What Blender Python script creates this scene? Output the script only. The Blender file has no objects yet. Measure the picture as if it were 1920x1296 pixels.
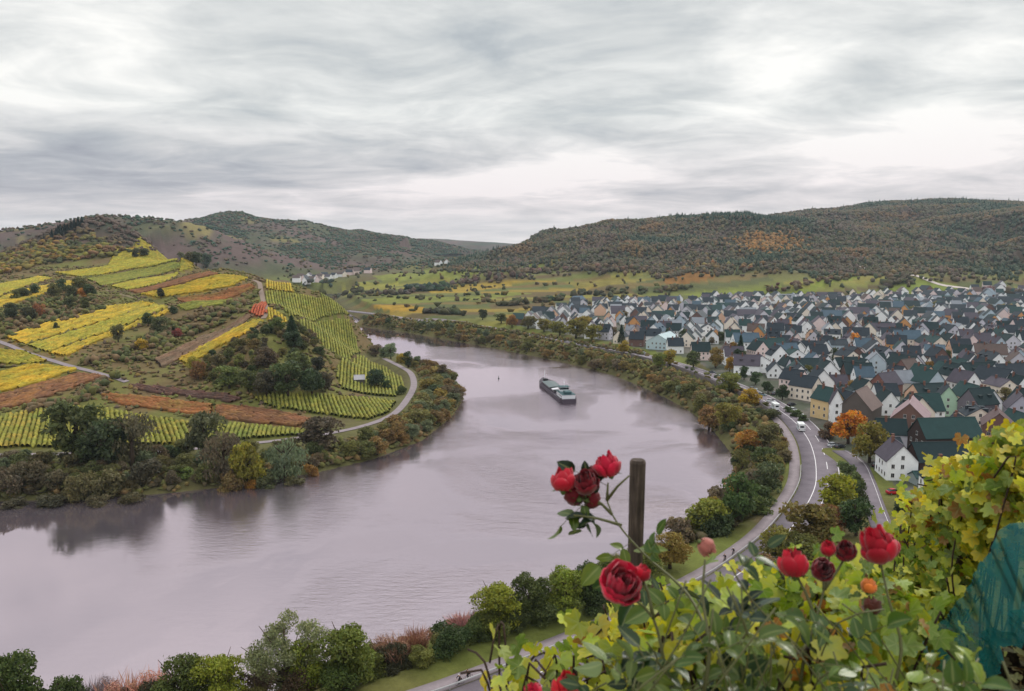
import bpy, bmesh, math, random
import numpy as np
from mathutils import Vector, Matrix, noise as mnoise

random.seed(7)
RNG = np.random.default_rng(11)
scene = bpy.context.scene
COL = scene.collection
PI = math.pi

# ------------------------------------------------------------------ camera
FPX, HC = 1507.0, 75.0                     # focal length in photo pixels, eye height above the river
PITCH = math.atan(178 / FPX)
cam_d = bpy.data.cameras.new('camera')
cam = bpy.data.objects.new('camera', cam_d); COL.objects.link(cam)
cam.location = (0, 0, HC)
cam.rotation_euler = (PI / 2 - PITCH, 0, 0)
cam_d.sensor_width = 36.0; cam_d.lens = 36.0 * FPX / 1920
cam_d.dof.use_dof = True; cam_d.dof.focus_distance = 45.0; cam_d.dof.aperture_fstop = 5.0
cam_d.clip_start = 0.1; cam_d.clip_end = 30000
scene.camera = cam
CP, SP = math.cos(PITCH), math.sin(PITCH)

def ray(px, py):
    u = (px - 960) / FPX; v = -(py - 648) / FPX
    return np.array([u, CP + v * SP, -SP + v * CP])

def at(px, py, z=0.0):                     # where the sight line through a photo pixel meets height z
    d = ray(px, py); t = (z - HC) / d[2]
    return np.array([0, 0, HC]) + d * t

def atd(px, py, dist):                     # ... or lies at the given distance ahead
    d = ray(px, py); t = dist / d[1]
    return np.array([0, 0, HC]) + d * t

def topx(p):                               # world point -> photo pixel
    x, y, z = p[0], p[1], p[2] - HC
    f = y * CP - z * SP; up = y * SP + z * CP
    return 960 + FPX * x / f, 648 - FPX * up / f

# ------------------------------------------------------------------ colours, properties, small builders
def S(r, g, b):
    def f(c):
        c /= 255.0
        return c / 12.92 if c <= 0.04045 else ((c + 0.055) / 1.055) ** 2.4
    return (f(r), f(g), f(b), 1.0)

def tag(o, label=None, cat=None, group=None, kind=None):
    if label: o['label'] = label
    if cat: o['category'] = cat
    if group: o['group'] = group
    if kind: o['kind'] = kind
    return o

def mesh_np(name, V, F, mats=(), attrs=None, smooth=False, mi=None):
    """V (n,3) array, F (m,3|4) int array or list of index lists; attrs: name -> (domain, type, array)"""
    me = bpy.data.meshes.new(name)
    V = np.asarray(V, dtype=np.float32)
    if isinstance(F, np.ndarray):
        n, k = F.shape
        me.vertices.add(len(V)); me.vertices.foreach_set('co', V.ravel())
        me.loops.add(n * k); me.loops.foreach_set('vertex_index', F.astype(np.int32).ravel())
        me.polygons.add(n)
        me.polygons.foreach_set('loop_start', np.arange(0, n * k, k, dtype=np.int32))
        me.update(calc_edges=True)
    else:
        me.from_pydata([tuple(map(float, v)) for v in V], [], [tuple(int(i) for i in f) for f in F])
        me.update()
    if attrs:
        for an, (dom, typ, arr) in attrs.items():
            a = me.attributes.new(an, typ, dom)
            key = {'FLOAT': 'value', 'FLOAT_COLOR': 'color', 'FLOAT_VECTOR': 'vector'}[typ]
            a.data.foreach_set(key, np.asarray(arr, dtype=np.float32).ravel())
    for m in mats: me.materials.append(m)
    if mi is not None: me.polygons.foreach_set('material_index', np.asarray(mi, dtype=np.int32))
    if smooth: me.polygons.foreach_set('use_smooth', np.ones(len(me.polygons), dtype=bool))
    me.validate(clean_customdata=False)
    return me

def link(name, me, parent=None, loc=None, rotz=None, color=None):
    o = bpy.data.objects.new(name, me); COL.objects.link(o)
    if parent is not None: o.parent = parent
    if loc is not None: o.location = tuple(map(float, loc))
    if rotz is not None: o.rotation_euler = (0, 0, rotz)
    if color is not None: o.color = color
    return o

def empty(name, loc=(0, 0, 0), rotz=0.0):
    o = bpy.data.objects.new(name, None); COL.objects.link(o)
    o.empty_display_size = 0.3
    o.location = tuple(map(float, loc)); o.rotation_euler = (0, 0, rotz)
    return o

def copy_tree(o, parent=None):
    c = o.copy(); COL.objects.link(c)
    if parent is not None: c.parent = parent
    for ch in list(o.children):
        copy_tree(ch, c)
    return c

class MB:
    """collects verts / faces for one mesh"""
    def __init__(s): s.v = []; s.f = []; s.m = []
    def add(s, vs, fs, mi=0):
        b = len(s.v); s.v.extend([tuple(map(float, v)) for v in vs])
        for f in fs: s.f.append([b + i for i in f]); s.m.append(mi)
        return s
    def box(s, x0, x1, y0, y1, z0, z1, mi=0, M=None):
        vs = [(x, y, z) for z in (z0, z1) for x, y in ((x0, y0), (x1, y0), (x1, y1), (x0, y1))]
        if M is not None: vs = [tuple(M @ Vector(v)) for v in vs]
        return s.add(vs, [(3, 2, 1, 0), (4, 5, 6, 7), (0, 1, 5, 4), (1, 2, 6, 5), (2, 3, 7, 6), (3, 0, 4, 7)], mi)
    def prism(s, pts, axis, a, b, mi=0):
        """polygon pts in the plane across `axis` ('x' -> (y,z), 'y' -> (x,z), 'z' -> (x,y)), extruded a..b"""
        n = len(pts)
        def P(p, t): return {'x': (t, p[0], p[1]), 'y': (p[0], t, p[1]), 'z': (p[0], p[1], t)}[axis]
        vs = [P(p, a) for p in pts] + [P(p, b) for p in pts]
        fs = [tuple(range(n))[::-1], tuple(range(n, 2 * n))] + [(i, (i + 1) % n, n + (i + 1) % n, n + i) for i in range(n)]
        return s.add(vs, fs, mi)
    def tube(s, pts, rad, n=8, mi=0, cap=True):
        pts = [Vector(p) for p in pts]
        if not hasattr(rad, '__len__'): rad = [rad] * len(pts)
        rings = []; ref = None
        for i, p in enumerate(pts):
            t = (pts[min(i + 1, len(pts) - 1)] - pts[max(i - 1, 0)])
            t = t.normalized() if t.length > 1e-9 else Vector((0, 0, 1))
            if ref is None:
                ref = Vector((1, 0, 0)) if abs(t.x) < .8 else Vector((0, 1, 0))
            a = (ref - t * ref.dot(t)).normalized(); ref = a
            b = t.cross(a)
            rings.append([p + (a * math.cos(2 * PI * k / n) + b * math.sin(2 * PI * k / n)) * rad[i] for k in range(n)])
        vs = [v for r in rings for v in r]; fs = []
        for i in range(len(pts) - 1):
            for k in range(n):
                fs.append((i * n + k, i * n + (k + 1) % n, (i + 1) * n + (k + 1) % n, (i + 1) * n + k))
        if cap:
            fs.append(tuple(range(n))[::-1]); fs.append(tuple(range((len(pts) - 1) * n, len(pts) * n)))
        return s.add(vs, fs, mi)
    def lathe(s, prof, n=12, c=(0, 0, 0), mi=0):
        vs = [(c[0] + r * math.cos(2 * PI * k / n), c[1] + r * math.sin(2 * PI * k / n), c[2] + z) for r, z in prof for k in range(n)]
        fs = []
        for i in range(len(prof) - 1):
            for k in range(n):
                fs.append((i * n + k, i * n + (k + 1) % n, (i + 1) * n + (k + 1) % n, (i + 1) * n + k))
        fs.append(tuple(range(n))[::-1]); fs.append(tuple(range((len(prof) - 1) * n, len(prof) * n)))
        return s.add(vs, fs, mi)
    def mesh(s, name, mats, smooth=False):
        if not isinstance(mats, (list, tuple)): mats = [mats]
        return mesh_np(name, np.array(s.v), s.f, mats, smooth=smooth, mi=s.m)
    def build(s, name, mats, parent=None, smooth=False, color=None):
        return link(name, s.mesh(name, mats, smooth), parent, color=color)

# ------------------------------------------------------------------ material helper
class NT:
    def __init__(s, name):
        s.mat = bpy.data.materials.new(name); s.mat.use_nodes = True
        s.t = s.mat.node_tree; s.n = s.t.nodes; s.n.clear()
        s.out = s.n.new('ShaderNodeOutputMaterial')
    def N(s, typ, **kw):
        n = s.n.new(typ)
        for k, v in kw.items():
            if k == 'ins':
                for a, b in v.items():
                    if isinstance(b, bpy.types.NodeSocket): s.t.links.new(b, n.inputs[a])
                    else: n.inputs[a].default_value = b
            else: setattr(n, k, v)
        return n
    def L(s, a, b): s.t.links.new(a, b)
    def math(s, op, a, b=0.0, c=0.0, clamp=False):
        n = s.N('ShaderNodeMath', operation=op, use_clamp=clamp)
        for i, x in enumerate((a, b, c)):
            if isinstance(x, bpy.types.NodeSocket): s.L(x, n.inputs[i])
            else: n.inputs[i].default_value = x
        return n.outputs[0]
    def mix(s, fac, a, b, blend='MIX'):
        n = s.N('ShaderNodeMix', data_type='RGBA', blend_type=blend)
        for sock, x in ((n.inputs[0], fac), (n.inputs[6], a), (n.inputs[7], b)):
            if isinstance(x, bpy.types.NodeSocket): s.L(x, sock)
            else: sock.default_value = x
        return n.outputs[2]
    def ramp(s, fac, stops):
        n = s.N('ShaderNodeValToRGB'); e = n.color_ramp.elements
        while len(e) < len(stops): e.new(0.5)
        for el, (p, c) in zip(e, stops): el.position = p; el.color = c
        if isinstance(fac, bpy.types.NodeSocket): s.L(fac, n.inputs[0])
        return n.outputs[0]
    def noise(s, vec, scale, detail=4, rough=.55, dist=0.0):
        n = s.N('ShaderNodeTexNoise'); n.inputs['Scale'].default_value = scale
        n.inputs['Detail'].default_value = detail; n.inputs['Roughness'].default_value = rough
        n.inputs['Distortion'].default_value = dist
        if vec is not None: s.L(vec, n.inputs['Vector'])
        return n.outputs['Fac']
    def attr(s, name): return s.N('ShaderNodeAttribute', attribute_name=name)
    def principled(s, base, rough=.8, spec=.3, bump=None, bstr=.3, bdist=.05, metallic=0.0, **kw):
        p = s.N('ShaderNodeBsdfPrincipled')
        for sock, x in (('Base Color', base), ('Roughness', rough), ('Specular IOR Level', spec), ('Metallic', metallic)):
            if isinstance(x, bpy.types.NodeSocket): s.L(x, p.inputs[sock])
            else: p.inputs[sock].default_value = x
        for k, x in kw.items():
            k = k.replace('_', ' ')
            if isinstance(x, bpy.types.NodeSocket): s.L(x, p.inputs[k])
            else: p.inputs[k].default_value = x
        if bump is not None:
            b = s.N('ShaderNodeBump'); b.inputs['Strength'].default_value = bstr; b.inputs['Distance'].default_value = bdist
            s.L(bump, b.inputs['Height']); s.L(b.outputs[0], p.inputs['Normal'])
        return p
    def done(s, shader):
        s.L(shader.outputs[0] if hasattr(shader, 'outputs') else shader, s.out.inputs[0]); return s.mat

def plain_mat(name, col, rough=.8, spec=.3, var=.15, scale=3.0, metallic=0.0, obj_color=False, bstr=.15):
    """a plain paint / stone / wood colour with a little dirt and grain"""
    t = NT(name); co = t.N('ShaderNodeTexCoord').outputs['Object']
    n1 = t.noise(co, scale, 5, .6); n2 = t.noise(co, scale * 7, 3, .6)
    base = t.N('ShaderNodeObjectInfo').outputs['Color'] if obj_color else None
    k = t.math('ADD', t.math('MULTIPLY', n1, 2 * var * .7), t.math('MULTIPLY', n2, 2 * var * .3))
    k = t.math('ADD', k, 1 - var)
    kk = t.N('ShaderNodeCombineColor', ins={0: k, 1: k, 2: k}).outputs[0]
    c = t.mix(1.0, base if base is not None else col, kk, 'MULTIPLY')
    return t.done(t.principled(c, rough, spec, n2, bstr, .02, metallic))
# ------------------------------------------------------------------ light: overcast sky with broken cloud, a soft veiled sun
SUN_EL, SUN_AZ = math.radians(38), math.radians(35)        # to the right, ahead (azimuth from +Y towards +X)
world = bpy.data.worlds.new('World'); scene.world = world; world.use_nodes = True
def make_sky():
    t = NT.__new__(NT); t.t = world.node_tree; t.n = t.t.nodes; t.n.clear()
    out = t.n.new('ShaderNodeOutputWorld')
    dirv = t.N('ShaderNodeTexCoord').outputs['Generated']
    sep = t.N('ShaderNodeSeparateXYZ', ins={0: dirv}); x, y, z = sep.outputs
    hyp = t.math('SQRT', t.math('ADD', t.math('MULTIPLY', x, x), t.math('MULTIPLY', y, y)))
    az = t.math('ARCTAN2', x, y); el = t.math('ARCTAN2', z, hyp)
    zz = t.math('ADD', t.math('MAXIMUM', z, 0.0), 0.10)
    # a cloud deck seen from below: project the direction on to a plane overhead
    cx = t.math('DIVIDE', x, zz); cy = t.math('DIVIDE', y, zz)
    cv = t.N('ShaderNodeCombineXYZ', ins={0: t.math('MULTIPLY', cx, 1.0), 1: t.math('MULTIPLY', cy, 1.15), 2: 3.7}).outputs[0]
    rot = t.N('ShaderNodeVectorRotate', rotation_type='Z_AXIS', ins={0: cv, 3: math.radians(-16)}).outputs[0]
    n1 = t.noise(rot, 0.6, 6, .6, 1.0)
    n2 = t.noise(rot, 1.7, 6, .6, .5)
    n3 = t.noise(rot, 0.22, 2, .5, .2)
    b = t.math('ADD', t.math('MULTIPLY', n1, .55), t.math('ADD', t.math('MULTIPLY', n2, .52), t.math('MULTIPLY', n3, .1)))
    b = t.math('ADD', t.math('MULTIPLY', t.math('SUBTRACT', b, .605), 2.35), .66)
    # the bright rents and the heavy banks that stand in this sky
    def blob(px, py, amp, sx, sy, tilt=0.0):
        d = ray(px, py); a0 = math.atan2(d[0], d[1]); e0 = math.atan2(d[2], math.hypot(d[0], d[1]))
        sa, se = sx / FPX, sy / FPX
        da = t.math('SUBTRACT', az, a0); de = t.math('SUBTRACT', el, e0)
        if tilt:
            c, s_ = math.cos(tilt), math.sin(tilt)
            da2 = t.math('ADD', t.math('MULTIPLY', da, c), t.math('MULTIPLY', de, s_))
            de = t.math('SUBTRACT', t.math('MULTIPLY', de, c), t.math('MULTIPLY', da, s_)); da = da2
        q = t.math('ADD', t.math('POWER', t.math('ABSOLUTE', t.math('DIVIDE', da, sa)), 2.0),
                   t.math('POWER', t.math('ABSOLUTE', t.math('DIVIDE', de, se)), 2.0))
        return t.math('MULTIPLY', t.math('EXPONENT', t.math('MULTIPLY', q, -1.0)), amp * .8)
    for args in BLOBS:
        b = t.math('ADD', b, blob(*args))
    b = t.math('MAXIMUM', t.math('MINIMUM', b, 1.0), 0.0)
    cloud = t.ramp(b, [(0.0, S(158, 163, 172)), (.3, S(182, 188, 192)), (.52, S(206, 209, 209)), (.76, S(230, 231, 229)), (1.0, S(252, 251, 247))])
    # low bands take a mauve, and just over the hills a warm cast
    lowf = t.N('ShaderNodeMapRange', ins={0: el, 1: .16, 2: .05, 3: 0.0, 4: 1.0}).outputs[0]
    cloud = t.mix(t.math('MULTIPLY', lowf, .85), cloud, t.mix(1.0, cloud, S(246, 234, 240), 'MULTIPLY'))
    hor = t.N('ShaderNodeMapRange', ins={0: el, 1: .075, 2: .015, 3: 0.0, 4: 1.0}).outputs[0]
    cloud = t.mix(t.math('MULTIPLY', hor, .5), cloud, S(240, 234, 230))
    sky = t.N('ShaderNodeTexSky', sky_type='NISHITA', sun_disc=False, sun_elevation=SUN_EL, sun_rotation=SUN_AZ)
    bg1 = t.N('ShaderNodeBackground', ins={0: sky.outputs[0], 1: 0.05})
    zen = t.N('ShaderNodeMapRange', ins={0: el, 1: .32, 2: .95, 3: 1.0, 4: 2.1}).outputs[0]      # an overcast sky is brightest overhead
    bg2 = t.N('ShaderNodeBackground', ins={0: cloud, 1: zen})
    mixs = t.N('ShaderNodeMixShader', ins={0: 0.94}); t.L(bg1.outputs[0], mixs.inputs[1]); t.L(bg2.outputs[0], mixs.inputs[2])
    t.L(mixs.outputs[0], out.inputs[0])
BLOBS = [(60, 60, .3, 230, 90, -.1), (230, 170, .16, 150, 50, -.35), (60, 170, .2, 130, 60), (700, 30, .25, 220, 60), (250, 150, -.12, 130, 30, -.25), (350, 320, -.34, 420, 55, .02), (100, 330, -.2, 260, 55),
         (500, 105, -.1, 220, 45, .0), (1000, 60, -.22, 250, 110), (960, 342, .75, 200, 26, .06), (1120, 300, .3, 160, 22, .1), (1500, 130, .38, 150, 50, .45), (1820, 110, .35, 120, 60, .5), (1420, 160, .22, 120, 60, .5),
         (1740, 270, .8, 230, 60, .1), (1250, 210, -.16, 230, 90, .2), (1640, 170, -.25, 140, 40), (1500, 345, -.12, 380, 28, 0), (1880, 40, -.1, 160, 40), (300, 385, .12, 400, 16, 0), (500, 240, .12, 350, 20, .05)]
make_sky()
world.cycles.sampling_method = 'MANUAL'; world.cycles.sample_map_resolution = 256
sun_d = bpy.data.lights.new('sun', 'SUN'); sun_d.energy = 1.5; sun_d.angle = math.radians(12); sun_d.color = (1.0, .95, .88)
sun = bpy.data.objects.new('sun', sun_d); COL.objects.link(sun)
sun.rotation_euler = (PI / 2 - SUN_EL, 0, PI - SUN_AZ)     # shines from azimuth SUN_AZ
sun.location = (0, 0, 400)
vs = scene.view_settings
vs.view_transform = 'Standard'; vs.look = 'None'; vs.gamma = 1.0; vs.exposure = 0.14; vs.use_curve_mapping = False
# ------------------------------------------------------------------ numeric helpers
def catmull(P, step):
    P = np.asarray(P, float); out = []
    Q = np.vstack([2 * P[0] - P[1], P, 2 * P[-1] - P[-2]])
    for i in range(1, len(Q) - 2):
        p0, p1, p2, p3 = Q[i - 1:i + 3]
        n = max(1, int(np.linalg.norm(p2 - p1) / step))
        for k in range(n):
            t = k / n
            out.append(.5 * ((2 * p1) + (-p0 + p2) * t + (2 * p0 - 5 * p1 + 4 * p2 - p3) * t * t + (-p0 + 3 * p1 - 3 * p2 + p3) * t ** 3))
    out.append(P[-1]); return np.array(out)

def seg_dist(X, Y, P, maxd=None):
    """distance from points to polyline P (n,2+) and the interpolated extra columns at the nearest spot"""
    if maxd is not None:
        D = np.full(X.shape, float(maxd)); E = np.zeros(X.shape + (P.shape[1],)); SD = np.zeros(X.shape)
        for i in range(0, len(P) - 1, 6):
            Q = P[i:i + 7]
            m = (X > Q[:, 0].min() - maxd) & (X < Q[:, 0].max() + maxd) & (Y > Q[:, 1].min() - maxd) & (Y < Q[:, 1].max() + maxd)
            k = np.nonzero(m)[0]
            if not len(k): continue
            d, e, s_ = seg_dist(X[k], Y[k], Q)
            b = d < D[k]; kb = k[b]
            D[kb] = d[b]; E[kb] = e[b]; SD[kb] = s_[b]
        return D, E, SD
    best = np.full(X.shape, 1e18); ex = np.zeros(X.shape + (P.shape[1],)); side = np.zeros(X.shape)
    for a, b in zip(P[:-1], P[1:]):
        d = b[:2] - a[:2]; L2 = max(1e-9, d @ d)
        t = np.clip(((X - a[0]) * d[0] + (Y - a[1]) * d[1]) / L2, 0, 1)
        qx, qy = a[0] + t * d[0], a[1] + t * d[1]
        dd = (X - qx) ** 2 + (Y - qy) ** 2
        m = dd < best
        best[m] = dd[m]; side[m] = np.sign((d[0] * (Y - a[1]) - d[1] * (X - a[0])))[m]
        e = a + (b - a) * t[..., None]
        ex[m] = e[m]
    return np.sqrt(best), ex, side

def inside(X, Y, P):
    c = np.zeros(X.shape, bool); n = len(P)
    for i in range(n):
        x1, y1 = P[i][:2]; x2, y2 = P[(i + 1) % n][:2]
        if y1 == y2: continue
        m = ((y1 > Y) != (y2 > Y)) & (X < (x2 - x1) * (Y - y1) / (y2 - y1) + x1)
        c ^= m
    return c

_perm = np.random.default_rng(5).permutation(256); _perm = np.concatenate([_perm, _perm, _perm])
_grad = np.random.default_rng(6).normal(size=(256, 2)); _grad /= np.linalg.norm(_grad, axis=1)[:, None]
def perlin(x, y):
    xi = np.floor(x).astype(int); yi = np.floor(y).astype(int); xf = x - xi; yf = y - yi
    u = xf ** 3 * (xf * (xf * 6 - 15) + 10); v = yf ** 3 * (yf * (yf * 6 - 15) + 10)
    def g(i, j):
        h = _perm[_perm[(xi + i) & 255] + ((yi + j) & 255)] & 255
        return _grad[h, 0] * (xf - i) + _grad[h, 1] * (yf - j)
    a = g(0, 0) * (1 - u) + g(1, 0) * u; b = g(0, 1) * (1 - u) + g(1, 1) * u
    return (a * (1 - v) + b * v) * 1.5
def fbm(x, y, oct=4, gain=.5):
    s = 0; a = 1; n = 0
    for o in range(oct):
        s = s + a * perlin(x * 2 ** o + 17.3 * o, y * 2 ** o - 9.1 * o); n += a; a *= gain
    return s / n
def sstep(a, b, x):
    t = np.clip((x - a) / (b - a), 0, 1); return t * t * (3 - 2 * t)

# ------------------------------------------------------------------ shorelines of the river (world x, y at the water)
LEFT_PX = [(-900, 985), (-400, 950), (0, 938), (150, 936), (330, 922), (480, 905), (600, 884), (700, 860), (790, 826), (846, 782), (868, 748), (862, 722), (820, 692), (765, 670), (705, 655)]
LEFT = [at(x, y)[:2] for x, y in LEFT_PX] + [np.array(p) for p in [(-122, 660), (-140, 720), (-190, 830), (-270, 1000), (-325, 1180), (-372, 1400)]]
RIGHT_PX = [(667, 610), (760, 623), (900, 648), (1050, 678), (1150, 704), (1250, 746), (1330, 797), (1372, 850), (1378, 900), (1350, 955), (1290, 1003), (1200, 1045), (1100, 1088), (1000, 1132), (880, 1178), (760, 1226), (620, 1275), (440, 1330), (150, 1395), (-400, 1460)]
RIGHT = [np.array(p) for p in [(-296, 1400), (-262, 1200), (-215, 1020), (-165, 880)]] + [at(x, y)[:2] for x, y in RIGHT_PX]
LEFT = catmull(LEFT, 25); RIGHT = catmull(RIGHT, 25)
PENIN = np.vstack([LEFT, [(-600, 1420), (-6000, 1500), (-6000, 100)]])                 # land inside the loop
RIVER = np.vstack([LEFT, RIGHT, [(-700, 60)], [(-900, 140)]])

# ------------------------------------------------------------------ roads
BARRIER_PX = [(640, 583), (700, 590), (753, 598), (793, 603), (887, 612), (927, 619), (1000, 631), (1093, 649), (1143, 658), (1193, 668), (1275, 691), (1350, 721), (1400, 743), (1440, 768), (1468, 790), (1490, 820), (1500, 850), (1502, 882), (1496, 914), (1467, 962), (1428, 1006), (1382, 1042), (1340, 1072), (1258, 1116), (1124, 1181), (1029, 1221), (915, 1266), (843, 1293), (700, 1340), (500, 1395)]
ROADZ = 8.0
BARRIER = catmull([at(x, y, ROADZ)[:2] for x, y in BARRIER_PX], 4.0)
SIDE_PX = [(1480, 800), (1530, 822), (1575, 845), (1608, 868), (1625, 905), (1642, 955), (1668, 1020), (1700, 1080)]
SIDE = catmull([at(x, y, 8.6)[:2] for x, y in SIDE_PX], 4.0)
SIDE = catmull([at(x, y, 8.4)[:2] for x, y in SIDE_PX[2:]], 4.0)
PEN_PATH_PX = [(-250, 856), (0, 853), (150, 850), (300, 846), (400, 838), (520, 826), (620, 812), (690, 796), (738, 776), (764, 748), (776, 722), (770, 700), (752, 688), (720, 672)]
PEN_PATH = catmull([at(x, y, 4.5)[:2] for x, y in PEN_PATH_PX], 4.0)

# ------------------------------------------------------------------ height: peninsula
def T(px, py, z=None, d=None):
    p = at(px, py, z) if z is not None else atd(px, py, d)
    return p
A_PTS = []
prof = [(5, 852), (8, 770), (14, 715), (21.5, 663), (29.5, 617), (36, 580), (44, 545), (52, 517)]
for px in (-350, -170, 0):
    A_PTS += [T(px, y, z) for z, y in prof]
for px in (90, 180): A_PTS += [T(px, y, z) for z, y in [(5, 849), (8, 768), (14, 713), (21.5, 661), (29.5, 615), (36.5, 579), (45, 542), (54, 513), (63.5, 492)]]
A_PTS += [T(280, y, z) for z, y in [(5, 846), (8, 764), (14, 709), (21.5, 657), (29.5, 613), (37, 577), (46, 541), (56, 509), (69, 481)]]
A_PTS += [T(350, y, z) for z, y in [(8, 762), (14, 708), (22, 655), (31, 611), (42, 566), (52, 530), (68, 484)]]
A_PTS += [T(420, y, z) for z, y in [(6, 800), (8.5, 760), (12, 722), (19, 672), (28, 622), (40, 568), (60, 505)]]
A_PTS += [T(490, y, z) for z, y in [(6, 790), (9, 752), (12, 738), (24, 675), (33, 625), (41, 569), (52, 528)]]
A_PTS += [T(540, 607, d=445), T(575, 640, d=428), T(560, 685, d=400), T(600, 745, z=9), T(610, 700, d=402), T(520, 570, z=43), T(560, 536, d=585), T(580, 565, z=40), T(640, 573, d=588), T(664, 600, d=592), T(682, 630, d=600), T(600, 604, z=27), T(640, 640, d=545),
          T(690, 652, d=605), T(640, 690, z=6), T(640, 660, z=13), T(690, 690, z=4.5), T(720, 700, z=4), T(660, 730, z=5), T(600, 780, z=5.5), T(740, 740, z=4), T(820, 740, z=3), T(620, 815, z=4.5), T(560, 850, z=3)]
A_PTS += [np.array(p, float) for p in [(-150, 690, 10), (-210, 720, 22), (-260, 760, 24), (-330, 850, 34), (-420, 1000, 45), (-520, 1150, 45), (-128, 650, 3)]]
A_PTS += [T(190, 412, d=1000), T(130, 438, d=960), T(70, 462, d=930), T(0, 492, d=900), T(-120, 530, d=900), T(-350, 560, d=900), T(250, 430, d=1040), T(120, 470, d=850), T(40, 500, d=800), T(200, 468, d=860), T(280, 470, d=840), T(-200, 545, d=760)]
A_PTS = np.array(A_PTS)

def tps_fit(P, lam=1e-3):
    c = P[:, :2] / 100.0; n = len(c)
    r2 = ((c[:, None] - c[None]) ** 2).sum(-1)
    K = np.where(r2 > 0, .5 * r2 * np.log(r2 + 1e-12), 0) + lam * np.eye(n)
    Q = np.hstack([np.ones((n, 1)), c])
    M = np.block([[K, Q], [Q.T, np.zeros((3, 3))]])
    return c, np.linalg.solve(M, np.concatenate([P[:, 2], np.zeros(3)]))
A_TPS = tps_fit(A_PTS, .02)
def tps_eval(fit, X, Y):
    c, w = fit; x = np.ravel(X) / 100.0; y = np.ravel(Y) / 100.0; out = np.empty(x.shape)
    for i in range(0, len(x), 60000):
        r2 = (x[i:i + 60000, None] - c[:, 0]) ** 2 + (y[i:i + 60000, None] - c[:, 1]) ** 2
        out[i:i + 60000] = (.5 * r2 * np.log(r2 + 1e-12)) @ w[:len(c)] + w[-3] + w[-2] * x[i:i + 60000] + w[-1] * y[i:i + 60000]
    return out.reshape(np.shape(X))

# ------------------------------------------------------------------ height: hills (crest lines in the round, each with its own foot width in front and behind)
RIDGES = {
 'right': ([(985, 496, 2140), (1040, 480, 2080), (1080, 461, 2000), (1120, 440, 1940), (1200, 413, 1850), (1320, 412, 1780), (1450, 426, 1750), (1570, 450, 1800), (1650, 470, 1850)], 720),
 'big': ([(1600, 440, 2600), (1625, 414, 2500), (1655, 394, 2450), (1690, 375, 2350), (1780, 371, 2300), (1920, 378, 2250), (2300, 390, 2150), (3000, 400, 2000)], 1150),
 'spur': ([(1560, 455, 1850), (1650, 432, 1850), (1750, 408, 1800), (1920, 385, 1750), (2200, 370, 1600), (2800, 370, 1400)], 600),
 'spur2': ([(1660, 515, 1450), (1760, 490, 1450), (1850, 462, 1450), (1960, 430, 1400), (2300, 400, 1250)], 330),
 'brown': ([(60, 418, 1520), (190, 397, 1500), (260, 401, 1500), (345, 409, 1500), (380, 440, 1480), (425, 478, 1430), (470, 520, 1380)], 300),
 'green': ([(250, 425, 2350), (345, 411, 2320), (400, 402, 2300), (415, 395, 2300), (435, 392, 2300), (455, 395, 2300), (475, 403, 2300), (520, 409, 2330), (570, 410, 2380), (640, 428, 2450), (700, 437, 2550), (770, 444, 2650), (805, 462, 2600), (850, 500, 2500)], 620),
 'gspur': ([(500, 412, 2250), (560, 440, 2100), (640, 472, 1980), (720, 503, 1900)], 260),
 'gspur2': ([(640, 430, 2400), (720, 455, 2280), (800, 480, 2180), (860, 500, 2120)], 240),
 'far': ([(-900, 450, 5200), (-200, 448, 5000), (20, 453, 4900), (120, 448, 4900), (400, 450, 5200), (760, 447, 4900), (830, 449, 4800), (900, 453, 4800), (985, 458, 4700), (1060, 452, 4700), (1300, 440, 4800)], 1500),
 'far2': ([(890, 494, 3300), (950, 472, 3250), (1000, 456, 3200), (1040, 448, 3200), (1100, 440, 3200), (1200, 430, 3200)], 620),
}
RIDGE_W = {}
for k, (pts, w) in RIDGES.items():
    RIDGE_W[k] = (catmull([atd(*p) - np.array([0, 0, 0 if k.startswith('far') else 6.0]) for p in pts], 120), w)

def base_B(X, Y):
    r = np.hypot(X, Y)
    z = 8.3 + np.clip(Y - 450, 0, None) * .009 + np.clip(Y - 1000, 0, None) * .0065
    z = z + 2.2 * fbm(X / 160, Y / 160, 3) * sstep(500, 900, Y) + 6 * fbm(X / 420 + 3, Y / 420, 3) * sstep(800, 1500, Y)
    # the mid plain lifts a little towards the foot of the wooded hill
    z = z + 16 * sstep(900, 1500, Y) * sstep(-350, 500, X) + 10 * sstep(980, 1250, Y) * sstep(200, 600, X)
    return z

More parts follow.
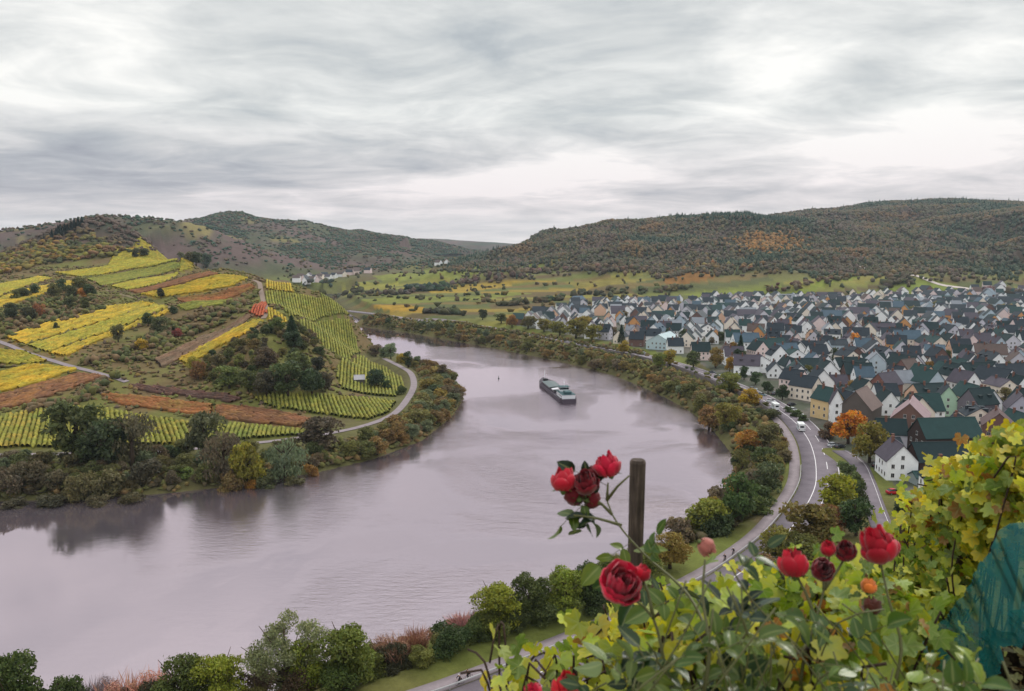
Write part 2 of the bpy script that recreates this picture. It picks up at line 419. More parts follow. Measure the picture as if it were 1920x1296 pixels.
def raw_height(X, Y):
    inA = inside(X, Y, PENIN)
    z = base_B(X, Y)
    for k, (P, w) in RIDGE_W.items():
        m = (np.abs(Y - P[:, 1].mean()) < 2600) & (Y > 700)
        if not m.any(): continue
        dd, ex, _ = seg_dist(X[m], Y[m], P)
        front = (Y[m] < ex[:, 1])
        if k in ('right', 'big'): dd = np.where((np.hypot(ex[:, 0] - P[0, 0], ex[:, 1] - P[0, 1]) < 1), dd * 4.0, dd)       # blunt left ends fall away quickly
        wob = 1 + .30 * fbm(X[m] / 210 + hash(k) % 1 + len(k) * 7.7, Y[m] / 210, 3) * sstep(0, .35 * w, dd)
        s = np.clip(dd * wob / np.where(front, w, w * 1.4), 0, 1)
        g = 1 - s; g = g * g * (3 - 2 * g) * .55 + g * .45
        g = np.where(s < .08, g + (1 - g) * 0.0, g)
        zz = z[m]; top = ex[:, 2]
        z[m] = np.maximum(zz, zz + (top - zz) * g + 5 * fbm(X[m] / 120, Y[m] / 120, 3) * sstep(0, .15, s) * (1 - sstep(.7, 1, s)) + 42 * np.minimum(fbm(X[m] / 260 + 5, Y[m] / 420, 2), 0) * sstep(.1, .4, s) * (1 - sstep(.6, .95, s)))
    if inA.any():
        za = tps_eval(A_TPS, X[inA], Y[inA])
        za = za + .8 * fbm(X[inA] / 35, Y[inA] / 35, 3)
        far = sstep(1000, 1250, Y[inA])
        z[inA] = np.maximum(np.maximum(za, 1.5) * (1 - far) + z[inA] * far, np.where(Y[inA] > 950, z[inA] * sstep(950, 1050, Y[inA]), 0))
    # the steep vineyard slope the camera stands on
    r = np.hypot(X, Y) + 1e-6; az = np.arctan2(X, Y)
    r0 = 2.4 + 4.8 * sstep(.24, .46, az)
    slope = 72.9 + .25 * np.clip(X, -6, 8) - .22 * np.clip(Y, -5, 14)
    fall = np.exp(-np.clip(r - r0, 0, None) / 22.0)
    hill = 8.2 + (slope - 8.2) * fall + .8 * fbm(X / 9, Y / 9, 3) * sstep(12, 40, r) * fall
    hill = hill + .05 * fbm(X * 1.8, Y * 1.8, 4) * (r < 15)
    m = (r < 260)
    z = np.where(m, np.maximum(np.where(hill > 8.6, hill, z), np.minimum(z, 8.3)), z)
    return z

def height(X, Y):
    X = np.asarray(X, float); Y = np.asarray(Y, float); shp = X.shape
    X = np.atleast_1d(X).ravel(); Y = np.atleast_1d(Y).ravel()
    z = raw_height(X, Y)
    near = (Y < 2600)
    # roads sit on their own level beds
    for P, half, zr, soft in ((BARRIER, 9.5, ROADZ, 9), (SIDE, 3.2, 8.4, 6), (PEN_PATH, 2.2, 4.5, 8)):
        m = (X > P[:, 0].min() - 30) & (X < P[:, 0].max() + 30) & (Y > P[:, 1].min() - 30) & (Y < P[:, 1].max() + 30)
        if not m.any(): continue
        dd, ex, sd = seg_dist(X[m], Y[m], P, 40)
        if P is BARRIER:
            # carriageway on one side, cycle path on the other
            off = dd * np.where(sd > 0, 1, -1)     # + = village side when running from far to near
            road = 1 - sstep(0, 8, np.maximum(off - 12.0, -off - 3.6))
            z[m] = z[m] * (1 - road) + np.where((off < -.3) & (Y[m] > 322) & (Y[m] < 560), zr - 2.3, zr - .25) * road
        else:
            k = 1 - sstep(half, half + soft, dd)
            zt = zr - .2
            z[m] = z[m] * (1 - k) + zt * k
    # river bed and banks
    d1, _, _ = seg_dist(X, Y, LEFT, 130); d2, _, _ = seg_dist(X, Y, RIGHT, 130)
    d = np.minimum(d1, d2); riv = inside(X, Y, RIVER)
    bank = np.where(d1 < d2, 1.3 * sstep(0, 3, d) + d * np.where((Y > 560) & (X < 0), 1.3, .16) + np.clip(d - 14, 0, None) * 1.5, 1.6 * sstep(0, 3, d) + d * .34 + np.clip(d - 18, 0, None) * .9)
    bank = bank + np.where(d > 110, 1e4, 0)
    z = np.where(riv, np.maximum(-3.0, -.25 * d), np.minimum(z, bank + .25))
    return z.reshape(shp)

def hz(x, y): return float(height(np.array([x]), np.array([y]))[0])

def hit(px, py, d0=90, d1=3500):
    """first meeting of a sight line with the land"""
    d = ray(px, py); ts = np.geomspace(d0, d1, 500)
    X = d[0] * ts; Y = d[1] * ts; Z = HC + d[2] * ts
    h = np.maximum(height(X, Y), 0)
    k = np.argmax(Z < h)
    if Z[k] >= h[k]: return np.array([X[-1], Y[-1], Z[-1]])
    t = np.linspace(ts[max(k - 1, 0)], ts[k], 24); X = d[0] * t; Y = d[1] * t; Z = HC + d[2] * t
    h = np.maximum(height(X, Y), 0); k = np.argmax(Z <= h)
    return np.array([X[k], Y[k], h[k]])

# ------------------------------------------------------------------ terrain sheet on a polar net (finest where the view looks)
az = np.concatenate([np.radians(np.linspace(-100, -40, 40))[:-1], np.radians(np.linspace(-40, 40, 860)), np.radians(np.linspace(40, 100, 40))[1:]])
rr = np.geomspace(.6, 6800, 680)
AZ, RR = np.meshgrid(az, rr)
GX, GY = RR * np.sin(AZ), RR * np.cos(AZ)
GZ = height(GX, GY)

# colours of the ground (what grows there)
def lin(c): return np.array(S(*c)[:3])
def lerp(a, b, t): return a + (b - a) * t[..., None]
C_GRASS, C_OLIVE, C_BROWN, C_RUST, C_DARK = lin((98, 104, 52)), lin((92, 88, 52)), lin((92, 76, 62)), lin((120, 86, 56)), lin((52, 58, 44))
def ground_colour(X, Y, Z):
    n1 = fbm(X / 60, Y / 60, 4); n2 = fbm(X / 14 + 5, Y / 14, 3); n3 = fbm(X / 240 + 9, Y / 240, 3)
    c = lerp(C_GRASS + 0 * X[..., None], C_OLIVE, sstep(-.3, .4, n1))
    c = lerp(c, C_BROWN, sstep(.05, .45, n2 * .6 + n1 * .5) * .7)
    # mid-plain and foothill plots: long strips
    mid = (Y > 620) & (Z < 95)
    ang = -.35 + .5 * n3; U = X * np.cos(.25) + Y * np.sin(.25); Vv = -X * np.sin(.25) + Y * np.cos(.25)
    iu = np.floor(U / 210 + .25 * np.sin(Vv / 300)); iv = np.floor(Vv / 34 + 3.1 * np.sin(iu * 1.7))
    h = np.abs(np.sin(iu * 12.9898 + iv * 78.233) * 43758.5453) % 1
    pal = np.array([lin(p) for p in [(124, 124, 62), (108, 112, 58), (140, 132, 64), (96, 100, 56), (104, 86, 60), (150, 126, 58), (88, 92, 58), (116, 116, 66), (98, 104, 62), (120, 100, 62)]])
    pc = pal[(h * 9.99).astype(int)]
    vill = inside(X, Y, VILLAGE)
    pc = pc * .8
    k = sstep(620, 760, Y) * (1 - vill) * (~inside(X, Y, PENIN)) * (1 - sstep(34, 58, Z)) * sstep(-330, -240, X)
    c = c + (pc - c) * (k * .85)[..., None]
    low = (1 - sstep(3.5, 8, Z)) * (Y > 215); c = lerp(c, lin((88, 82, 58)), low * .75)
    A_ = inside(X, Y, PENIN); sc = lerp(lin((104, 88, 62)) + 0 * X[..., None], lin((100, 100, 54)), sstep(-.15, .3, fbm(X / 45 + 3, Y / 45, 3))); c = np.where((A_ & (Z > 5.5))[..., None], sc, c)
    # villages stand on grey-green garden ground
    c = np.where(vill[..., None], lerp(lin((74, 78, 66)) + 0 * X[..., None], lin((96, 92, 88)), sstep(-.1, .3, n2)), c)
    # wooded slopes: leaf litter and undergrowth
    wood = sstep(34, 60, Z - 6 * n1) * (Y > 900)
    wc = lerp(lin((66, 60, 54)) + 0 * X[..., None], lin((84, 68, 60)), sstep(-.3, .4, n1)); wc = lerp(wc, lin((58, 68, 54)), sstep(.0, .35, n3))
    c = c + (wc - c) * wood[..., None]
    lf = sstep(-150, -320, X) * sstep(1150, 1300, Y) * sstep(18, 40, Z)       # slopes across the valley on the left: old terraces, heath, woods
    hc = lerp(lin((92, 76, 74)) + 0 * X[..., None], lin((78, 80, 62)), sstep(-.2, .25, n3 + .4 * n1)); hc = lerp(hc, lin((58, 74, 60)), sstep(.0, .28, fbm(X / 170 + 2, Y / 170, 4)) * sstep(1600, 1900, Y))
    st = np.sin((X * .5 + Y * .87) / 9 + 4 * n1); hc = hc * (1 + .10 * st)[..., None]
    hc = lerp(hc, lin((126, 116, 72)), sstep(.76, .9, fbm(X / 130 + 7, Y / 130 - 4, 3) + .5) * .8)
    c = c + (hc - c) * lf[..., None]
    return c
VILLAGE = np.array([at(x, y, z)[:2] for x, y, z in [(960, 606, 12), (1100, 566, 17), (1420, 556, 17), (1940, 552, 18), (2400, 560, 18), (2400, 900, 9), (1760, 960, 9), (1600, 850, 9), (1480, 776, 9), (1300, 672, 9), (1130, 640, 9)]])
gc = ground_colour(GX, GY, GZ)
FAR_PLOTS = [
 ((168, 142, 60), [(800, 545), (870, 534), (960, 528), (1040, 524), (1045, 530), (960, 536), (880, 548), (810, 551)]),
 ((176, 140, 52), [(700, 575), (760, 572), (800, 577), (790, 587), (720, 584)]),
 ((128, 132, 62), [(675, 562), (740, 556), (860, 556), (960, 548), (1000, 550), (900, 562), (760, 570), (690, 570)]),
 ((134, 138, 66), [(700, 518), (800, 506), (900, 502), (900, 514), (800, 524), (720, 528)]),
 ((146, 142, 64), [(640, 536), (700, 530), (760, 530), (720, 540), (660, 545)]),
 ((120, 128, 62), [(880, 500), (1000, 493), (1030, 500), (930, 510)]),
 ((132, 118, 66), [(980, 490), (1060, 484), (1080, 490), (1000, 497)]),
 ((146, 104, 54), [(1240, 520), (1320, 505), (1345, 520), (1300, 532), (1250, 534)]),
 ((128, 136, 62), [(1280, 552), (1330, 545), (1400, 540), (1450, 536), (1480, 540), (1400, 555), (1320, 560)]),
 ((132, 142, 60), [(1450, 553), (1520, 535), (1600, 510), (1640, 508), (1600, 525), (1520, 550), (1470, 560)]),
 ((124, 136, 60), [(1590, 556), (1660, 540), (1720, 524), (1790, 536), (1830, 548), (1720, 556), (1640, 562)]),
 ((118, 86, 62), [(1740, 560), (1790, 548), (1850, 552), (1830, 562)]),
 ((104, 88, 66), [(1480, 556), (1560, 546), (1660, 528), (1690, 530), (1600, 548), (1520, 562)]),
 ((140, 128, 62), [(1060, 530), (1160, 520), (1230, 522), (1160, 534), (1080, 540)]),
]
YEL, YG, GRN, RST, DRS, ORG = [(170, 138, 42), (158, 136, 46), (138, 126, 48)], [(150, 138, 50), (130, 126, 48), (164, 142, 50)], [(108, 110, 48), (124, 120, 50), (98, 104, 46)], [(120, 82, 56), (108, 76, 56), (130, 92, 56)], [(92, 64, 56), (82, 62, 56), (102, 72, 58)], [(138, 88, 50), (124, 82, 52), (130, 100, 54)]
U1 = ((60, 640), (200, 590)); U2 = ((300, 540), (430, 515)); U3 = ((100, 520), (300, 486)); U4 = ((40, 545), (110, 530))
PLOTS = [
 ([(8, 634), (90, 606), (190, 577), (268, 566), (290, 570), (210, 598), (110, 628), (45, 648)], U1, YEL, 'upper golden strip of the broad yellow vineyard on the left hillside'),
 ([(50, 650), (115, 630), (212, 599), (292, 571), (318, 577), (255, 602), (150, 640), (85, 662)], U1, YG, 'green middle strip between two golden vineyard strips on the left hillside'),
 ([(88, 664), (152, 642), (258, 604), (320, 579), (318, 586), (262, 610), (200, 634), (120, 670)], U1, YEL, 'lower golden strip of the broad yellow vineyard, above the brown scrub'),
 ([(100, 512), (200, 500), (312, 484), (334, 490), (240, 506), (150, 520)], U3, YG, 'yellow green vineyard strip just under the wooded knoll'),
 ([(160, 524), (250, 508), (340, 494), (360, 500), (260, 522), (190, 538)], U3, GRN, 'green vineyard strip below the top strip on the hill crest'),
 ([(205, 538), (300, 520), (362, 503), (385, 508), (320, 526), (235, 545)], U3, YG, 'lime vineyard strip just above the long rust coloured strip'),
 ([(238, 547), (325, 528), (395, 511), (412, 515), (340, 534), (258, 552)], U2, RST, 'rust red vineyard strip climbing diagonally to the hill crest'),
 ([(262, 553), (345, 535), (420, 516), (470, 523), (440, 536), (370, 550), (292, 560)], U2, YEL, 'bright yellow vineyard on the brow below the rust strip'),
 ([(330, 562), (400, 553), (470, 533), (480, 540), (440, 558), (350, 570)], U2, ORG, 'thin orange brown strip beneath the bright yellow brow'),
 ([(330, 576), (400, 566), (440, 560), (420, 572), (345, 584)], U2, GRN, 'small green plot in the middle of the brown scrub'),
 ([(-60, 552), (0, 534), (70, 519), (98, 522), (40, 540), (0, 556), (-60, 575)], U4, YG, 'pale yellow strips at the left edge below the knoll'),
 ([(-60, 580), (0, 560), (60, 541), (130, 528), (150, 532), (90, 550), (20, 572), (-60, 596)], U4, YEL, 'golden strip at the left edge above the dark scrub'),
 ([(499, 526), (520, 527), (546, 538), (552, 550), (520, 548), (498, 543)], ((510, 546), (505, 528)), YEL, 'yellow patch on the ridge beside the crest path'),
 ([(497, 547), (550, 552), (600, 562), (642, 578), (654, 594), (600, 598), (545, 600), (500, 572)], ((560, 600), (545, 552)), GRN, 'green vineyard on the steep shoulder of the spur'),
 ([(503, 578), (542, 603), (520, 612), (500, 602)], ((515, 608), (510, 580)), YEL, 'small yellow plot beside the red plot on the shoulder'),
 ([(555, 606), (600, 602), (655, 600), (665, 630), (676, 662), (640, 672), (600, 642)], ((620, 668), (605, 604)), GRN, 'steep green vineyard under the cliff edge of the spur'),
 ([(640, 676), (680, 668), (720, 688), (752, 708), (757, 730), (740, 745), (700, 742), (640, 730), (630, 700)], ((690, 742), (690, 676)), GRN, 'green vineyard on the flat tip around the small hut'),
 ([(470, 748), (620, 742), (700, 748), (745, 752), (728, 776), (690, 788), (600, 778), (520, 768)], ((600, 778), (590, 744)), GRN, 'green vineyard below the wooded outcrop beside the bending path'),
 ([(185, 740), (300, 748), (400, 760), (400, 782), (300, 770), (220, 758)], ((190, 748), (400, 772)), ORG, 'orange left half of the long rust strip at the hill foot'),
 ([(404, 761), (480, 766), (560, 782), (600, 792), (560, 802), (480, 794), (404, 783)], ((404, 772), (580, 796)), RST, 'brownish right half of the long rust strip at the hill foot'),
 ([(240, 722), (330, 730), (460, 750), (436, 757), (340, 743), (255, 732)], ((240, 726), (450, 754)), DRS, 'dark wine red strip below the field road'),
 ([(-60, 790), (0, 782), (120, 762), (200, 768), (300, 785), (352, 792), (352, 836), (200, 838), (0, 842), (-60, 842)], ((100, 838), (110, 764)), [(126, 122, 48), (110, 112, 46), (140, 122, 50)], 'broad yellow green vineyard behind the shore trees'),
 ([(360, 790), (420, 792), (540, 806), (620, 806), (560, 818), (450, 826), (362, 836)], ((450, 826), (460, 796)), GRN, 'green vineyard strip behind the willows'),
 ([(-60, 712), (0, 700), (60, 684), (148, 692), (80, 716), (0, 738), (-60, 752)], ((0, 730), (130, 694)), YEL, 'yellow plot under the field road at the left edge'),
 ([(-60, 760), (0, 742), (90, 718), (150, 700), (200, 706), (140, 728), (60, 756), (-60, 782)], ((0, 752), (170, 706)), RST, 'rust coloured plot running down to the left edge'),
 ([(-60, 662), (0, 656), (50, 662), (95, 680), (60, 684), (-60, 684)], ((0, 668), (80, 680)), YG, 'lime plot between the two field roads'),
 ([(466, 588), (498, 564), (500, 590), (486, 598)], ((480, 596), (495, 570)), [(160, 72, 50), (150, 82, 50), (140, 68, 50)], 'small bright red plot high on the shoulder'),
 ([(330, 676), (370, 655), (440, 618), (480, 600), (496, 602), (470, 622), (400, 656), (350, 686)], ((350, 676), (480, 606)), YEL, 'narrow yellow strip climbing past the wooded outcrop'),
 ([(300, 690), (400, 640), (460, 605), (478, 592), (462, 590), (380, 632), (290, 676)], ((300, 682), (460, 596)), [(116, 92, 72), (104, 86, 70)], 'bare brown strip beside the narrow yellow one'),
]
# explicit plots of the mid plain, traced as land parcels: colours of what is planted there
def poly_world(pts): return np.array([hit(x, y)[:2] for x, y in pts])
for colr, pts in FAR_PLOTS:
    P = poly_world(pts)
    m = (GX > P[:, 0].min()) & (GX < P[:, 0].max()) & (GY > P[:, 1].min()) & (GY < P[:, 1].max())
    mm = np.zeros_like(m); mm[m] = inside(GX[m], GY[m], P)
    f = .85 + .3 * fbm(GX[mm] / 12, GY[mm] / 12, 2)
    gc[mm] = lin(colr) * .8 * f[:, None]
for pts, dr, cols, lab in PLOTS:          # grass and fallen leaves between the rows
    P = poly_world(pts)
    m = (GX > P[:, 0].min()) & (GX < P[:, 0].max()) & (GY > P[:, 1].min()) & (GY < P[:, 1].max())
    mm = np.zeros_like(m); mm[m] = inside(GX[m], GY[m], P)
    gc[mm] = (lin(cols[0]) * .7 + lin((96, 98, 52)) * .15) * (.85 + .3 * fbm(GX[mm] / 9, GY[mm] / 9, 2))[:, None]
nr, na = GX.shape
idx = np.arange(nr * na).reshape(nr, na)
TF = np.stack([idx[:-1, :-1], idx[:-1, 1:], idx[1:, 1:], idx[1:, :-1]], -1).reshape(-1, 4)
t = NT('ground_mat')
co = t.N('ShaderNodeTexCoord').outputs['Object']
vc = t.attr('ground').outputs['Color']
n1 = t.noise(co, .35, 6, .65); n2 = t.noise(co, .06, 5, .6); n3 = t.noise(co, 2.5, 5, .6)
k = t.math('ADD', t.math('MULTIPLY', n1, .55), t.math('ADD', t.math('MULTIPLY', n2, .45), t.math('MULTIPLY', n3, .35)))
k = t.math('ADD', t.math('MULTIPLY', t.math('SUBTRACT', k, .68), 1.5), 1.0)
kk = t.N('ShaderNodeCombineColor', ins={0: k, 1: k, 2: t.math('MULTIPLY', k, .95)}).outputs[0]
M_GROUND = t.done(t.principled(t.mix(1.0, vc, kk, 'MULTIPLY'), .95, .1, n1, .5, .6))
gcol = np.concatenate([gc, np.ones(gc.shape[:2] + (1,))], -1).reshape(-1, 4)
ter = link('terrain', mesh_np('terrain', np.stack([GX, GY, GZ], -1).reshape(-1, 3), TF[:, ::-1], [M_GROUND], {'ground': ('POINT', 'FLOAT_COLOR', gcol)}, smooth=True))
tag(ter, kind='structure')

# ------------------------------------------------------------------ river
t = NT('river_mat')
co = t.N('ShaderNodeTexCoord').outputs['Object']
m1 = t.N('ShaderNodeMapping', ins={0: co, 2: (0, 0, math.radians(20)), 3: (1, 2.6, 1)}).outputs[0]
w1 = t.noise(m1, .26, 6, .68, .4); w2 = t.noise(m1, 1.3, 4, .6); w3 = t.noise(co, .012, 4, .55, .5)
calm = t.N('ShaderNodeMapRange', ins={0: w3, 1: .45, 2: .66, 3: .15, 4: 1.9}).outputs[0]
sx = t.N('ShaderNodeSeparateXYZ', ins={0: co}).outputs[0]
lee = t.N('ShaderNodeMapRange', ins={0: sx, 1: -105, 2: 5, 3: .07, 4: 1.0}).outputs[0]      # sheltered under the spur, ruffled on the open side
hgt = t.math('MULTIPLY', t.math('MULTIPLY', t.math('ADD', w1, t.math('MULTIPLY', w2, .35)), calm), lee)
bump = t.N('ShaderNodeBump', ins={'Strength': .55, 'Distance': .5, 'Height': hgt}).outputs[0]
dif = t.N('ShaderNodeBsdfDiffuse', ins={0: S(92, 84, 91), 'Normal': bump})
glo = t.N('ShaderNodeBsdfGlossy', ins={0: S(252, 235, 244), 'Roughness': .025, 'Normal': bump})
fr = t.N('ShaderNodeFresnel', ins={0: 1.9, 1: bump}).outputs[0]
mx = t.N('ShaderNodeMixShader', ins={0: t.math('ADD', t.math('MULTIPLY', fr, .9), .34, clamp=True)})
t.L(dif.outputs[0], mx.inputs[1]); t.L(glo.outputs[0], mx.inputs[2])
M_RIVER = t.done(mx)
rv = MB(); rv.add([(-4000, 40, 0), (900, 40, 0), (900, 3200, 0), (-4000, 3200, 0)], [(0, 1, 2, 3)])
tag(rv.build('river_water', M_RIVER), kind='structure')
# ------------------------------------------------------------------ foliage materials
def leaf_mat(name, trans=.3, var=.9, rough=.6, obj_color=True):
    t = NT(name)
    base = t.N('ShaderNodeObjectInfo').outputs['Color']
    a = t.attr('tone').outputs['Fac']
    k = t.math('ADD', t.math('MULTIPLY', a, var), 1 - var * .5)
    kk = t.N('ShaderNodeCombineColor', ins={0: t.math('POWER', k, 1.15), 1: k, 2: t.math('POWER', k, .8)}).outputs[0]
    c = t.mix(1.0, base, kk, 'MULTIPLY')
    hue = t.N('ShaderNodeHueSaturation', ins={0: t.math('ADD', t.math('MULTIPLY', t.attr('hue').outputs['Fac'], .05), .475), 4: c}).outputs[0]
    p = t.principled(hue, rough, .25)
    tr = t.N('ShaderNodeBsdfTranslucent', ins={0: hue})
    m = t.N('ShaderNodeMixShader', ins={0: trans}); t.L(p.outputs[0], m.inputs[1]); t.L(tr.outputs[0], m.inputs[2])
    return t.done(m)
M_LEAF = leaf_mat('leaf_mat')
M_TWIG = leaf_mat('twig_mat', .1, .7)
M_BARK = plain_mat('bark_mat', S(74, 62, 52), .9, .1, .3, 6)

def quads(P, A, B, tone, hue, curl=None):
    """rhombic leaves: centre P, half axes A (length) and B (width)"""
    n = len(P)
    V = np.stack([P - A, P + B * .9 - A * .15, P + A, P - B * .9 - A * .15], 1).reshape(-1, 3)
    F = np.arange(4 * n).reshape(n, 4)
    return V, F, np.repeat(tone, 4), np.repeat(hue, 4)

def rand_dirs(rng, n):
    v = rng.normal(size=(n, 3)); return v / np.linalg.norm(v, axis=1)[:, None]

def crown_np(rng, lobes, nleaf, size, droop=0.0, fill=.35, squash=.9):
    """leaves gathered on the skins of many overlapping lobes (x, y, z, r); more leaf on the upper outside of each"""
    L = np.array(lobes); w = L[:, 3] ** 2; pick = rng.choice(len(L), nleaf, p=w / w.sum())
    d = rand_dirs(rng, nleaf)
    d[:, 2] = np.where((d[:, 2] < -.25) & (rng.random(nleaf) < .6), -d[:, 2], d[:, 2])
    rad = L[pick, 3] * (1 - fill * rng.random(nleaf) ** 1.6) * (1 + .12 * rng.normal(size=nleaf))
    P = L[pick, :3] + d * rad[:, None] * np.array([1, 1, squash])
    nrm = d * .7 + rand_dirs(rng, nleaf) * .8; nrm /= np.linalg.norm(nrm, axis=1)[:, None]
    a = np.cross(nrm, rand_dirs(rng, nleaf)); a /= np.linalg.norm(a, axis=1)[:, None] + 1e-9
    if droop: a = a * (1 - droop) + np.array([0, 0, -1]) * droop
    b = np.cross(nrm, a)
    s = size * (.6 + .8 * rng.random(nleaf))
    lob_tone = rng.random(len(L)) * .5
    tone = np.clip(lob_tone[pick] + .5 * rng.random(nleaf), 0, 1)
    hue = np.clip(.5 + .25 * rng.normal(size=nleaf) + (lob_tone[pick] - .25) * .6, 0, 1)
    return quads(P, a * s[:, None], b * s[:, None] * .62, tone, hue)

def crown_mesh(name, parts, mat):
    V, F, T_, H = [], [], [], []; b = 0
    for v, f, tt, h in parts:
        V.append(v); F.append(f + b); T_.append(tt); H.append(h); b += len(v)
    return mesh_np(name, np.vstack(V), np.vstack(F), [mat], {'tone': ('POINT', 'FLOAT', np.concatenate(T_)), 'hue': ('POINT', 'FLOAT', np.concatenate(H))})

def lobes_round(rng, n, cz, rx, rz, rl, jit=.5):
    out = []
    for i in range(n):
        d = rand_dirs(rng, 1)[0]; k = .35 + .65 * rng.random() ** .6
        out.append((d[0] * rx * k, d[1] * rx * k, cz + d[2] * rz * k, rl * (.7 + jit * rng.random())))
    return out

def limbs(rng, h, n, spread, r0, base=.35, top=.85):
    m = MB()
    m.tube([(0, 0, -.06 * h), (.01 * h, 0, .2 * h), (rng.normal() * .02 * h, rng.normal() * .02 * h, .5 * h), (rng.normal() * .04 * h, rng.normal() * .04 * h, top * h)], [r0 * 1.25, r0, r0 * .7, r0 * .2], 7)
    for i in range(n):
        a = 2 * PI * i / n + rng.random(); z0 = (base + .4 * rng.random()) * h * .8; s = spread * (.5 + .5 * rng.random())
        m.tube([(0, 0, z0), (math.cos(a) * s * .5, math.sin(a) * s * .5, z0 + .12 * h), (math.cos(a) * s, math.sin(a) * s, z0 + (.2 + .15 * rng.random()) * h)], [r0 * .5, r0 * .32, r0 * .1], 5)
    return m

PROTO = {}
def proto(kind, seed, hi=False):
    """unit-height tree of a kind: (trunk mesh, crown mesh)"""
    key = (kind, seed, hi)
    if key in PROTO: return PROTO[key]
    r = np.random.default_rng(abs(hash((len(kind) * 31 + ord(kind[0]) * 7 + ord(kind[-1]), seed))) % 2 ** 31)
    k = 5.0 if hi else 1.7; ls = .45 if hi else .76
    if kind == 'round':
        lo = lobes_round(r, 20, .54, .35, .33, .15) + [(x, y, .22 + .1 * r.random(), .13) for x, y, _, _ in lobes_round(r, 7, 0, .34, 0, .2)]; cr = [crown_np(r, lo, int(1500 * k), .050 * ls)]; tr = limbs(r, 1, 6, .35, .035)
    elif kind == 'tall':
        lo = lobes_round(r, 18, .54, .22, .38, .13) + [(x, y, .2, .12) for x, y, _, _ in lobes_round(r, 4, 0, .2, 0, .2)]; cr = [crown_np(r, lo, int(1000 * k), .042 * ls)]; tr = limbs(r, 1, 6, .2, .03)
    elif kind == 'willow':
        lo = lobes_round(r, 18, .52, .36, .32, .15) + [(x, y, .2, .14) for x, y, _, _ in lobes_round(r, 7, 0, .36, 0, .2)]; cr = [crown_np(r, lo, int(1600 * k), .045 * ls, .45, .5)]; tr = limbs(r, 1, 6, .35, .035)
    elif kind == 'shrub':
        lo = lobes_round(r, 12, .46, .48, .30, .22); lo += [(x, y, .18, .2) for x, y, _, _ in lobes_round(r, 6, 0, .45, 0, .2)]
        cr = [crown_np(r, lo, int(1200 * k), .07 * ls)]; tr = limbs(r, .8, 7, .35, .03, .1)
    elif kind == 'airy':
        lo = lobes_round(r, 22, .58, .42, .34, .12, .5); cr = [crown_np(r, lo, int(2000 * k), .036 * ls, .2, .6)]; tr = limbs(r, 1, 9, .45, .028, .25, .9)
    elif kind == 'bare':
        P, A, B = [], [], []
        n = int(650 * (2 if hi else 1)); th = r.random(n) * 2 * PI; sp = .45 * r.random(n) ** .6
        z0 = .05 + .5 * r.random(n); ln = .12 + .16 * r.random(n)
        d = np.stack([np.cos(th) * sp, np.sin(th) * sp, .75 + .2 * r.random(n)], 1); d += .18 * r.normal(size=(n, 3)); d /= np.linalg.norm(d, axis=1)[:, None]
        P = np.stack([np.cos(th) * sp * (z0 + .25), np.sin(th) * sp * (z0 + .25), z0 + .15], 1) + .05 * r.normal(size=(n, 3))
        A = d * ln[:, None]; B = np.cross(d, rand_dirs(r, n)); B /= np.linalg.norm(B, axis=1)[:, None]; B *= .008 if hi else .012
        cr = [quads(P, A, B, r.random(n), r.random(n))]
        lo = lobes_round(r, 10, .6, .36, .28, .13); cr.append(crown_np(r, lo, int(260 * k), .03 * ls, 0, .7)); tr = limbs(r, .9, 9, .35, .02, .05)
    elif kind == 'conifer':
        n = int(1000 * k); z = r.random(n) ** .8; rad = (1 - z) * .2 + .012; lay = np.floor(z * 13) / 13
        th = r.random(n) * 2 * PI; q = rad * (.35 + .65 * r.random(n) ** .5) * (1 - .5 * (z - lay) * 13 * .6)
        P = np.stack([np.cos(th) * q, np.sin(th) * q, .08 + .92 * z], 1)
        A = np.stack([np.cos(th) * .05, np.sin(th) * .05, -.025 + 0 * z], 1) * (.6 + .6 * (1 - z))[:, None] * ls * 1.1; B = np.cross(A, rand_dirs(r, n)); B = B / np.linalg.norm(B, axis=1)[:, None] * .018 * ls
        cr = [quads(P, A, B, r.random(n) * .7, r.random(n))]; tr = limbs(r, 1, 0, 0, .022)
    c = crown_mesh('crown', cr, M_TWIG if kind == 'bare' else M_LEAF)
    PROTO[key] = (tr.mesh('trunk', M_BARK, True), c)
    return PROTO[key]

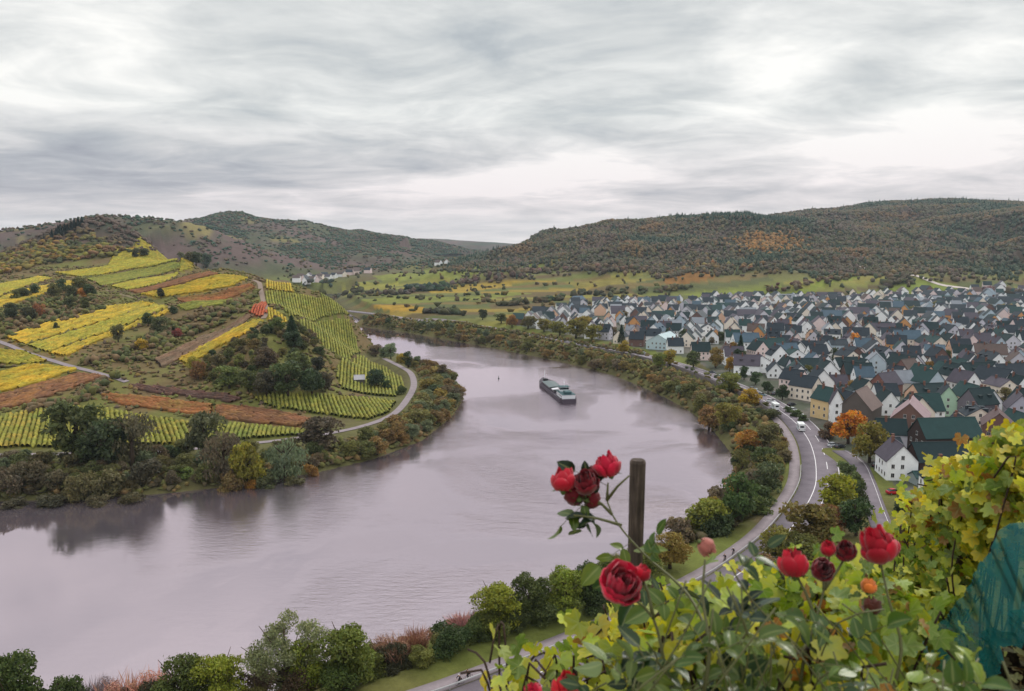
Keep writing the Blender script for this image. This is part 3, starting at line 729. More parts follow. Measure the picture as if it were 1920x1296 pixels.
NSEED = {'round': 4, 'tall': 3, 'willow': 3, 'shrub': 4, 'airy': 2, 'bare': 3, 'conifer': 2}
KINDNAME = {'round': 'broadleaf_tree', 'tall': 'broadleaf_tree', 'willow': 'willow_tree', 'shrub': 'shrub', 'airy': 'open_crowned_tree', 'bare': 'bare_shrub', 'conifer': 'conifer_tree'}
ALL_TREES = []           # records for the labels
def add_tree(kind, p, h, w, colr, zone, hi=False, say=None, noise_c=.12):
    """p: foot of the tree (x, y, z); h, w: height and width in metres"""
    i = len(ALL_TREES); seed = i % NSEED[kind]
    tm, cm = proto(kind, seed, hi)
    bw = {'round': .95, 'tall': .68, 'willow': 1.0, 'shrub': 1.3, 'airy': 1.0, 'bare': .85, 'conifer': .42}[kind]
    rng = random.Random(i * 77 + 5)
    nm = KINDNAME[kind]
    if 'river' in zone or 'shore' in zone or 'tip of' in zone: nm = {'shrub': 'riverside_shrub', 'broadleaf_tree': 'riverside_tree'}.get(nm, nm)
    elif 'village' in zone or 'parking' in zone or 'street' in zone: nm = {'broadleaf_tree': 'street_tree'}.get(nm, nm)
    o = empty(nm, p, rng.random() * 6.283)
    sx = w / bw; o.scale = (sx, sx * (.9 + .2 * rng.random()), h)
    f = 1 + noise_c * (rng.random() * 2 - 1); g = 1 + noise_c * .5 * (rng.random() * 2 - 1)
    c = S(*colr); f *= 1.32; c = (c[0] * f * g, c[1] * f, c[2] * f / g * .95, 1)
    link('trunk', tm, o); cr = link('crown', cm, o, color=c)
    ALL_TREES.append(dict(o=o, kind=kind, p=np.array(p), h=h, w=w, c=colr, zone=zone, say=say))
    return o

def ground_at(px, py):
    return hit(px, py)
def tree_px(kind, px, py, hpx, wpx, colr, zone, hi=False, say=None, zfix=None):
    """foot at a photo pixel on the land; size given in photo pixels there"""
    p = hit(px, py) if zfix is None else at(px, py, zfix)
    if zfix is not None: p = np.array([p[0], p[1], hz(p[0], p[1])])
    dist = math.sqrt(p[0] ** 2 + p[1] ** 2 + (HC - p[2]) ** 2)
    m = dist / FPX
    return add_tree(kind, p, hpx * m * 1.06, wpx * m, colr, zone, hi, say)

def fill_px(poly, n, kinds, pal, hrange, zone, wr=(.8, 1.25), sep=3.0, seed=1, hi=False, cond=None):
    """scatter individuals over a patch of land outlined in the photo"""
    rng = random.Random(seed); P = np.array([hit(x, y)[:2] for x, y in poly])
    x0, y0 = P.min(0); x1, y1 = P.max(0); got = []; tries = 0
    cx = []; cy = []
    while len(cx) < n * 60:
        cx.append(rng.uniform(x0, x1)); cy.append(rng.uniform(y0, y1))
    cx = np.array(cx); cy = np.array(cy); ok = inside(cx, cy, P); zz = height(cx, cy)
    for x, y, k, z in zip(cx, cy, ok, zz):
        if len(got) >= n: break
        if not k or z < .6 or any((x - a) ** 2 + (y - b) ** 2 < sep * sep for a, b in got): continue
        if cond and not cond(x, y): continue
        got.append((x, y))
        kind = rng.choice(kinds); h = rng.uniform(*hrange); w = h * rng.uniform(*wr) * {'tall': .7, 'conifer': .45, 'shrub': 1.25}.get(kind, 1)
        add_tree(kind, (x, y, z - .1), h, w, rng.choice(pal), zone, hi)

OLIVE, DGREEN, YGREEN, RUST, GBROWN, GGREEN, GOLD, ORANGE, PINKB, LGREEN = (92, 92, 50), (62, 74, 46), (124, 122, 44), (112, 90, 56), (98, 86, 68), (96, 104, 78), (150, 128, 44), (158, 108, 46), (142, 108, 100), (112, 124, 60)
# ------------------------------------------------------------------ trees on the near bank, at the foot of the picture
NB = 'on the near river bank'
for a in [('round', 22, 1335, 135, 110, (66, 80, 40), NB), ('round', 115, 1335, 110, 85, (62, 74, 40), NB), ('bare', 178, 1325, 92, 60, (120, 108, 116), NB), ('bare', 235, 1325, 92, 90, (158, 112, 96), NB), ('shrub', 235, 1340, 60, 80, (74, 66, 48), NB), ('bare', 285, 1325, 86, 80, (160, 116, 102), NB),
          ('round', 345, 1345, 105, 105, (78, 88, 40), NB), ('round', 415, 1345, 105, 100, (118, 124, 40), NB), ('shrub', 478, 1330, 60, 70, (82, 68, 56), NB),
          ('airy', 535, 1330, 138, 140, (104, 110, 78), NB), ('round', 570, 1335, 98, 95, (112, 120, 42), NB), ('round', 650, 1330, 116, 118, (92, 100, 42), NB),
          ('shrub', 555, 1345, 65, 90, (70, 58, 44), NB), ('bare', 735, 1285, 60, 75, (142, 110, 94), NB), ('bare', 782, 1262, 58, 58, (132, 92, 74), NB), ('shrub', 738, 1295, 50, 80, (58, 58, 40), NB), ('shrub', 840, 1268, 58, 85, (62, 76, 42), NB), ('shrub', 795, 1290, 34, 60, (100, 100, 50), NB),
          ('bare', 868, 1218, 44, 70, (140, 96, 92), NB), ('round', 930, 1225, 98, 95, (122, 128, 44), NB), ('round', 992, 1208, 86, 85, (74, 84, 44), NB), ('round', 1060, 1195, 92, 92, (112, 120, 44), NB), ('round', 1105, 1180, 90, 70, (66, 80, 44), NB), ('shrub', 895, 1240, 48, 70, (74, 84, 44), NB),
          ('round', 1150, 1165, 84, 80, (84, 96, 44), NB), ('round', 1205, 1130, 72, 80, (96, 104, 46), NB), ('round', 1255, 1100, 66, 80, (120, 104, 50), NB), ('shrub', 700, 1310, 45, 60, (90, 96, 44), NB), ('shrub', 925, 1232, 50, 80, (92, 98, 46), NB), ('shrub', 965, 1222, 46, 70, (66, 74, 42), NB), ('shrub', 1015, 1210, 46, 76, (72, 80, 44), NB), ('shrub', 1060, 1200, 44, 76, (84, 92, 46), NB), ('shrub', 1110, 1182, 44, 76, (62, 72, 42), NB), ('shrub', 1160, 1166, 44, 70, (76, 84, 46), NB), ('shrub', 640, 1335, 60, 110, (76, 88, 40), NB), ('shrub', 300, 1345, 70, 90, (66, 62, 44), NB), ('shrub', 60, 1345, 80, 90, (60, 68, 40), NB)]:
    tree_px(*a, hi=True, zfix=4.0)
# ------------------------------------------------------------------ bank between the river and the cycle path, inside the bend
MB_ = 'between the cycle path and the river'
for a in [('round', 1320, 1012, 75, 78, (112, 116, 48), MB_), ('round', 1380, 1005, 95, 85, (66, 82, 44), MB_), ('round', 1440, 940, 62, 66, (84, 90, 60), MB_), ('tall', 1335, 985, 52, 34, (128, 112, 50), MB_), ('shrub', 1375, 912, 34, 42, (150, 104, 48), MB_), ('shrub', 1385, 938, 30, 40, (150, 112, 46), MB_),
          ('round', 1400, 858, 62, 58, (142, 104, 50), MB_), ('round', 1440, 862, 58, 62, (92, 88, 56), MB_), ('round', 1440, 900, 56, 62, (72, 84, 48), MB_), ('round', 1405, 770, 36, 42, (154, 126, 40), MB_), ('round', 1368, 745, 44, 50, (104, 108, 52), MB_), ('round', 1362, 800, 50, 56, (116, 110, 52), MB_),
          ('round', 1330, 785, 48, 50, (124, 96, 60), MB_), ('shrub', 1445, 800, 22, 44, (70, 74, 48), MB_), ('shrub', 1425, 965, 38, 60, (76, 86, 50), MB_), ('shrub', 1415, 985, 34, 60, (80, 92, 48), MB_), ('round', 1410, 925, 48, 56, (98, 88, 70), MB_)]:
    tree_px(*a, zfix=4.5)
far_bank = [(690, 603), (800, 612), (960, 634), (1090, 655), (1195, 676), (1275, 700), (1345, 730), (1400, 758), (1440, 790), (1470, 850), (1476, 905), (1450, 960), (1405, 1008), (1345, 1050), (1255, 1095), (1285, 1009), (1340, 960), (1374, 905), (1368, 853), (1327, 799), (1246, 747), (1146, 705), (1048, 679), (900, 649), (758, 624), (675, 612)]
pal = [OLIVE, GBROWN, RUST, OLIVE, GGREEN, (104, 94, 62), (112, 100, 56), DGREEN, (128, 104, 62), (94, 84, 58)]
def road_cap(x, y):
    d = seg_dist(np.array([x]), np.array([y]), BARRIER)[0][0]; return 99 if y < 265 else max(2.2, 9.3 - hz(x, y) + max(0, d - 12) * .35)
fb = np.array([at(x, y, 2)[:2] for x, y in far_bank])
def fill_world(P, n, kinds, pal, hr, zone, seed, sep, wr=(.8, 1.2), cond=None, cap=None):
    rng = random.Random(seed); x0, y0 = P.min(0); x1, y1 = P.max(0)
    cx = np.array([rng.uniform(x0, x1) for _ in range(n * 80)]); cy = np.array([rng.uniform(y0, y1) for _ in range(n * 80)])
    ok = inside(cx, cy, P); cx, cy = cx[ok], cy[ok]; zz = height(cx, cy); got = []
    for x, y, z in zip(cx, cy, zz):
        if len(got) >= n: break
        if z < .5 or any((x - a) ** 2 + (y - b) ** 2 < sep * sep for a, b in got): continue
        if cond and not cond(x, y): continue
        got.append((x, y)); kind = rng.choice(kinds); h = rng.uniform(*hr)
        if cap is not None: h = min(h, cap(x, y))
        w = max(h, 2.6) * rng.uniform(*wr) * {'tall': .7, 'shrub': 1.25}.get(kind, 1)
        add_tree(kind, (x, y, z - .1), h, w, rng.choice(pal), zone)
fill_world(fb[fb[:, 1] > 0], 300, ['shrub', 'round', 'round', 'shrub', 'willow'], pal, (4.5, 8.2), MB_, 4, 4.3, (.95, 1.45), cap=road_cap)
# trees between the main road and the side street
RS = 'between the main road and the side street'
for a in [('round', 1572, 965, 76, 84, (122, 122, 36), RS), ('round', 1522, 1035, 96, 112, (98, 88, 46), RS), ('round', 1605, 1005, 62, 66, (58, 74, 42), RS), ('round', 1560, 1000, 56, 60, (112, 80, 54), RS), ('round', 1462, 1060, 72, 90, (104, 98, 46), RS), ('shrub', 1440, 1085, 44, 80, (112, 88, 58), RS), ('round', 1500, 1075, 70, 80, (88, 90, 46), RS),
          ('shrub', 1598, 925, 40, 42, (84, 92, 56), RS), ('shrub', 1590, 895, 32, 36, (86, 96, 60), RS), ('shrub', 1610, 950, 44, 40, (72, 82, 48), RS)]:
    tree_px(*a, zfix=8.2)
# ------------------------------------------------------------------ far side of the water: shore of the vineyard spur
LS = 'along the opposite shore'
for a in [('round', 140, 880, 98, 105, (80, 84, 46), LS), ('round', 195, 888, 90, 95, (60, 68, 42), LS), ('willow', 250, 888, 104, 112, (94, 88, 66), LS), ('round', 385, 868, 86, 78, (88, 88, 62), LS), ('willow', 420, 895, 88, 84, (92, 80, 62), LS), ('round', 466, 898, 92, 62, (118, 112, 42), LS),
          ('willow', 535, 888, 88, 96, (96, 106, 80), LS), ('round', 598, 850, 68, 80, (84, 72, 58), LS), ('shrub', 15, 920, 48, 60, (96, 84, 66), LS), ('shrub', 55, 915, 50, 66, (86, 78, 60), LS), ('shrub', 105, 915, 38, 50, (80, 74, 58), LS), ('shrub', 138, 925, 46, 46, (98, 92, 62), LS), ('shrub', 165, 922, 50, 50, (104, 96, 64), LS),
          ('shrub', 215, 915, 46, 56, (96, 88, 58), LS), ('shrub', 270, 905, 48, 66, (66, 62, 50), LS), ('shrub', 388, 898, 36, 46, (92, 96, 56), LS), ('shrub', 432, 905, 42, 44, (112, 96, 62), LS), ('shrub', 470, 900, 24, 34, (134, 100, 44), LS), ('shrub', 586, 878, 28, 30, (146, 108, 56), LS), ('shrub', 500, 898, 30, 50, (82, 84, 56), LS),
          ('shrub', 185, 930, 26, 44, (88, 80, 58), LS), ('shrub', 90, 932, 26, 60, (76, 72, 54), LS), ('shrub', 245, 925, 30, 50, (78, 74, 54), LS), ('shrub', 30, 935, 24, 50, (80, 74, 56), LS), ('shrub', -40, 920, 60, 80, OLIVE, LS), ('shrub', 555, 892, 26, 50, (78, 76, 52), LS), ('shrub', 325, 868, 24, 40, (70, 80, 48), LS), ('shrub', 345, 895, 18, 50, (96, 108, 52), LS)]:
    tree_px(*a, zfix=2.5)
PT = 'on the tip of the vineyard spur'
tip = [(640, 862), (700, 834), (756, 808), (792, 772), (800, 735), (790, 705), (760, 684), (800, 690), (850, 715), (866, 745), (840, 785), (785, 824), (700, 858)]
P = np.array([at(x, y, 1.5)[:2] for x, y in tip])
fill_world(P, 95, ['shrub', 'round', 'willow', 'round'], [GGREEN, OLIVE, GBROWN, RUST, (116, 92, 58), (104, 100, 60), GGREEN, (128, 112, 60)], (4.5, 8.5), PT, 9, 4.2, (.9, 1.4))
for a in [('round', 720, 668, 26, 26, GGREEN, PT), ('round', 733, 672, 30, 28, (120, 130, 100), PT), ('shrub', 752, 680, 22, 28, GOLD, PT), ('tall', 765, 690, 30, 22, DGREEN, PT), ('tall', 830, 705, 30, 24, GBROWN, PT), ('round', 705, 662, 22, 30, (112, 100, 84), PT), ('shrub', 810, 745, 30, 34, (56, 66, 44), PT),
          ('round', 706, 728, 36, 44, (52, 66, 46), 'beside the small hut'), ('shrub', 726, 728, 18, 22, (64, 78, 46), 'beside the small hut'), ('shrub', 752, 740, 18, 22, (74, 84, 50), PT)]:
    tree_px(*a, zfix=4.0)

shore = np.array([at(x, y, 1.5)[:2] for x, y in [(-160, 945), (0, 938), (150, 934), (330, 921), (480, 904), (600, 883), (640, 874), (640, 862), (560, 870), (440, 890), (330, 905), (310, 880), (290, 888), (150, 905), (0, 908), (-160, 915)]])
fill_world(np.array([at(x, y, 2.5)[:2] for x, y in [(-160, 915), (60, 872), (300, 870), (320, 910), (350, 860), (620, 846), (640, 868), (500, 900), (330, 918), (150, 930), (-160, 940)]]), 60, ['shrub', 'round', 'willow'], [GBROWN, OLIVE, (90, 84, 58), (98, 96, 58), GGREEN, (80, 84, 50)], (4, 7), LS, 15, 5.0, (1.0, 1.5))
fill_world(shore, 60, ['shrub', 'shrub', 'willow'], [GBROWN, OLIVE, (90, 80, 62), (104, 96, 62), (84, 78, 52), RUST], (2.2, 4.6), LS, 12, 3.4, (.9, 1.5))
nb = np.array([at(x, y, 2.5)[:2] for x, y in [(60, 1380), (440, 1328), (620, 1273), (760, 1225), (880, 1178), (1000, 1132), (1100, 1088), (1200, 1046), (1240, 1068), (1130, 1128), (1000, 1180), (900, 1226), (800, 1272), (700, 1310), (560, 1360), (300, 1420)]])
fill_world(nb, 60, ['shrub', 'shrub', 'round', 'bare'], [(84, 84, 50), (70, 78, 44), (96, 92, 50), (104, 84, 62), (76, 66, 50)], (2.0, 4.2), NB, 13, 3.0, (.9, 1.4))
# ------------------------------------------------------------------ far woods that read as one mass
def ico(sub):
    bm = bmesh.new(); bmesh.ops.create_icosphere(bm, subdivisions=sub, radius=1); bm.verts.ensure_lookup_table()
    V = np.array([v.co for v in bm.verts]); F = np.array([[v.index for v in f.verts] for f in bm.faces]); bm.free(); return V, F
t = NT('far_leaf_mat')
vc = t.attr('leafcol').outputs['Color']; co = t.N('ShaderNodeTexCoord').outputs['Object']
n1 = t.noise(co, .45, 3, .6)
k = t.math('ADD', t.math('MULTIPLY', n1, .9), .62); kk = t.N('ShaderNodeCombineColor', ins={0: k, 1: k, 2: k}).outputs[0]
M_FAR = t.done(t.principled(t.mix(1.0, vc, kk, 'MULTIPLY'), .9, .1))
def forest(name, label, cat, pos, hgt, wid, cols, conif, sub=1, seed=0):
    rng = np.random.default_rng(seed); V0, F0 = ico(sub); n = len(pos); m = len(V0)
    variants = []
    for s in range(8):
        j = 1 + .38 * rng.normal(size=m); v = V0 * j[:, None]; variants.append(v)
    variants = np.array(variants)
    V = variants[rng.integers(0, 8, n)]                          # n,m,3
    th = rng.random(n) * 2 * PI; c, s = np.cos(th)[:, None], np.sin(th)[:, None]
    x = V[..., 0] * c - V[..., 1] * s; y = V[..., 0] * s + V[..., 1] * c; z = V[..., 2]
    taper = np.where(conif[:, None], np.clip(.62 - .62 * z, .03, 1.1), 1.0)
    x = x * taper * (wid / 2)[:, None]; y = y * taper * (wid / 2)[:, None]; z = (z * .5 + .46) * hgt[:, None]
    P = np.stack([x + pos[:, 0:1], y + pos[:, 1:2], z + pos[:, 2:3]], -1).reshape(-1, 3)
    F = (F0[None] + (np.arange(n) * m)[:, None, None]).reshape(-1, 3)
    C = np.repeat(cols, m, 0) * (.86 + .28 * rng.random((n * m, 1)))
    me = mesh_np(name, P, F, [M_FAR], {'leafcol': ('POINT', 'FLOAT_COLOR', np.hstack([C, np.ones((len(C), 1))]))}, smooth=True)
    return tag(link(name, me), label, cat, kind='stuff')
def pick_cols(rng, n, pal, wts):
    P = np.array([lin(p) for p in pal]); w = np.array(wts, float); return P[rng.choice(len(P), n, p=w / w.sum())]
rng = np.random.default_rng(21)
# right-hand hill
n = 230000
X = rng.uniform(-120, 2300, n); Y = rng.uniform(1080, 2900, n)
ok = (np.abs(np.arctan2(X, Y)) < .68); X, Y = X[ok], Y[ok]; Z = height(X, Y)
nz = fbm(X / 150, Y / 150, 4); nz2 = fbm(X / 260 + 4, Y / 260, 3)
dens = sstep(30, 56, Z - 10 * nz); keep = (rng.random(len(X)) < dens * np.clip(1500 / Y, .35, 1) ** 1.2 * .62)
X, Y, Z, nz, nz2 = X[keep], Y[keep], Z[keep], nz[keep], nz2[keep]; n = len(X)
px = np.array([topx(p) for p in np.stack([X, Y, Z + 5], -1)])
cols = pick_cols(rng, n, [(98, 80, 74), (88, 78, 66), (82, 80, 58), (74, 80, 58), (112, 88, 62), (90, 76, 72), (122, 98, 60)], [3, 3, 3, 2.2, 1, 3, .6])
pm_ = np.array([lin(p) for p in [(92, 78, 72), (78, 84, 62), (96, 84, 66), (70, 80, 60)]]); kk_ = np.clip((fbm(X / 110 + 20, Y / 110, 3) * 1.6 + .5), 0, .999) * 3; k0 = kk_.astype(int); pcol = pm_[k0] + (pm_[k0 + 1] - pm_[k0]) * (kk_ - k0)[:, None]; cols = cols * .5 + pcol * .5
ru = sstep(.22, .4, fbm(X / 85 + 31, Y / 85, 3)) * .4; cols = cols * (1 - ru)[:, None] + lin((128, 92, 60)) * ru[:, None]
dk = sstep(.08, .3, nz2); cols = cols * (1 - dk * .7)[:, None] + lin((58, 76, 62)) * (dk * .7)[:, None]
conif = rng.random(n) < (.03 + .2 * dk)
band = (px[:, 0] > 1310 + 30 * nz) & (px[:, 0] < 1530) & (px[:, 1] < np.interp(px[:, 0], [1310, 1400, 1450, 1530], [408, 424, 416, 404]) + 26 * nz) & (Y < 1900) & (rng.random(n) < .55); conif |= band
cols[conif] = lin((54, 70, 60))
og = (np.abs((px[:, 0] - 1440) / 62) ** 2 + np.abs((px[:, 1] - 452) / 17) ** 2 < 1.0 + .5 * rng.normal(size=n)); cols[og] = pick_cols(rng, int(og.sum()), [(146, 106, 62), (130, 100, 64), (112, 94, 64)], [2, 2, 1]); conif[og] = False
hgt = np.where(conif, rng.uniform(8, 12, n), rng.uniform(4.5, 7.5, n)) * (1 + .2 * rng.random(n) * conif)
wid = np.where(conif, rng.uniform(4.5, 6, n), rng.uniform(4.4, 7.4, n)) * np.clip(Y / 1500, 1, 1.3)
forest('hill_forest', 'autumn woods in brown, olive and dark green covering the hills behind the village', 'woods', np.stack([X, Y, Z - .5], -1), hgt, wid, cols, conif, 1, 3)
NFOR = n
# left-hand hills
n = 160000
X = rng.uniform(-1500, -120, n); Y = rng.uniform(1250, 3300, n); Z = height(X, Y)
ok = (np.arctan2(-X, Y) < .62) & (Z > 30); X, Y, Z = X[ok], Y[ok], Z[ok]
nz = fbm(X / 170 + 2, Y / 170, 4)
keep = rng.random(len(X)) < (sstep(-.02, .22, nz) * .75 + .10) * np.clip(1700 / Y, .3, 1) * sstep(28, 60, Z) * np.where(Y < 1650, .28, 1)
X, Y, Z, nz = X[keep], Y[keep], Z[keep], nz[keep]; n = len(X)
cols = pick_cols(rng, n, [(58, 78, 64), (68, 80, 62), (90, 76, 70), (82, 80, 60), (98, 82, 62)], [3, 3, 2, 2, 1]); conif = rng.random(n) < .2
forest('valley_side_forest', 'dark green and brown woods on the far slopes across the river, behind the vineyards', 'woods', np.stack([X, Y, Z - .5], -1), rng.uniform(2.5, 5, n), rng.uniform(5, 9, n) * np.clip(Y / 1600, 1, 1.4), cols, conif, 1, 4)
NFOR2 = n
# wooded knoll above the vineyards: autumn scrub
n = 9000
X = rng.uniform(-900, -330, n); Y = rng.uniform(700, 1120, n); Z = height(X, Y); px = np.array([topx(p) for p in np.stack([X, Y, Z], -1)])
edge = np.interp(px[:, 0], [-200, 0, 60, 150, 220, 280, 330], [545, 520, 505, 492, 484, 476, 470])
keep = (px[:, 1] < edge - 3 + 4 * fbm(X / 20, Y / 20, 2)) & (px[:, 0] > -120) & (px[:, 0] < 345) & (rng.random(n) < .62); X, Y, Z, px = X[keep], Y[keep], Z[keep], px[keep]; n = len(X)
nz = fbm(X / 45, Y / 45, 3)
cols = pick_cols(rng, n, [(132, 104, 54), (112, 100, 54), (96, 92, 56), (110, 84, 62), (120, 112, 52)], [2, 3, 3, 2, 2])
dk = sstep(.02, .25, nz) * .8; cols = cols * (1 - dk)[:, None] + lin((60, 68, 48)) * dk[:, None]
brn = sstep(925, 985, Y) ; cols = cols * (1 - brn)[:, None] + lin((96, 82, 74)) * brn[:, None]
forest('knoll_thicket', 'yellow, orange and green thicket on the knoll above the vineyard terraces', 'thicket', np.stack([X, Y, Z - .3], -1), rng.uniform(3, 6, n), rng.uniform(4.5, 8, n), cols, np.zeros(n, bool), 1, 5)
# hedgerows and copses of the plain
HEDGES = [([(585, 552), (620, 556), (680, 552), (700, 548)], 60, (72, 70, 52), 8, 'long dark hedge in front of the far fields beside the vineyard spur'), ([(700, 552), (745, 553), (770, 548)], 26, (78, 68, 58), 7, 'brown hedge at the near edge of the far green fields'), ([(770, 544), (810, 545), (842, 540)], 34, (56, 66, 52), 11, 'dark green copse in the middle of the far fields'), ([(842, 536), (880, 530), (940, 522), (985, 518)], 50, (84, 70, 60), 8, 'brown hedge running along the golden field'), ([(575, 540), (590, 532), (620, 534)], 24, (66, 72, 60), 8, 'hedge below the distant white village'),
          ([(795, 588), (830, 588), (870, 590)], 26, (66, 66, 48), 7, 'dark hedge at the corner of the yellow field by the river road'), ([(925, 575), (960, 572), (1000, 568), (1055, 560)], 40, (74, 74, 52), 8, 'loose tree row at the village end of the plain'), ([(1070, 556), (1100, 552), (1135, 556)], 22, (64, 66, 48), 8, 'dark trees above the upper left houses of the village'), ([(1150, 548), (1220, 545), (1290, 540)], 40, (84, 80, 56), 7, 'tree line above the village roofs below the vineyards'),
          ([(960, 507), (1050, 506), (1140, 508), (1230, 504)], 60, (92, 78, 62), 9, 'long brown hedge at the foot of the wooded hill'), ([(1660, 538), (1690, 530), (1710, 530)], 22, (78, 74, 58), 9, 'dark copse in the fields beside the hillside track'), ([(1440, 548), (1540, 528), (1620, 514)], 50, (92, 78, 60), 7, 'brown hedge between the green strips on the hillside'), ([(1850, 556), (1880, 552), (1930, 556)], 26, (84, 68, 62), 10, 'russet trees where the hillside track leaves the picture'),
          ([(660, 560), (760, 560), (870, 563), (940, 566)], 30, (84, 82, 54), 5, 'thin line of bushes between the far green and yellow fields'), ([(1440, 580), (1560, 584), (1680, 586), (1780, 582), (1900, 590)], 120, (96, 84, 54), 8, 'autumn tree belt behind the upper rows of houses'), ([(1180, 575), (1240, 578), (1300, 572)], 36, (104, 90, 52), 7, 'olive and orange trees among the upper left houses'), ([(1260, 512), (1330, 500), (1420, 506)], 40, (110, 88, 58), 8, 'orange brown thicket on the slope above the orange plot')]
for i, (pts, n, colr, h, lab) in enumerate(HEDGES):
    W_ = catmull([hit(*p)[:2] for p in pts], 3.0); k = rng.integers(0, len(W_), n)
    X = W_[k, 0] + rng.normal(size=n) * 5; Y = W_[k, 1] + rng.normal(size=n) * 7; Z = height(X, Y)
    cols = np.array([lin(colr)] * n) * (1 + .3 * rng.normal(size=(n, 1)) * .6) * (1 + .12 * rng.normal(size=(n, 3))); cols = np.clip(cols, .02, .4)
    forest('hedgerow', lab, 'hedge', np.stack([X, Y, Z - .3], -1), rng.uniform(.6, 1.15, n) * h, rng.uniform(.8, 1.4, n) * h, cols, np.zeros(n, bool), 1, 30 + i)
# scrub scattered singly over the plain and the lower slopes
n = 3400
X = rng.uniform(-420, 1400, n); Y = rng.uniform(800, 2000, n); Z = height(X, Y); ok = (Z > 8) & (Z < 60) & ~inside(X, Y, VILLAGE) & (fbm(X / 90, Y / 90, 3) > -.02) & ~inside(X, Y, PENIN); X, Y, Z = X[ok], Y[ok], Z[ok]; n = len(X)
for nm, Pg, m_, lab, hr_ in (('bank_undergrowth', [(690, 603), (960, 634), (1195, 676), (1345, 731), (1440, 792), (1470, 850), (1474, 905), (1400, 1008), (1255, 1095), (1285, 1009), (1374, 905), (1368, 853), (1246, 747), (1048, 679), (758, 624), (675, 612)], 3800, 'tangled autumn undergrowth covering the river bank below the main road', (1, 3)), ('shore_undergrowth', [(-160, 945), (0, 938), (150, 934), (330, 921), (480, 904), (600, 883), (700, 858), (790, 824), (846, 780), (866, 746), (820, 695), (770, 680), (790, 720), (770, 780), (690, 822), (600, 852), (440, 880), (330, 912), (310, 880), (150, 890), (-160, 905)], 3200, 'tangled brown and olive undergrowth along the opposite shore', (.8, 2.4))):
    Pg = np.array([at(x, y, 1.5)[:2] for x, y in Pg]); a_ = rng.uniform(Pg[:, 0].min(), Pg[:, 0].max(), m_ * 8); b_ = rng.uniform(Pg[:, 1].min(), Pg[:, 1].max(), m_ * 8); ok = inside(a_, b_, Pg); a_, b_ = a_[ok][:m_], b_[ok][:m_]; c_ = height(a_, b_); ok = (c_ > .35) & (seg_dist(a_, b_, PEN_PATH, 30)[0] > 3.4); dB_, _, _ = seg_dist(a_, b_, BARRIER, 40); ok &= dB_ > 5.5; a_, b_, c_ = a_[ok], b_[ok], c_[ok]; k_ = len(a_)
    forest(nm, lab, 'undergrowth', np.stack([a_, b_, c_ - .2], -1), rng.uniform(*hr_, k_), rng.uniform(1.3, 3.2, k_), pick_cols(rng, k_, [(104, 92, 56), (112, 92, 62), (92, 92, 52), (84, 84, 52), (112, 94, 60), (88, 80, 60)], [2, 2, 3, 3, .6, 2]), np.zeros(k_, bool), 1, 90)
forest('field_scrub', 'small bushes and trees scattered over the fields of the plain', 'scrub', np.stack([X, Y, Z - .3], -1), rng.uniform(2.5, 7, n), rng.uniform(3, 8, n), pick_cols(rng, n, [(78, 78, 52), (92, 80, 60), (66, 72, 50), (112, 96, 54)], [3, 3, 2, 1]), np.zeros(n, bool), 1, 8)
# knee-high to head-high scrub between the plots of the spur
n = 26000
X = rng.uniform(-620, -60, n); Y = rng.uniform(300, 780, n); ok = inside(X, Y, PENIN); X, Y = X[ok], Y[ok]; Z = height(X, Y); ok = (Z > 6) & (fbm(X / 28, Y / 28, 3) + .25 * rng.normal(size=len(X)) > -.12)
for pts, _, _, _ in PLOTS:
    P = np.array([hit(*p)[:2] for p in pts]); ok &= ~inside(X, Y, P)
d_, _, _ = seg_dist(X, Y, PEN_PATH, 30); ok &= d_ > 4
for q in ([(-60, 622), (0, 642), (50, 662), (98, 677), (150, 692), (200, 705), (238, 717)], [(15, 680), (60, 683), (110, 690), (148, 693)], [(476, 526), (486, 531), (489, 545), (493, 562), (498, 580), (494, 598)]):
    d_, _, _ = seg_dist(X, Y, np.array([hit(*p)[:2] for p in q]), 30); ok &= d_ > 3
X, Y, Z = X[ok], Y[ok], Z[ok]; n = len(X); mixn = fbm(X / 40 + 6, Y / 40, 3)
cols = pick_cols(rng, n, [(112, 92, 66), (98, 84, 60), (104, 100, 58), (84, 82, 54), (124, 104, 60), (92, 78, 66)], [3, 3, 2, 2, 1, 2]); g = sstep(.0, .3, mixn) * .7; cols = cols * (1 - g)[:, None] + lin((104, 108, 56)) * g[:, None]
forest('hillside_scrub', 'low brown and olive scrub growing between the vineyard plots of the spur', 'scrub', np.stack([X, Y, Z - .2], -1), rng.uniform(.5, 1.9, n), rng.uniform(1.2, 3.4, n), cols, np.zeros(n, bool), 1, 9)
print('forest counts', NFOR, NFOR2)
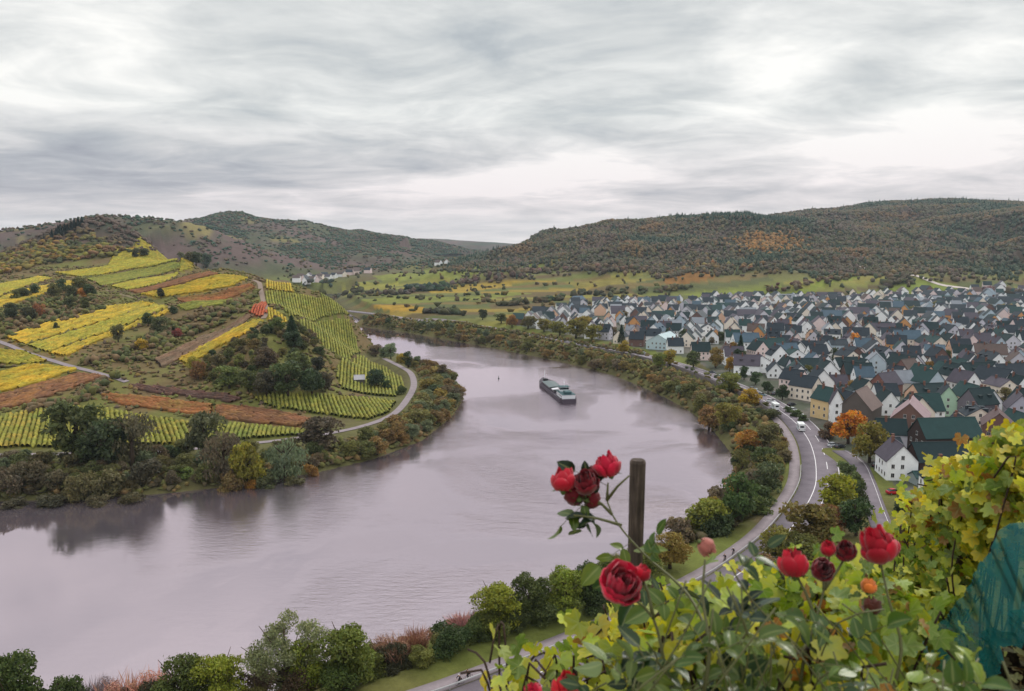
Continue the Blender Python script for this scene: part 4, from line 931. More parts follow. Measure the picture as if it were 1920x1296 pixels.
# ------------------------------------------------------------------ vineyard plots of the spur: rows of vines following the slope
t = NT('vine_row_mat')
vc = t.attr('leafcol').outputs['Color']; co = t.N('ShaderNodeTexCoord').outputs['Object']
n1 = t.noise(co, 1.1, 4, .65); n2 = t.noise(co, .12, 3, .5)
k = t.math('ADD', t.math('MULTIPLY', n1, 1.0), .6); kk = t.N('ShaderNodeCombineColor', ins={0: t.math('MULTIPLY', k, t.math('ADD', t.math('MULTIPLY', n2, .5), .75)), 1: k, 2: k}).outputs[0]
M_ROW = t.done(t.principled(t.mix(1.0, vc, kk, 'MULTIPLY'), .85, .15))
def vineyard(pts, dirpx, cols, label, spacing=1.75, h=1.3, gap=.025, seed=0, step=1.1):
    rng = np.random.default_rng(seed + 100)
    P = np.array([hit(x, y)[:2] for x, y in pts]); a, b = hit(*dirpx[0])[:2], hit(*dirpx[1])[:2]
    d = (b - a) / np.linalg.norm(b - a); nn = np.array([-d[1], d[0]])
    s = P @ nn; rows = []
    for off in np.arange(s.min() + .5, s.max(), spacing):
        xs = []
        for i in range(len(P)):
            p, q = P[i], P[(i + 1) % len(P)]; sp, sq = p @ nn - off, q @ nn - off
            if (sp > 0) != (sq > 0): u = sp / (sp - sq); xs.append((p + (q - p) * u) @ d)
        xs.sort()
        for u0, u1 in zip(xs[::2], xs[1::2]):
            if u1 - u0 > 3: rows.append((off + rng.normal() * .06, u0 + rng.random() * 1.2, u1 - rng.random() * 1.2))
    Vs, Fs, Cs = [], [], []; b0 = 0; allp = []
    for off, u0, u1 in rows:
        u = np.arange(u0, u1, step)
        if len(u) < 2: continue
        allp.append((off, u))
    if not allp: return
    XY = np.concatenate([off * nn[None] + u[:, None] * d[None] for off, u in allp]); ZZ = height(XY[:, 0], XY[:, 1]); c0 = 0
    pal = np.array([lin(c) for c in cols])
    for off, u in allp:
        n = len(u); xy = XY[c0:c0 + n]; z = ZZ[c0:c0 + n]; c0 += n
        hh = h * (.88 + .24 * rng.random(n)); ww = .62 * (.8 + .4 * rng.random(n)); lean = rng.normal(size=n) * .12
        hh = np.where(rng.random(n) < gap, .25, hh); ww = np.where(hh < .3, .08, ww)
        ring = []
        for fx, fz in ((-1, .12), (-1.1, .62), (-.35, 1.0), (.45, .97), (1.05, .55), (.9, .1)):
            o = fx * ww * (.8 + .4 * rng.random(n)) + lean * fz; ring.append(np.stack([xy[:, 0] + nn[0] * o + d[0] * rng.normal(size=n) * .2, xy[:, 1] + nn[1] * o + d[1] * rng.normal(size=n) * .2, z + fz * hh * (.9 + .2 * rng.random(n))], -1))
        R = np.stack(ring, 1); m = R.shape[1]
        i = np.arange(n - 1)[:, None] * m; j = np.arange(m - 1)[None]
        F = np.stack([i + j, i + j + 1, i + j + 1 + m, i + j + m], -1).reshape(-1, 4) + b0
        Vs.append(R.reshape(-1, 3)); Fs.append(F); b0 += n * m
        g = fbm(xy[:, 0] / 16 + seed, xy[:, 1] / 16, 3) * 1.1 + .5 + .22 * rng.normal(size=n)
        g = np.clip(g, 0, .999) * (len(pal) - 1); k = np.floor(g).astype(int); c = pal[k] + (pal[np.minimum(k + 1, len(pal) - 1)] - pal[k]) * (g - k)[:, None]
        c = c * (1 + .09 * rng.normal()) * (.88 + .35 * (fbm(xy[:, 0] / 5, xy[:, 1] / 5, 2) + .3))[:, None]
        Cs.append((np.repeat(c, m, 0)) * (.82 + .36 * rng.random((n * m, 1))))
    C = np.concatenate(Cs)
    me = mesh_np('vineyard_rows', np.concatenate(Vs), np.concatenate(Fs), [M_ROW], {'leafcol': ('POINT', 'FLOAT_COLOR', np.hstack([C, np.ones((len(C), 1))]))}, smooth=False)
    tag(link('vineyard_rows', me), label, 'vineyard', 'vineyard plots on the spur', 'stuff')
for i, (pts, dr, cols, lab) in enumerate(PLOTS): vineyard(pts, dr, cols, lab, seed=i)
# ------------------------------------------------------------------ scrub, thicket and single trees of the spur
SC = 'in the brown scrub on the left hillside'
for a in [('round', 150, 545, 24, 26, OLIVE, SC), ('round', 116, 548, 22, 24, DGREEN, SC), ('round', 133, 562, 26, 26, (76, 80, 50), SC), ('shrub', 153, 560, 18, 20, (160, 112, 52), SC), ('round', 170, 558, 24, 22, DGREEN, SC), ('round', 102, 560, 26, 26, (84, 84, 52), SC), ('round', 132, 578, 20, 24, (70, 76, 48), SC), ('round', 160, 578, 18, 20, OLIVE, SC), ('shrub', 64, 552, 18, 22, DGREEN, SC), ('shrub', 46, 558, 18, 26, (84, 86, 56), SC), ('shrub', 30, 562, 16, 22, OLIVE, SC),
          ('shrub', 75, 592, 20, 22, (140, 92, 60), SC), ('round', 55, 600, 24, 26, (74, 72, 50), SC), ('round', 20, 600, 28, 30, (66, 70, 48), SC), ('shrub', 106, 618, 12, 14, DGREEN, SC), ('round', 222, 642, 30, 24, (96, 94, 60), 'in the brown scrub below the golden vineyard'), ('round', 302, 560, 20, 14, (44, 48, 40), 'by the crossing of the field tracks'),
          ('round', 278, 612, 24, 24, DGREEN, 'in the brown scrub below the golden vineyard'), ('round', 300, 626, 32, 32, (82, 84, 56), 'in the brown scrub below the golden vineyard'), ('shrub', 334, 632, 16, 20, (128, 66, 58), 'in the brown scrub below the golden vineyard'), ('shrub', 268, 655, 20, 28, GOLD, 'in the brown scrub below the golden vineyard'), ('shrub', 325, 588, 14, 20, DGREEN, 'in the brown scrub below the golden vineyard'),
          ('round', 368, 498, 26, 28, (70, 78, 54), 'on the crest above the vineyards'), ('round', 386, 502, 24, 22, DGREEN, 'on the crest above the vineyards'), ('round', 354, 490, 18, 20, (92, 86, 58), 'on the crest above the vineyards'), ('shrub', 340, 484, 12, 16, OLIVE, 'on the crest above the vineyards'), ('round', 270, 482, 16, 18, (66, 72, 52), 'on the crest above the vineyards'), ('round', 255, 484, 16, 18, (72, 72, 54), 'on the crest above the vineyards')]:
    tree_px(*a)
OC = 'on the wooded outcrop'
for a in [('conifer', 548, 640, 44, 36, (56, 74, 46), OC), ('round', 520, 625, 30, 34, (86, 98, 52), OC), ('round', 552, 655, 36, 40, (52, 66, 44), OC), ('round', 540, 742, 62, 66, (70, 80, 48), OC), ('round', 585, 742, 56, 50, (62, 74, 48), OC), ('round', 500, 742, 46, 50, (74, 70, 56), OC), ('round', 430, 728, 44, 56, (92, 100, 54), OC), ('round', 465, 736, 40, 46, (84, 90, 50), OC), ('round', 560, 700, 44, 50, (88, 94, 54), OC), ('round', 500, 690, 36, 44, (84, 72, 58), OC), ('shrub', 372, 712, 34, 34, (132, 98, 62), OC), ('shrub', 362, 690, 22, 26, (150, 138, 56), OC), ('round', 410, 690, 28, 34, (96, 88, 60), OC), ('round', 450, 690, 26, 30, (104, 104, 54), OC), ('round', 610, 735, 40, 36, (80, 72, 56), OC), ('round', 596, 700, 30, 34, (58, 60, 46), OC)]:
    tree_px(*a)
fill_px([(350, 705), (400, 668), (450, 640), (500, 612), (545, 608), (580, 630), (610, 670), (625, 720), (610, 742), (540, 745), (470, 738), (400, 725)], 110, ['shrub', 'round', 'shrub', 'round'], [OLIVE, GBROWN, (84, 74, 58), DGREEN, (100, 94, 54), (78, 84, 50), (112, 96, 58)], (3, 6), OC, sep=3.6, seed=5)
for px_, py_, h_ in [(98, 446, 14), (106, 442, 13), (114, 438, 16), (122, 434, 13), (134, 430, 14), (140, 428, 17), (147, 426, 17), (154, 423, 15), (110, 441, 17), (127, 433, 12)]:
    tree_px('conifer', px_, py_ + 4, h_ + 2, 10, (44, 58, 50), 'on the skyline of the knoll')

SCRUB2 = [([(-40, 610), (0, 592), (60, 565), (100, 550), (180, 560), (200, 580), (110, 612), (60, 622), (0, 640), (-40, 650)], 260, 'dark scrub thicket between the yellow plots at the left edge'), ([(230, 660), (280, 625), (350, 600), (440, 570), (480, 548), (486, 560), (440, 590), (360, 630), (290, 672), (200, 690), (150, 684)], 330, 'brown and olive thicket running up the hillside to the crest path'), ([(130, 752), (180, 722), (215, 706), (235, 712), (190, 735), (150, 756), (60, 775), (40, 768)], 110, 'dark hedge thicket below the field road')]
for q, (pts, n, lab) in enumerate(SCRUB2):
    P = np.array([hit(*p)[:2] for p in pts]); X = rng.uniform(P[:, 0].min(), P[:, 0].max(), n * 9); Y = rng.uniform(P[:, 1].min(), P[:, 1].max(), n * 9); ok = inside(X, Y, P) & (fbm(X / 15, Y / 15, 2) > -.15); X, Y = X[ok][:n], Y[ok][:n]; Z = height(X, Y); n = len(X)
    forest('thicket', lab, 'thicket', np.stack([X, Y, Z - .2], -1), rng.uniform(1.4, 4.4, n), rng.uniform(2, 5, n), pick_cols(rng, n, [(96, 94, 54), (102, 88, 66), (74, 78, 50), (110, 90, 66), (84, 88, 54)], [3, 3, 2, 2, 2]), np.zeros(n, bool), 1, 60 + q)
# ------------------------------------------------------------------ roads, paths and their markings
t = NT('asphalt_mat'); co = t.N('ShaderNodeTexCoord').outputs['Object']
n1 = t.noise(co, .25, 5, .6); n2 = t.noise(co, 4.0, 4, .6)
c = t.ramp(t.math('ADD', t.math('MULTIPLY', n1, .7), t.math('MULTIPLY', n2, .3)), [(.3, S(92, 84, 92)), (.7, S(122, 112, 120))])
M_ASPH = t.done(t.principled(c, .85, .3, n2, .2, .02))
t = NT('path_mat'); co = t.N('ShaderNodeTexCoord').outputs['Object']
n1 = t.noise(co, .4, 5, .6); n2 = t.noise(co, 3.0, 4, .6)
c = t.ramp(t.math('ADD', t.math('MULTIPLY', n1, .7), t.math('MULTIPLY', n2, .3)), [(.3, S(120, 110, 114)), (.7, S(146, 134, 138))])
M_PATH = t.done(t.principled(c, .9, .2, n2, .2, .02))
M_PAINT = plain_mat('road_paint_mat', S(214, 210, 212), .7, .3, .08, 2)
M_STONE = plain_mat('retaining_stone_mat', S(92, 84, 82), .9, .2, .35, .8, bstr=.4)
M_STEEL = plain_mat('galvanised_mat', S(168, 166, 168), .6, .4, .1, 2, metallic=.3)

def offs(P, o):
    d = np.gradient(P[:, :2], axis=0); d /= np.linalg.norm(d, axis=1)[:, None]
    return P[:, :2] + np.stack([-d[:, 1], d[:, 0]], 1) * np.asarray(o)[..., None] if np.ndim(o) else P[:, :2] + np.stack([-d[:, 1], d[:, 0]], 1) * o
def ribbon(P, o0, o1, z, skirt=0.0):
    """strip between two offsets of a line; z a number or an array along the line"""
    A, B = offs(P, o0), offs(P, o1); n = len(P); z = np.full(n, z) if np.ndim(z) == 0 else z
    cols = [(A, z - skirt), (A, z), (B, z), (B, z - skirt)] if skirt else [(A, z), (B, z)]
    V = np.stack([np.concatenate([c, zz[:, None]], 1) for c, zz in cols], 1); m = len(cols)
    i = np.arange(n - 1)[:, None] * m; j = np.arange(m - 1)[None]
    F = np.stack([i + j, i + m + j, i + m + j + 1, i + j + 1], -1).reshape(-1, 4)
    return V.reshape(-1, 3), F
def strips(name, mats, items, parent=None):
    V, F, b = [], [], 0
    for v, f in items: V.append(v); F.append(f + b); b += len(v)
    return link(name, mesh_np(name, np.vstack(V), np.vstack(F), mats if isinstance(mats, list) else [mats]), parent)
NEAR = BARRIER[(BARRIER[:, 1] < 900)]
rd = strips('main_road', M_ASPH, [ribbon(NEAR, .15, 11.2, ROADZ, .4)]); tag(rd, kind='structure')
strips('edge_line', M_PAINT, [ribbon(NEAR, 4.25, 4.46, ROADZ + .006)], rd)
strips('edge_line', M_PAINT, [ribbon(NEAR, 10.75, 10.95, ROADZ + .006)], rd)
strips('centre_line', M_PAINT, [ribbon(NEAR[i:i + 3], 7.55, 7.75, ROADZ + .006) for i in range(0, len(NEAR) - 3, 4)], rd)
PTH = BARRIER[BARRIER[:, 1] < 322]
cp = strips('cycle_path', M_PATH, [ribbon(PTH, -3.5, -.35, ROADZ - .06, .4)]); tag(cp, kind='structure')
# lane apron inside the bend
sr = strips('side_street', M_ASPH, [ribbon(SIDE, -2.6, 2.6, 8.46, .3)]); tag(sr, kind='structure')
strips('edge_line', M_PAINT, [ribbon(SIDE, 1.72, 1.82, 8.466)], sr)
def ground_ribbon(name, P, o0, o1, mat, lift=.10):
    P = np.asarray(P)[:, :2]; k = 5; V = []
    for o in np.linspace(o0, o1, k):
        q = offs(P, o); V.append(np.concatenate([q, (height(q[:, 0], q[:, 1]) + lift)[:, None]], 1))
    V = np.stack(V, 1); n = len(P); i = np.arange(n - 1)[:, None] * k; j = np.arange(k - 1)[None]
    F = np.stack([i + j, i + k + j, i + k + j + 1, i + j + 1], -1).reshape(-1, 4)
    return tag(link(name, mesh_np(name, V.reshape(-1, 3), F, [mat], smooth=True)), kind='structure')
ground_ribbon('spur_path', PEN_PATH, -1.7, 1.7, M_PATH, .22)
ground_ribbon('field_road', catmull([hit(x, y)[:2] for x, y in [(-60, 622), (0, 642), (50, 662), (98, 677), (150, 692), (200, 705), (238, 717)]], 3), -1.5, 1.5, M_PATH, .3)
ground_ribbon('field_road', catmull([hit(x, y)[:2] for x, y in [(15, 680), (60, 683), (110, 690), (148, 693)]], 3), -1.0, 1.0, M_PATH, .3)
ground_ribbon('field_road', catmull([hit(x, y)[:2] for x, y in [(200, 545), (240, 556), (270, 566), (320, 578)]], 3), -1.1, 1.1, plain_mat('track_mat', S(122, 110, 84), .95, .1, .3, .5), .3)
ground_ribbon('crest_path', catmull([hit(x, y)[:2] for x, y in [(476, 526), (486, 531), (489, 545), (493, 562), (498, 580), (494, 598)]], 3), -1.6, 1.6, plain_mat('crest_path_mat', S(134, 118, 108), .95, .1, .2, .5), .3)
ground_ribbon('hillside_track', catmull([hit(x, y)[:2] for x, y in [(1606, 500), (1640, 508), (1690, 516), (1740, 526), (1800, 540), (1850, 549), (1925, 562)]], 6), -3.2, 3.2, plain_mat('chalk_track_mat', S(188, 176, 170), .95, .1, .15, .1), .5)
ground_ribbon('plain_track', catmull([hit(x, y)[:2] for x, y in [(700, 590), (760, 597), (800, 600), (880, 607)]], 6), -2, 2, M_PATH, .3)
# retaining wall that carries the road along the river
WL = BARRIER[(BARRIER[:, 1] > 318) & (BARRIER[:, 1] < 560)]
w = strips('retaining_wall', M_STONE, [ribbon(WL, -.25, .12, ROADZ + .75, 3.4)]); tag(w, 'long dark stone retaining wall carrying the main road above the bank', 'wall')
# guard rail between the cycle path and the road
gr = empty('guard_rail', tuple(PTH[0][:2]) + (ROADZ,)); tag(gr, 'pale steel guard rail between the cycle path and the main road', 'guard rail')
GRL = BARRIER[BARRIER[:, 1] < 246]
V, F = ribbon(GRL, -.16, -.02, ROADZ + .72, .26); V[:, :2] -= PTH[0][:2]; V[:, 2] -= ROADZ
link('rail', mesh_np('rail', V, F, [M_STEEL]), gr)
pm = MB().box(-.06, .06, -.05, .05, -.1, .7).mesh('post', M_STEEL)
q = offs(GRL, .06)
for i in range(0, len(q), 1): link('post', pm, gr, loc=(q[i][0] - PTH[0][0], q[i][1] - PTH[0][1], 0))
# ------------------------------------------------------------------ houses
def wall_mat(name):
    t = NT(name); co = t.N('ShaderNodeTexCoord').outputs['Object']
    base = t.N('ShaderNodeObjectInfo').outputs['Color']; n1 = t.noise(co, .7, 5, .6); n2 = t.noise(co, 6, 3, .6)
    k = t.math('ADD', t.math('MULTIPLY', n1, .32), t.math('ADD', t.math('MULTIPLY', n2, .12), .78))
    kk = t.N('ShaderNodeCombineColor', ins={0: k, 1: k, 2: k}).outputs[0]
    return t.done(t.principled(t.mix(1.0, base, kk, 'MULTIPLY'), .9, .2, n2, .15, .02))
def roof_mat(name):
    t = NT(name); tc = t.N('ShaderNodeTexCoord'); co = tc.outputs['Object']
    base = t.N('ShaderNodeObjectInfo').outputs['Color']; n1 = t.noise(co, .5, 5, .65); n2 = t.noise(co, 5, 3, .6)
    w = t.N('ShaderNodeTexWave', wave_type='BANDS', bands_direction='Z', ins={'Vector': co, 'Scale': 1.1, 'Distortion': .6, 'Detail': 2}).outputs['Fac']
    k = t.math('ADD', t.math('MULTIPLY', n1, .6), t.math('ADD', t.math('MULTIPLY', n2, .25), .58))
    kk = t.N('ShaderNodeCombineColor', ins={0: k, 1: k, 2: k}).outputs[0]
    return t.done(t.principled(t.mix(1.0, base, kk, 'MULTIPLY'), .75, .18, w, .35, .03))
M_WALL, M_ROOF = wall_mat('plaster_mat'), roof_mat('slate_mat')
M_GLASS = plain_mat('window_glass_mat', S(34, 36, 42), .15, .6, .1, 2); M_FRAME = plain_mat('window_frame_mat', S(206, 202, 200), .6, .3, .08, 4)
M_CHIM = plain_mat('chimney_brick_mat', S(118, 84, 74), .9, .2, .25, 4)
def win_mesh():
    m = MB(); m.box(-.5, .5, -.03, .035, -.65, .65, 1); m.box(-.42, -.03, .03, .045, -.57, .57, 0); m.box(.03, .42, .03, .045, -.57, .57, 0); m.box(-.56, .56, -.02, .09, -.74, -.65, 1)
    return m.mesh('window', [M_GLASS, M_FRAME])
WIN = win_mesh()
DOOR = MB().box(-.5, .5, -.03, .04, 0, 2.1).mesh('door', plain_mat('door_mat', S(84, 60, 48), .6, .3, .2, 3))
HM = {}
def house_meshes(w, l, e, r, dormer=False, hip=False):
    key = (round(w, 1), round(l, 1), round(e, 1), round(r, 1), dormer, hip)
    if key in HM: return HM[key]
    m = MB(); m.prism([(-w / 2, -2.5), (w / 2, -2.5), (w / 2, e), (0, r - .12), (-w / 2, e)], 'x', -l / 2, l / 2)
    wm = m.mesh('wall', M_WALL)
    k = (r - e) / (w / 2); o = .38; tck = .2; rm = MB()
    for s in (-1, 1):
        pts = [(0, r + .05), (s * (w / 2 + o), e - k * o + .05), (s * (w / 2 + o), e - k * o + .05 - tck), (0, r - tck)]
        rm.prism(pts if s < 0 else pts[::-1], 'x', -l / 2 - .28, l / 2 + .28)
    rm.box(-l / 2 - .3, l / 2 + .3, -.13, .13, r - .02, r + .14)
    if dormer:
        for x in (-l * .22, l * .22):
            for s in (-1, 1):
                y0 = s * w * .34; zc = e + (r - e) * .3
                b = MB(); b.box(x - .8, x + .8, min(y0, s * w * .1), max(y0, s * w * .1), zc - .2, zc + 1.35)
                rm.add(b.v, b.f); b = MB(); b.box(x - .95, x + .95, min(y0 + s * .2, s * w * .06), max(y0 + s * .2, s * w * .06), zc + 1.35, zc + 1.5); rm.add(b.v, b.f)
    rfm = rm.mesh('roof', M_ROOF)
    c = MB(); c.box(l * .18 - .35, l * .18 + .35, .3, 1.0, r - 1.3, r + .95); c.box(l * .18 - .42, l * .18 + .42, .23, 1.07, r + .95, r + 1.07)
    cm = c.mesh('chimney', M_CHIM)
    HM[key] = (wm, rfm, cm); return HM[key]
HOUSES = []
def house(p, rot, w, l, e, r, wall, roof, detail=2, name='house', dormer=False, label=None, chim=True, wins=True, say=None):
    """ridge along local x; detail 2: windows on all faces, 1: windows on the gables and nearer faces, 0: none"""
    o = empty(name, p, rot); wm, rm, cm = house_meshes(w, l, e, r, dormer)
    link('wall', wm, o, color=S(*wall)); rf = link('roof', rm, o, color=S(*roof))
    if chim: link('chimney', cm, rf)
    if wins and detail:
        nst = max(1, int((e - .6) / 2.6)); rng = random.Random(int(p[0] * 31 + p[1] * 17)); view = Vector((-p[0], -p[1], 0)).normalized()
        def face(nx, ny, half, dist, gable):
            nw = Vector((nx * math.cos(rot) - ny * math.sin(rot), nx * math.sin(rot) + ny * math.cos(rot), 0))
            if detail == 1 and nw.dot(view) < .1: return
            n = max(1, int(2 * half / 2.6)); a = math.atan2(nx, -ny)
            for s in range(nst + (1 if gable and r - e > 2.4 else 0)):
                k = n if s < nst else max(1, n - 2)
                for q in range(k):
                    u = (q - (k - 1) / 2) * (2 * half / (n + .3)); z = 1.55 + s * 2.65
                    if rng.random() < .12: continue
                    x = nx * dist - ny * u; y = ny * dist + nx * u
                    wo = link('window', WIN, o, loc=(x, y, z)); wo.rotation_euler = (0, 0, math.atan2(ny, nx) - PI / 2)
            if gable and detail == 2:
                d = link('door', DOOR, o, loc=(nx * dist - ny * half * .72, ny * dist + nx * half * .72, 0)); d.rotation_euler = (0, 0, math.atan2(ny, nx) - PI / 2)
        for nx in (-1, 1): face(nx, 0, w / 2, l / 2, True)
        for ny in (-1, 1): face(0, ny, l / 2, w / 2, False)
    HOUSES.append(dict(o=o, p=np.array(p), wall=wall, roof=roof, label=label, name=name, say=say, w=w, l=l, r=r, rot=rot))
    return o
WHITE, CREAM, PINK, LAV, APRI, MINT, BRICK, PALEB = (240, 240, 242), (236, 222, 208), (230, 208, 206), (204, 200, 210), (206, 150, 98), (168, 196, 172), (112, 86, 80), (176, 190, 202)
SLATE, TEAL, DTEAL, PURP, SKYSLATE, BROWN, BLUEG = (46, 54, 62), (42, 66, 66), (34, 50, 53), (80, 74, 84), (132, 136, 144), (92, 78, 74), (74, 92, 106)  # the light grey is slate with the sky's reflection put into its colour
def hpx(px, py, rot, *a, z=None, **k):
    p = hit(px, py) if z is None else at(px, py, z); p = np.array([p[0], p[1], hz(p[0], p[1]) - .05])
    return house(p, rot, *a, **k)
V_ = math.radians
# nearest houses, one by one
hpx(1679, 892, V_(82), 8.6, 11, 6.0, 10.6, WHITE, PURP, name='gable_house', label='white gabled house with small dark windows above the red car', say='the white gabled house')
hpx(1754, 891, V_(4), 8.5, 15.5, 5.6, 10.2, (74, 56, 52), DTEAL, name='timber_barn', label='dark brown timber barn with slate roof joined to the white gabled house', wins=False, chim=False)
hpx(1740, 906, V_(4), 4.2, 9.5, 2.4, 3.7, (150, 160, 160), TEAL, name='lean_to_shed', label='low shed with teal sheet roof in front of the dark timber barn', wins=False, chim=False)
hpx(1668, 868, V_(10), 6.0, 6, 5.2, 8.2, PALEB, SLATE, name='house', label='small pale house with slate roof squeezed behind the white gabled house')
hpx(1705, 822, V_(60), 11.5, 17, 8.6, 14.2, (120, 92, 84), (150, 128, 132), name='brick_house', dormer=False, label='tall brown brick house with pinkish grey roof and rows of windows')
hpx(1770, 848, V_(6), 10, 20, 6.4, 11.8, (64, 52, 50), TEAL, name='house', label='broad teal roofed house with dark walls right of the tall brick house', chim=True)
hpx(1868, 830, V_(62), 9.5, 13, 7.2, 11.6, (116, 86, 80), (96, 78, 78), name='brick_house', label='brown brick gabled house with skylights, above the vine leaves at the right')
hpx(1612, 790, V_(52), 12, 16, 6.5, 13.2, (96, 88, 84), (112, 96, 92), name='barn', label='big grey brown barn with steep roof behind the orange tree', wins=False, chim=False)
hpx(1550, 782, V_(110), 8, 10, 7.8, 12.4, (214, 186, 140), TEAL, name='house', label='tall yellow cream house with teal roof beside the main road')
hpx(1566, 790, V_(75), 4.8, 6, 8, 13.2, WHITE, PURP, name='house', label='narrow white gabled house between the cream and the pink roadside houses')
hpx(1586, 782, V_(100), 8, 10, 6.8, 10.8, (188, 156, 156), SLATE, name='house', label='pink roadside house with slate roof next to the narrow white gable')
hpx(1773, 776, V_(68), 8.2, 11, 7.0, 12.4, MINT, SLATE, name='house', label='mint green gabled house in the old village')
hpx(1730, 792, V_(6), 9, 12, 5.8, 11.6, WHITE, TEAL, name='house', label='white house with broad teal roof left of the mint green gable')
hpx(1832, 785, V_(20), 9.5, 11, 7.0, 12.6, (110, 104, 112), DTEAL, name='house', dormer=True, label='grey house with dark slate roof and dormers right of the mint green gable')
hpx(1908, 792, V_(66), 9, 12, 6.5, 11.8, (176, 172, 186), PURP, name='house', label='lavender white gabled house at the right edge of the village')
hpx(1510, 748, V_(125), 8.5, 12, 6.5, 10.8, CREAM, SLATE, name='house', label='cream house with long front standing along the main road')
hpx(1488, 732, V_(125), 8, 11, 6, 10.4, PINK, SLATE, name='house', label='pale pink house along the road behind the round parking trees')
hpx(1660, 742, V_(30), 9, 12, 6, 11, (132, 92, 84), PURP, name='house', label='red brown house in the middle of the old village')
hpx(1640, 700, V_(70), 10, 14, 7, 12, (190, 202, 212), SKYSLATE, name='house', label='pale blue gabled house with light roof in the middle of the village')
hpx(1700, 712, V_(30), 9, 11, 6, 11, (128, 94, 88), BROWN, name='brick_house', label='brick house with brown roof among dark slate roofs')
hpx(1245, 652, V_(62), 17, 26, 5.5, 10.2, (186, 204, 210), (170, 186, 190), name='hall', label='large pale hall with light roof and glazed gable by the river road', chim=False)
hpx(1268, 657, V_(62), 8, 8, 5, 9, (92, 66, 58), (84, 72, 70), name='house', label='small brown gabled annex against the large pale hall')
hpx(1590, 570, V_(75), 12, 14, 5, 10.5, WHITE, SKYSLATE, name='house', detail=1, label='big white gabled house at the upper edge of the village below the vineyards')
hpx(1622, 568, V_(10), 10, 16, 5, 9, WHITE, SLATE, name='house', detail=1, label='long white house next to the big white gable at the upper village edge')
hpx(1746, 572, V_(70), 9, 11, 5, 10, WHITE, SLATE, name='house', detail=1, label='white gabled house alone above the tree belt')
hpx(1800, 572, V_(15), 10, 16, 4.5, 8, WHITE, BLUEG, name='house', detail=1, label='white terrace with balconies above the tree belt near the hillside track')
hpx(1832, 570, V_(60), 11, 12, 5, 10, (214, 190, 170), BROWN, name='house', detail=1, label='peach coloured house with brown roof at the upper right village edge')
hpx(1692, 574, V_(8), 9, 18, 3.6, 6.4, (196, 200, 206), SLATE, name='house', detail=1, label='long low grey house in front of the green field at the village edge')
hpx(1083, 570, V_(40), 10, 16, 6, 9.6, (180, 196, 214), BLUEG, name='house', detail=1, label='pale blue house at the far upper left of the village')
# the rest of the village fills in from near to far
rng = random.Random(41); cells = []
x0, y0 = VILLAGE.min(0); x1, y1 = VILLAGE.max(0)
cx = np.array([rng.uniform(x0, x1) for _ in range(42000)]); cy = np.array([rng.uniform(y0, y1) for _ in range(42000)])
pxx = np.array([topx((a, b, 12))[0] for a, b in zip(cx, cy)]); ok = inside(cx, cy, VILLAGE) & (pxx < 1975); cx, cy = cx[ok], cy[ok]
dB, _, sB = seg_dist(cx, cy, BARRIER, 60); dS, _, _ = seg_dist(cx, cy, SIDE, 60)
ok = (dB > 26) & (dS > 11); cx, cy = cx[ok], cy[ok]
tx, ty = ground = np.array([h['p'][0] for h in HOUSES]), np.array([h['p'][1] for h in HOUSES])
keepout = [np.array([at(x, y, 9)[:2] for x, y in q]) for q in ([(1555, 822), (1600, 790), (1650, 800), (1660, 930), (1620, 870)], [(1480, 790), (1440, 750), (1380, 715), (1430, 700), (1500, 745), (1570, 800)])]
for q in keepout:
    k = ~inside(cx, cy, q); cx, cy = cx[k], cy[k]
order = np.argsort(cy); cx, cy = cx[order], cy[order]
SEP = 13.0; taken = [(h['p'][0], h['p'][1], max(h['w'], h['l']) * .5 + 6.5) for h in HOUSES]; grid = {}
rng2 = np.random.default_rng(3); gx = perlin(cx / 140, cy / 140); gap = fbm(cx / 55 + 8, cy / 55, 2)
for i in rng2.permutation(len(cx)):
    x, y = cx[i], cy[i]
    if gap[i] > .30: continue                       # gardens and yards
    if any((x - a) ** 2 + (y - b) ** 2 < r * r for a, b, r in taken[:32]): continue
    kx, ky = int(x // SEP), int(y // SEP)
    if any((x - a) ** 2 + (y - b) ** 2 < SEP * SEP for u in (-1, 0, 1) for v in (-1, 0, 1) for a, b in grid.get((kx + u, ky + v), ())): continue
    grid.setdefault((kx, ky), []).append((x, y)); cells.append((x, y, gx[i]))
cells.sort(key=lambda c: c[1])
cz = height(np.array([c[0] for c in cells]), np.array([c[1] for c in cells]))
SIZES = [(7.5, 10, 5.4, 10.0), (8.5, 11, 5.8, 10.8), (9, 12, 6.2, 11.4), (8, 9.5, 5.2, 9.6), (9.5, 13.5, 5.6, 10.6), (7, 9, 6.4, 10.8), (10.5, 15, 5.4, 10.0), (6.2, 8, 4.2, 8.0), (11.5, 17, 6.2, 11.6), (10, 10, 7.4, 12.8), (8, 14, 3.6, 8.2), (9, 11, 6.6, 9.6)]
WALLS = [WHITE] * 13 + [CREAM] * 3 + [PINK] * 2 + [LAV] * 3 + [(216, 176, 150)] + [APRI] * 1 + [PALEB] * 2 + [BRICK] * 2
ROOFS = [SLATE] * 8 + [TEAL] * 2 + [DTEAL] * 4 + [PURP] * 3 + [BLUEG] * 1 + [SKYSLATE] + [BROWN]
rng = random.Random(99); NSEP = 300 - len(HOUSES); rest = []
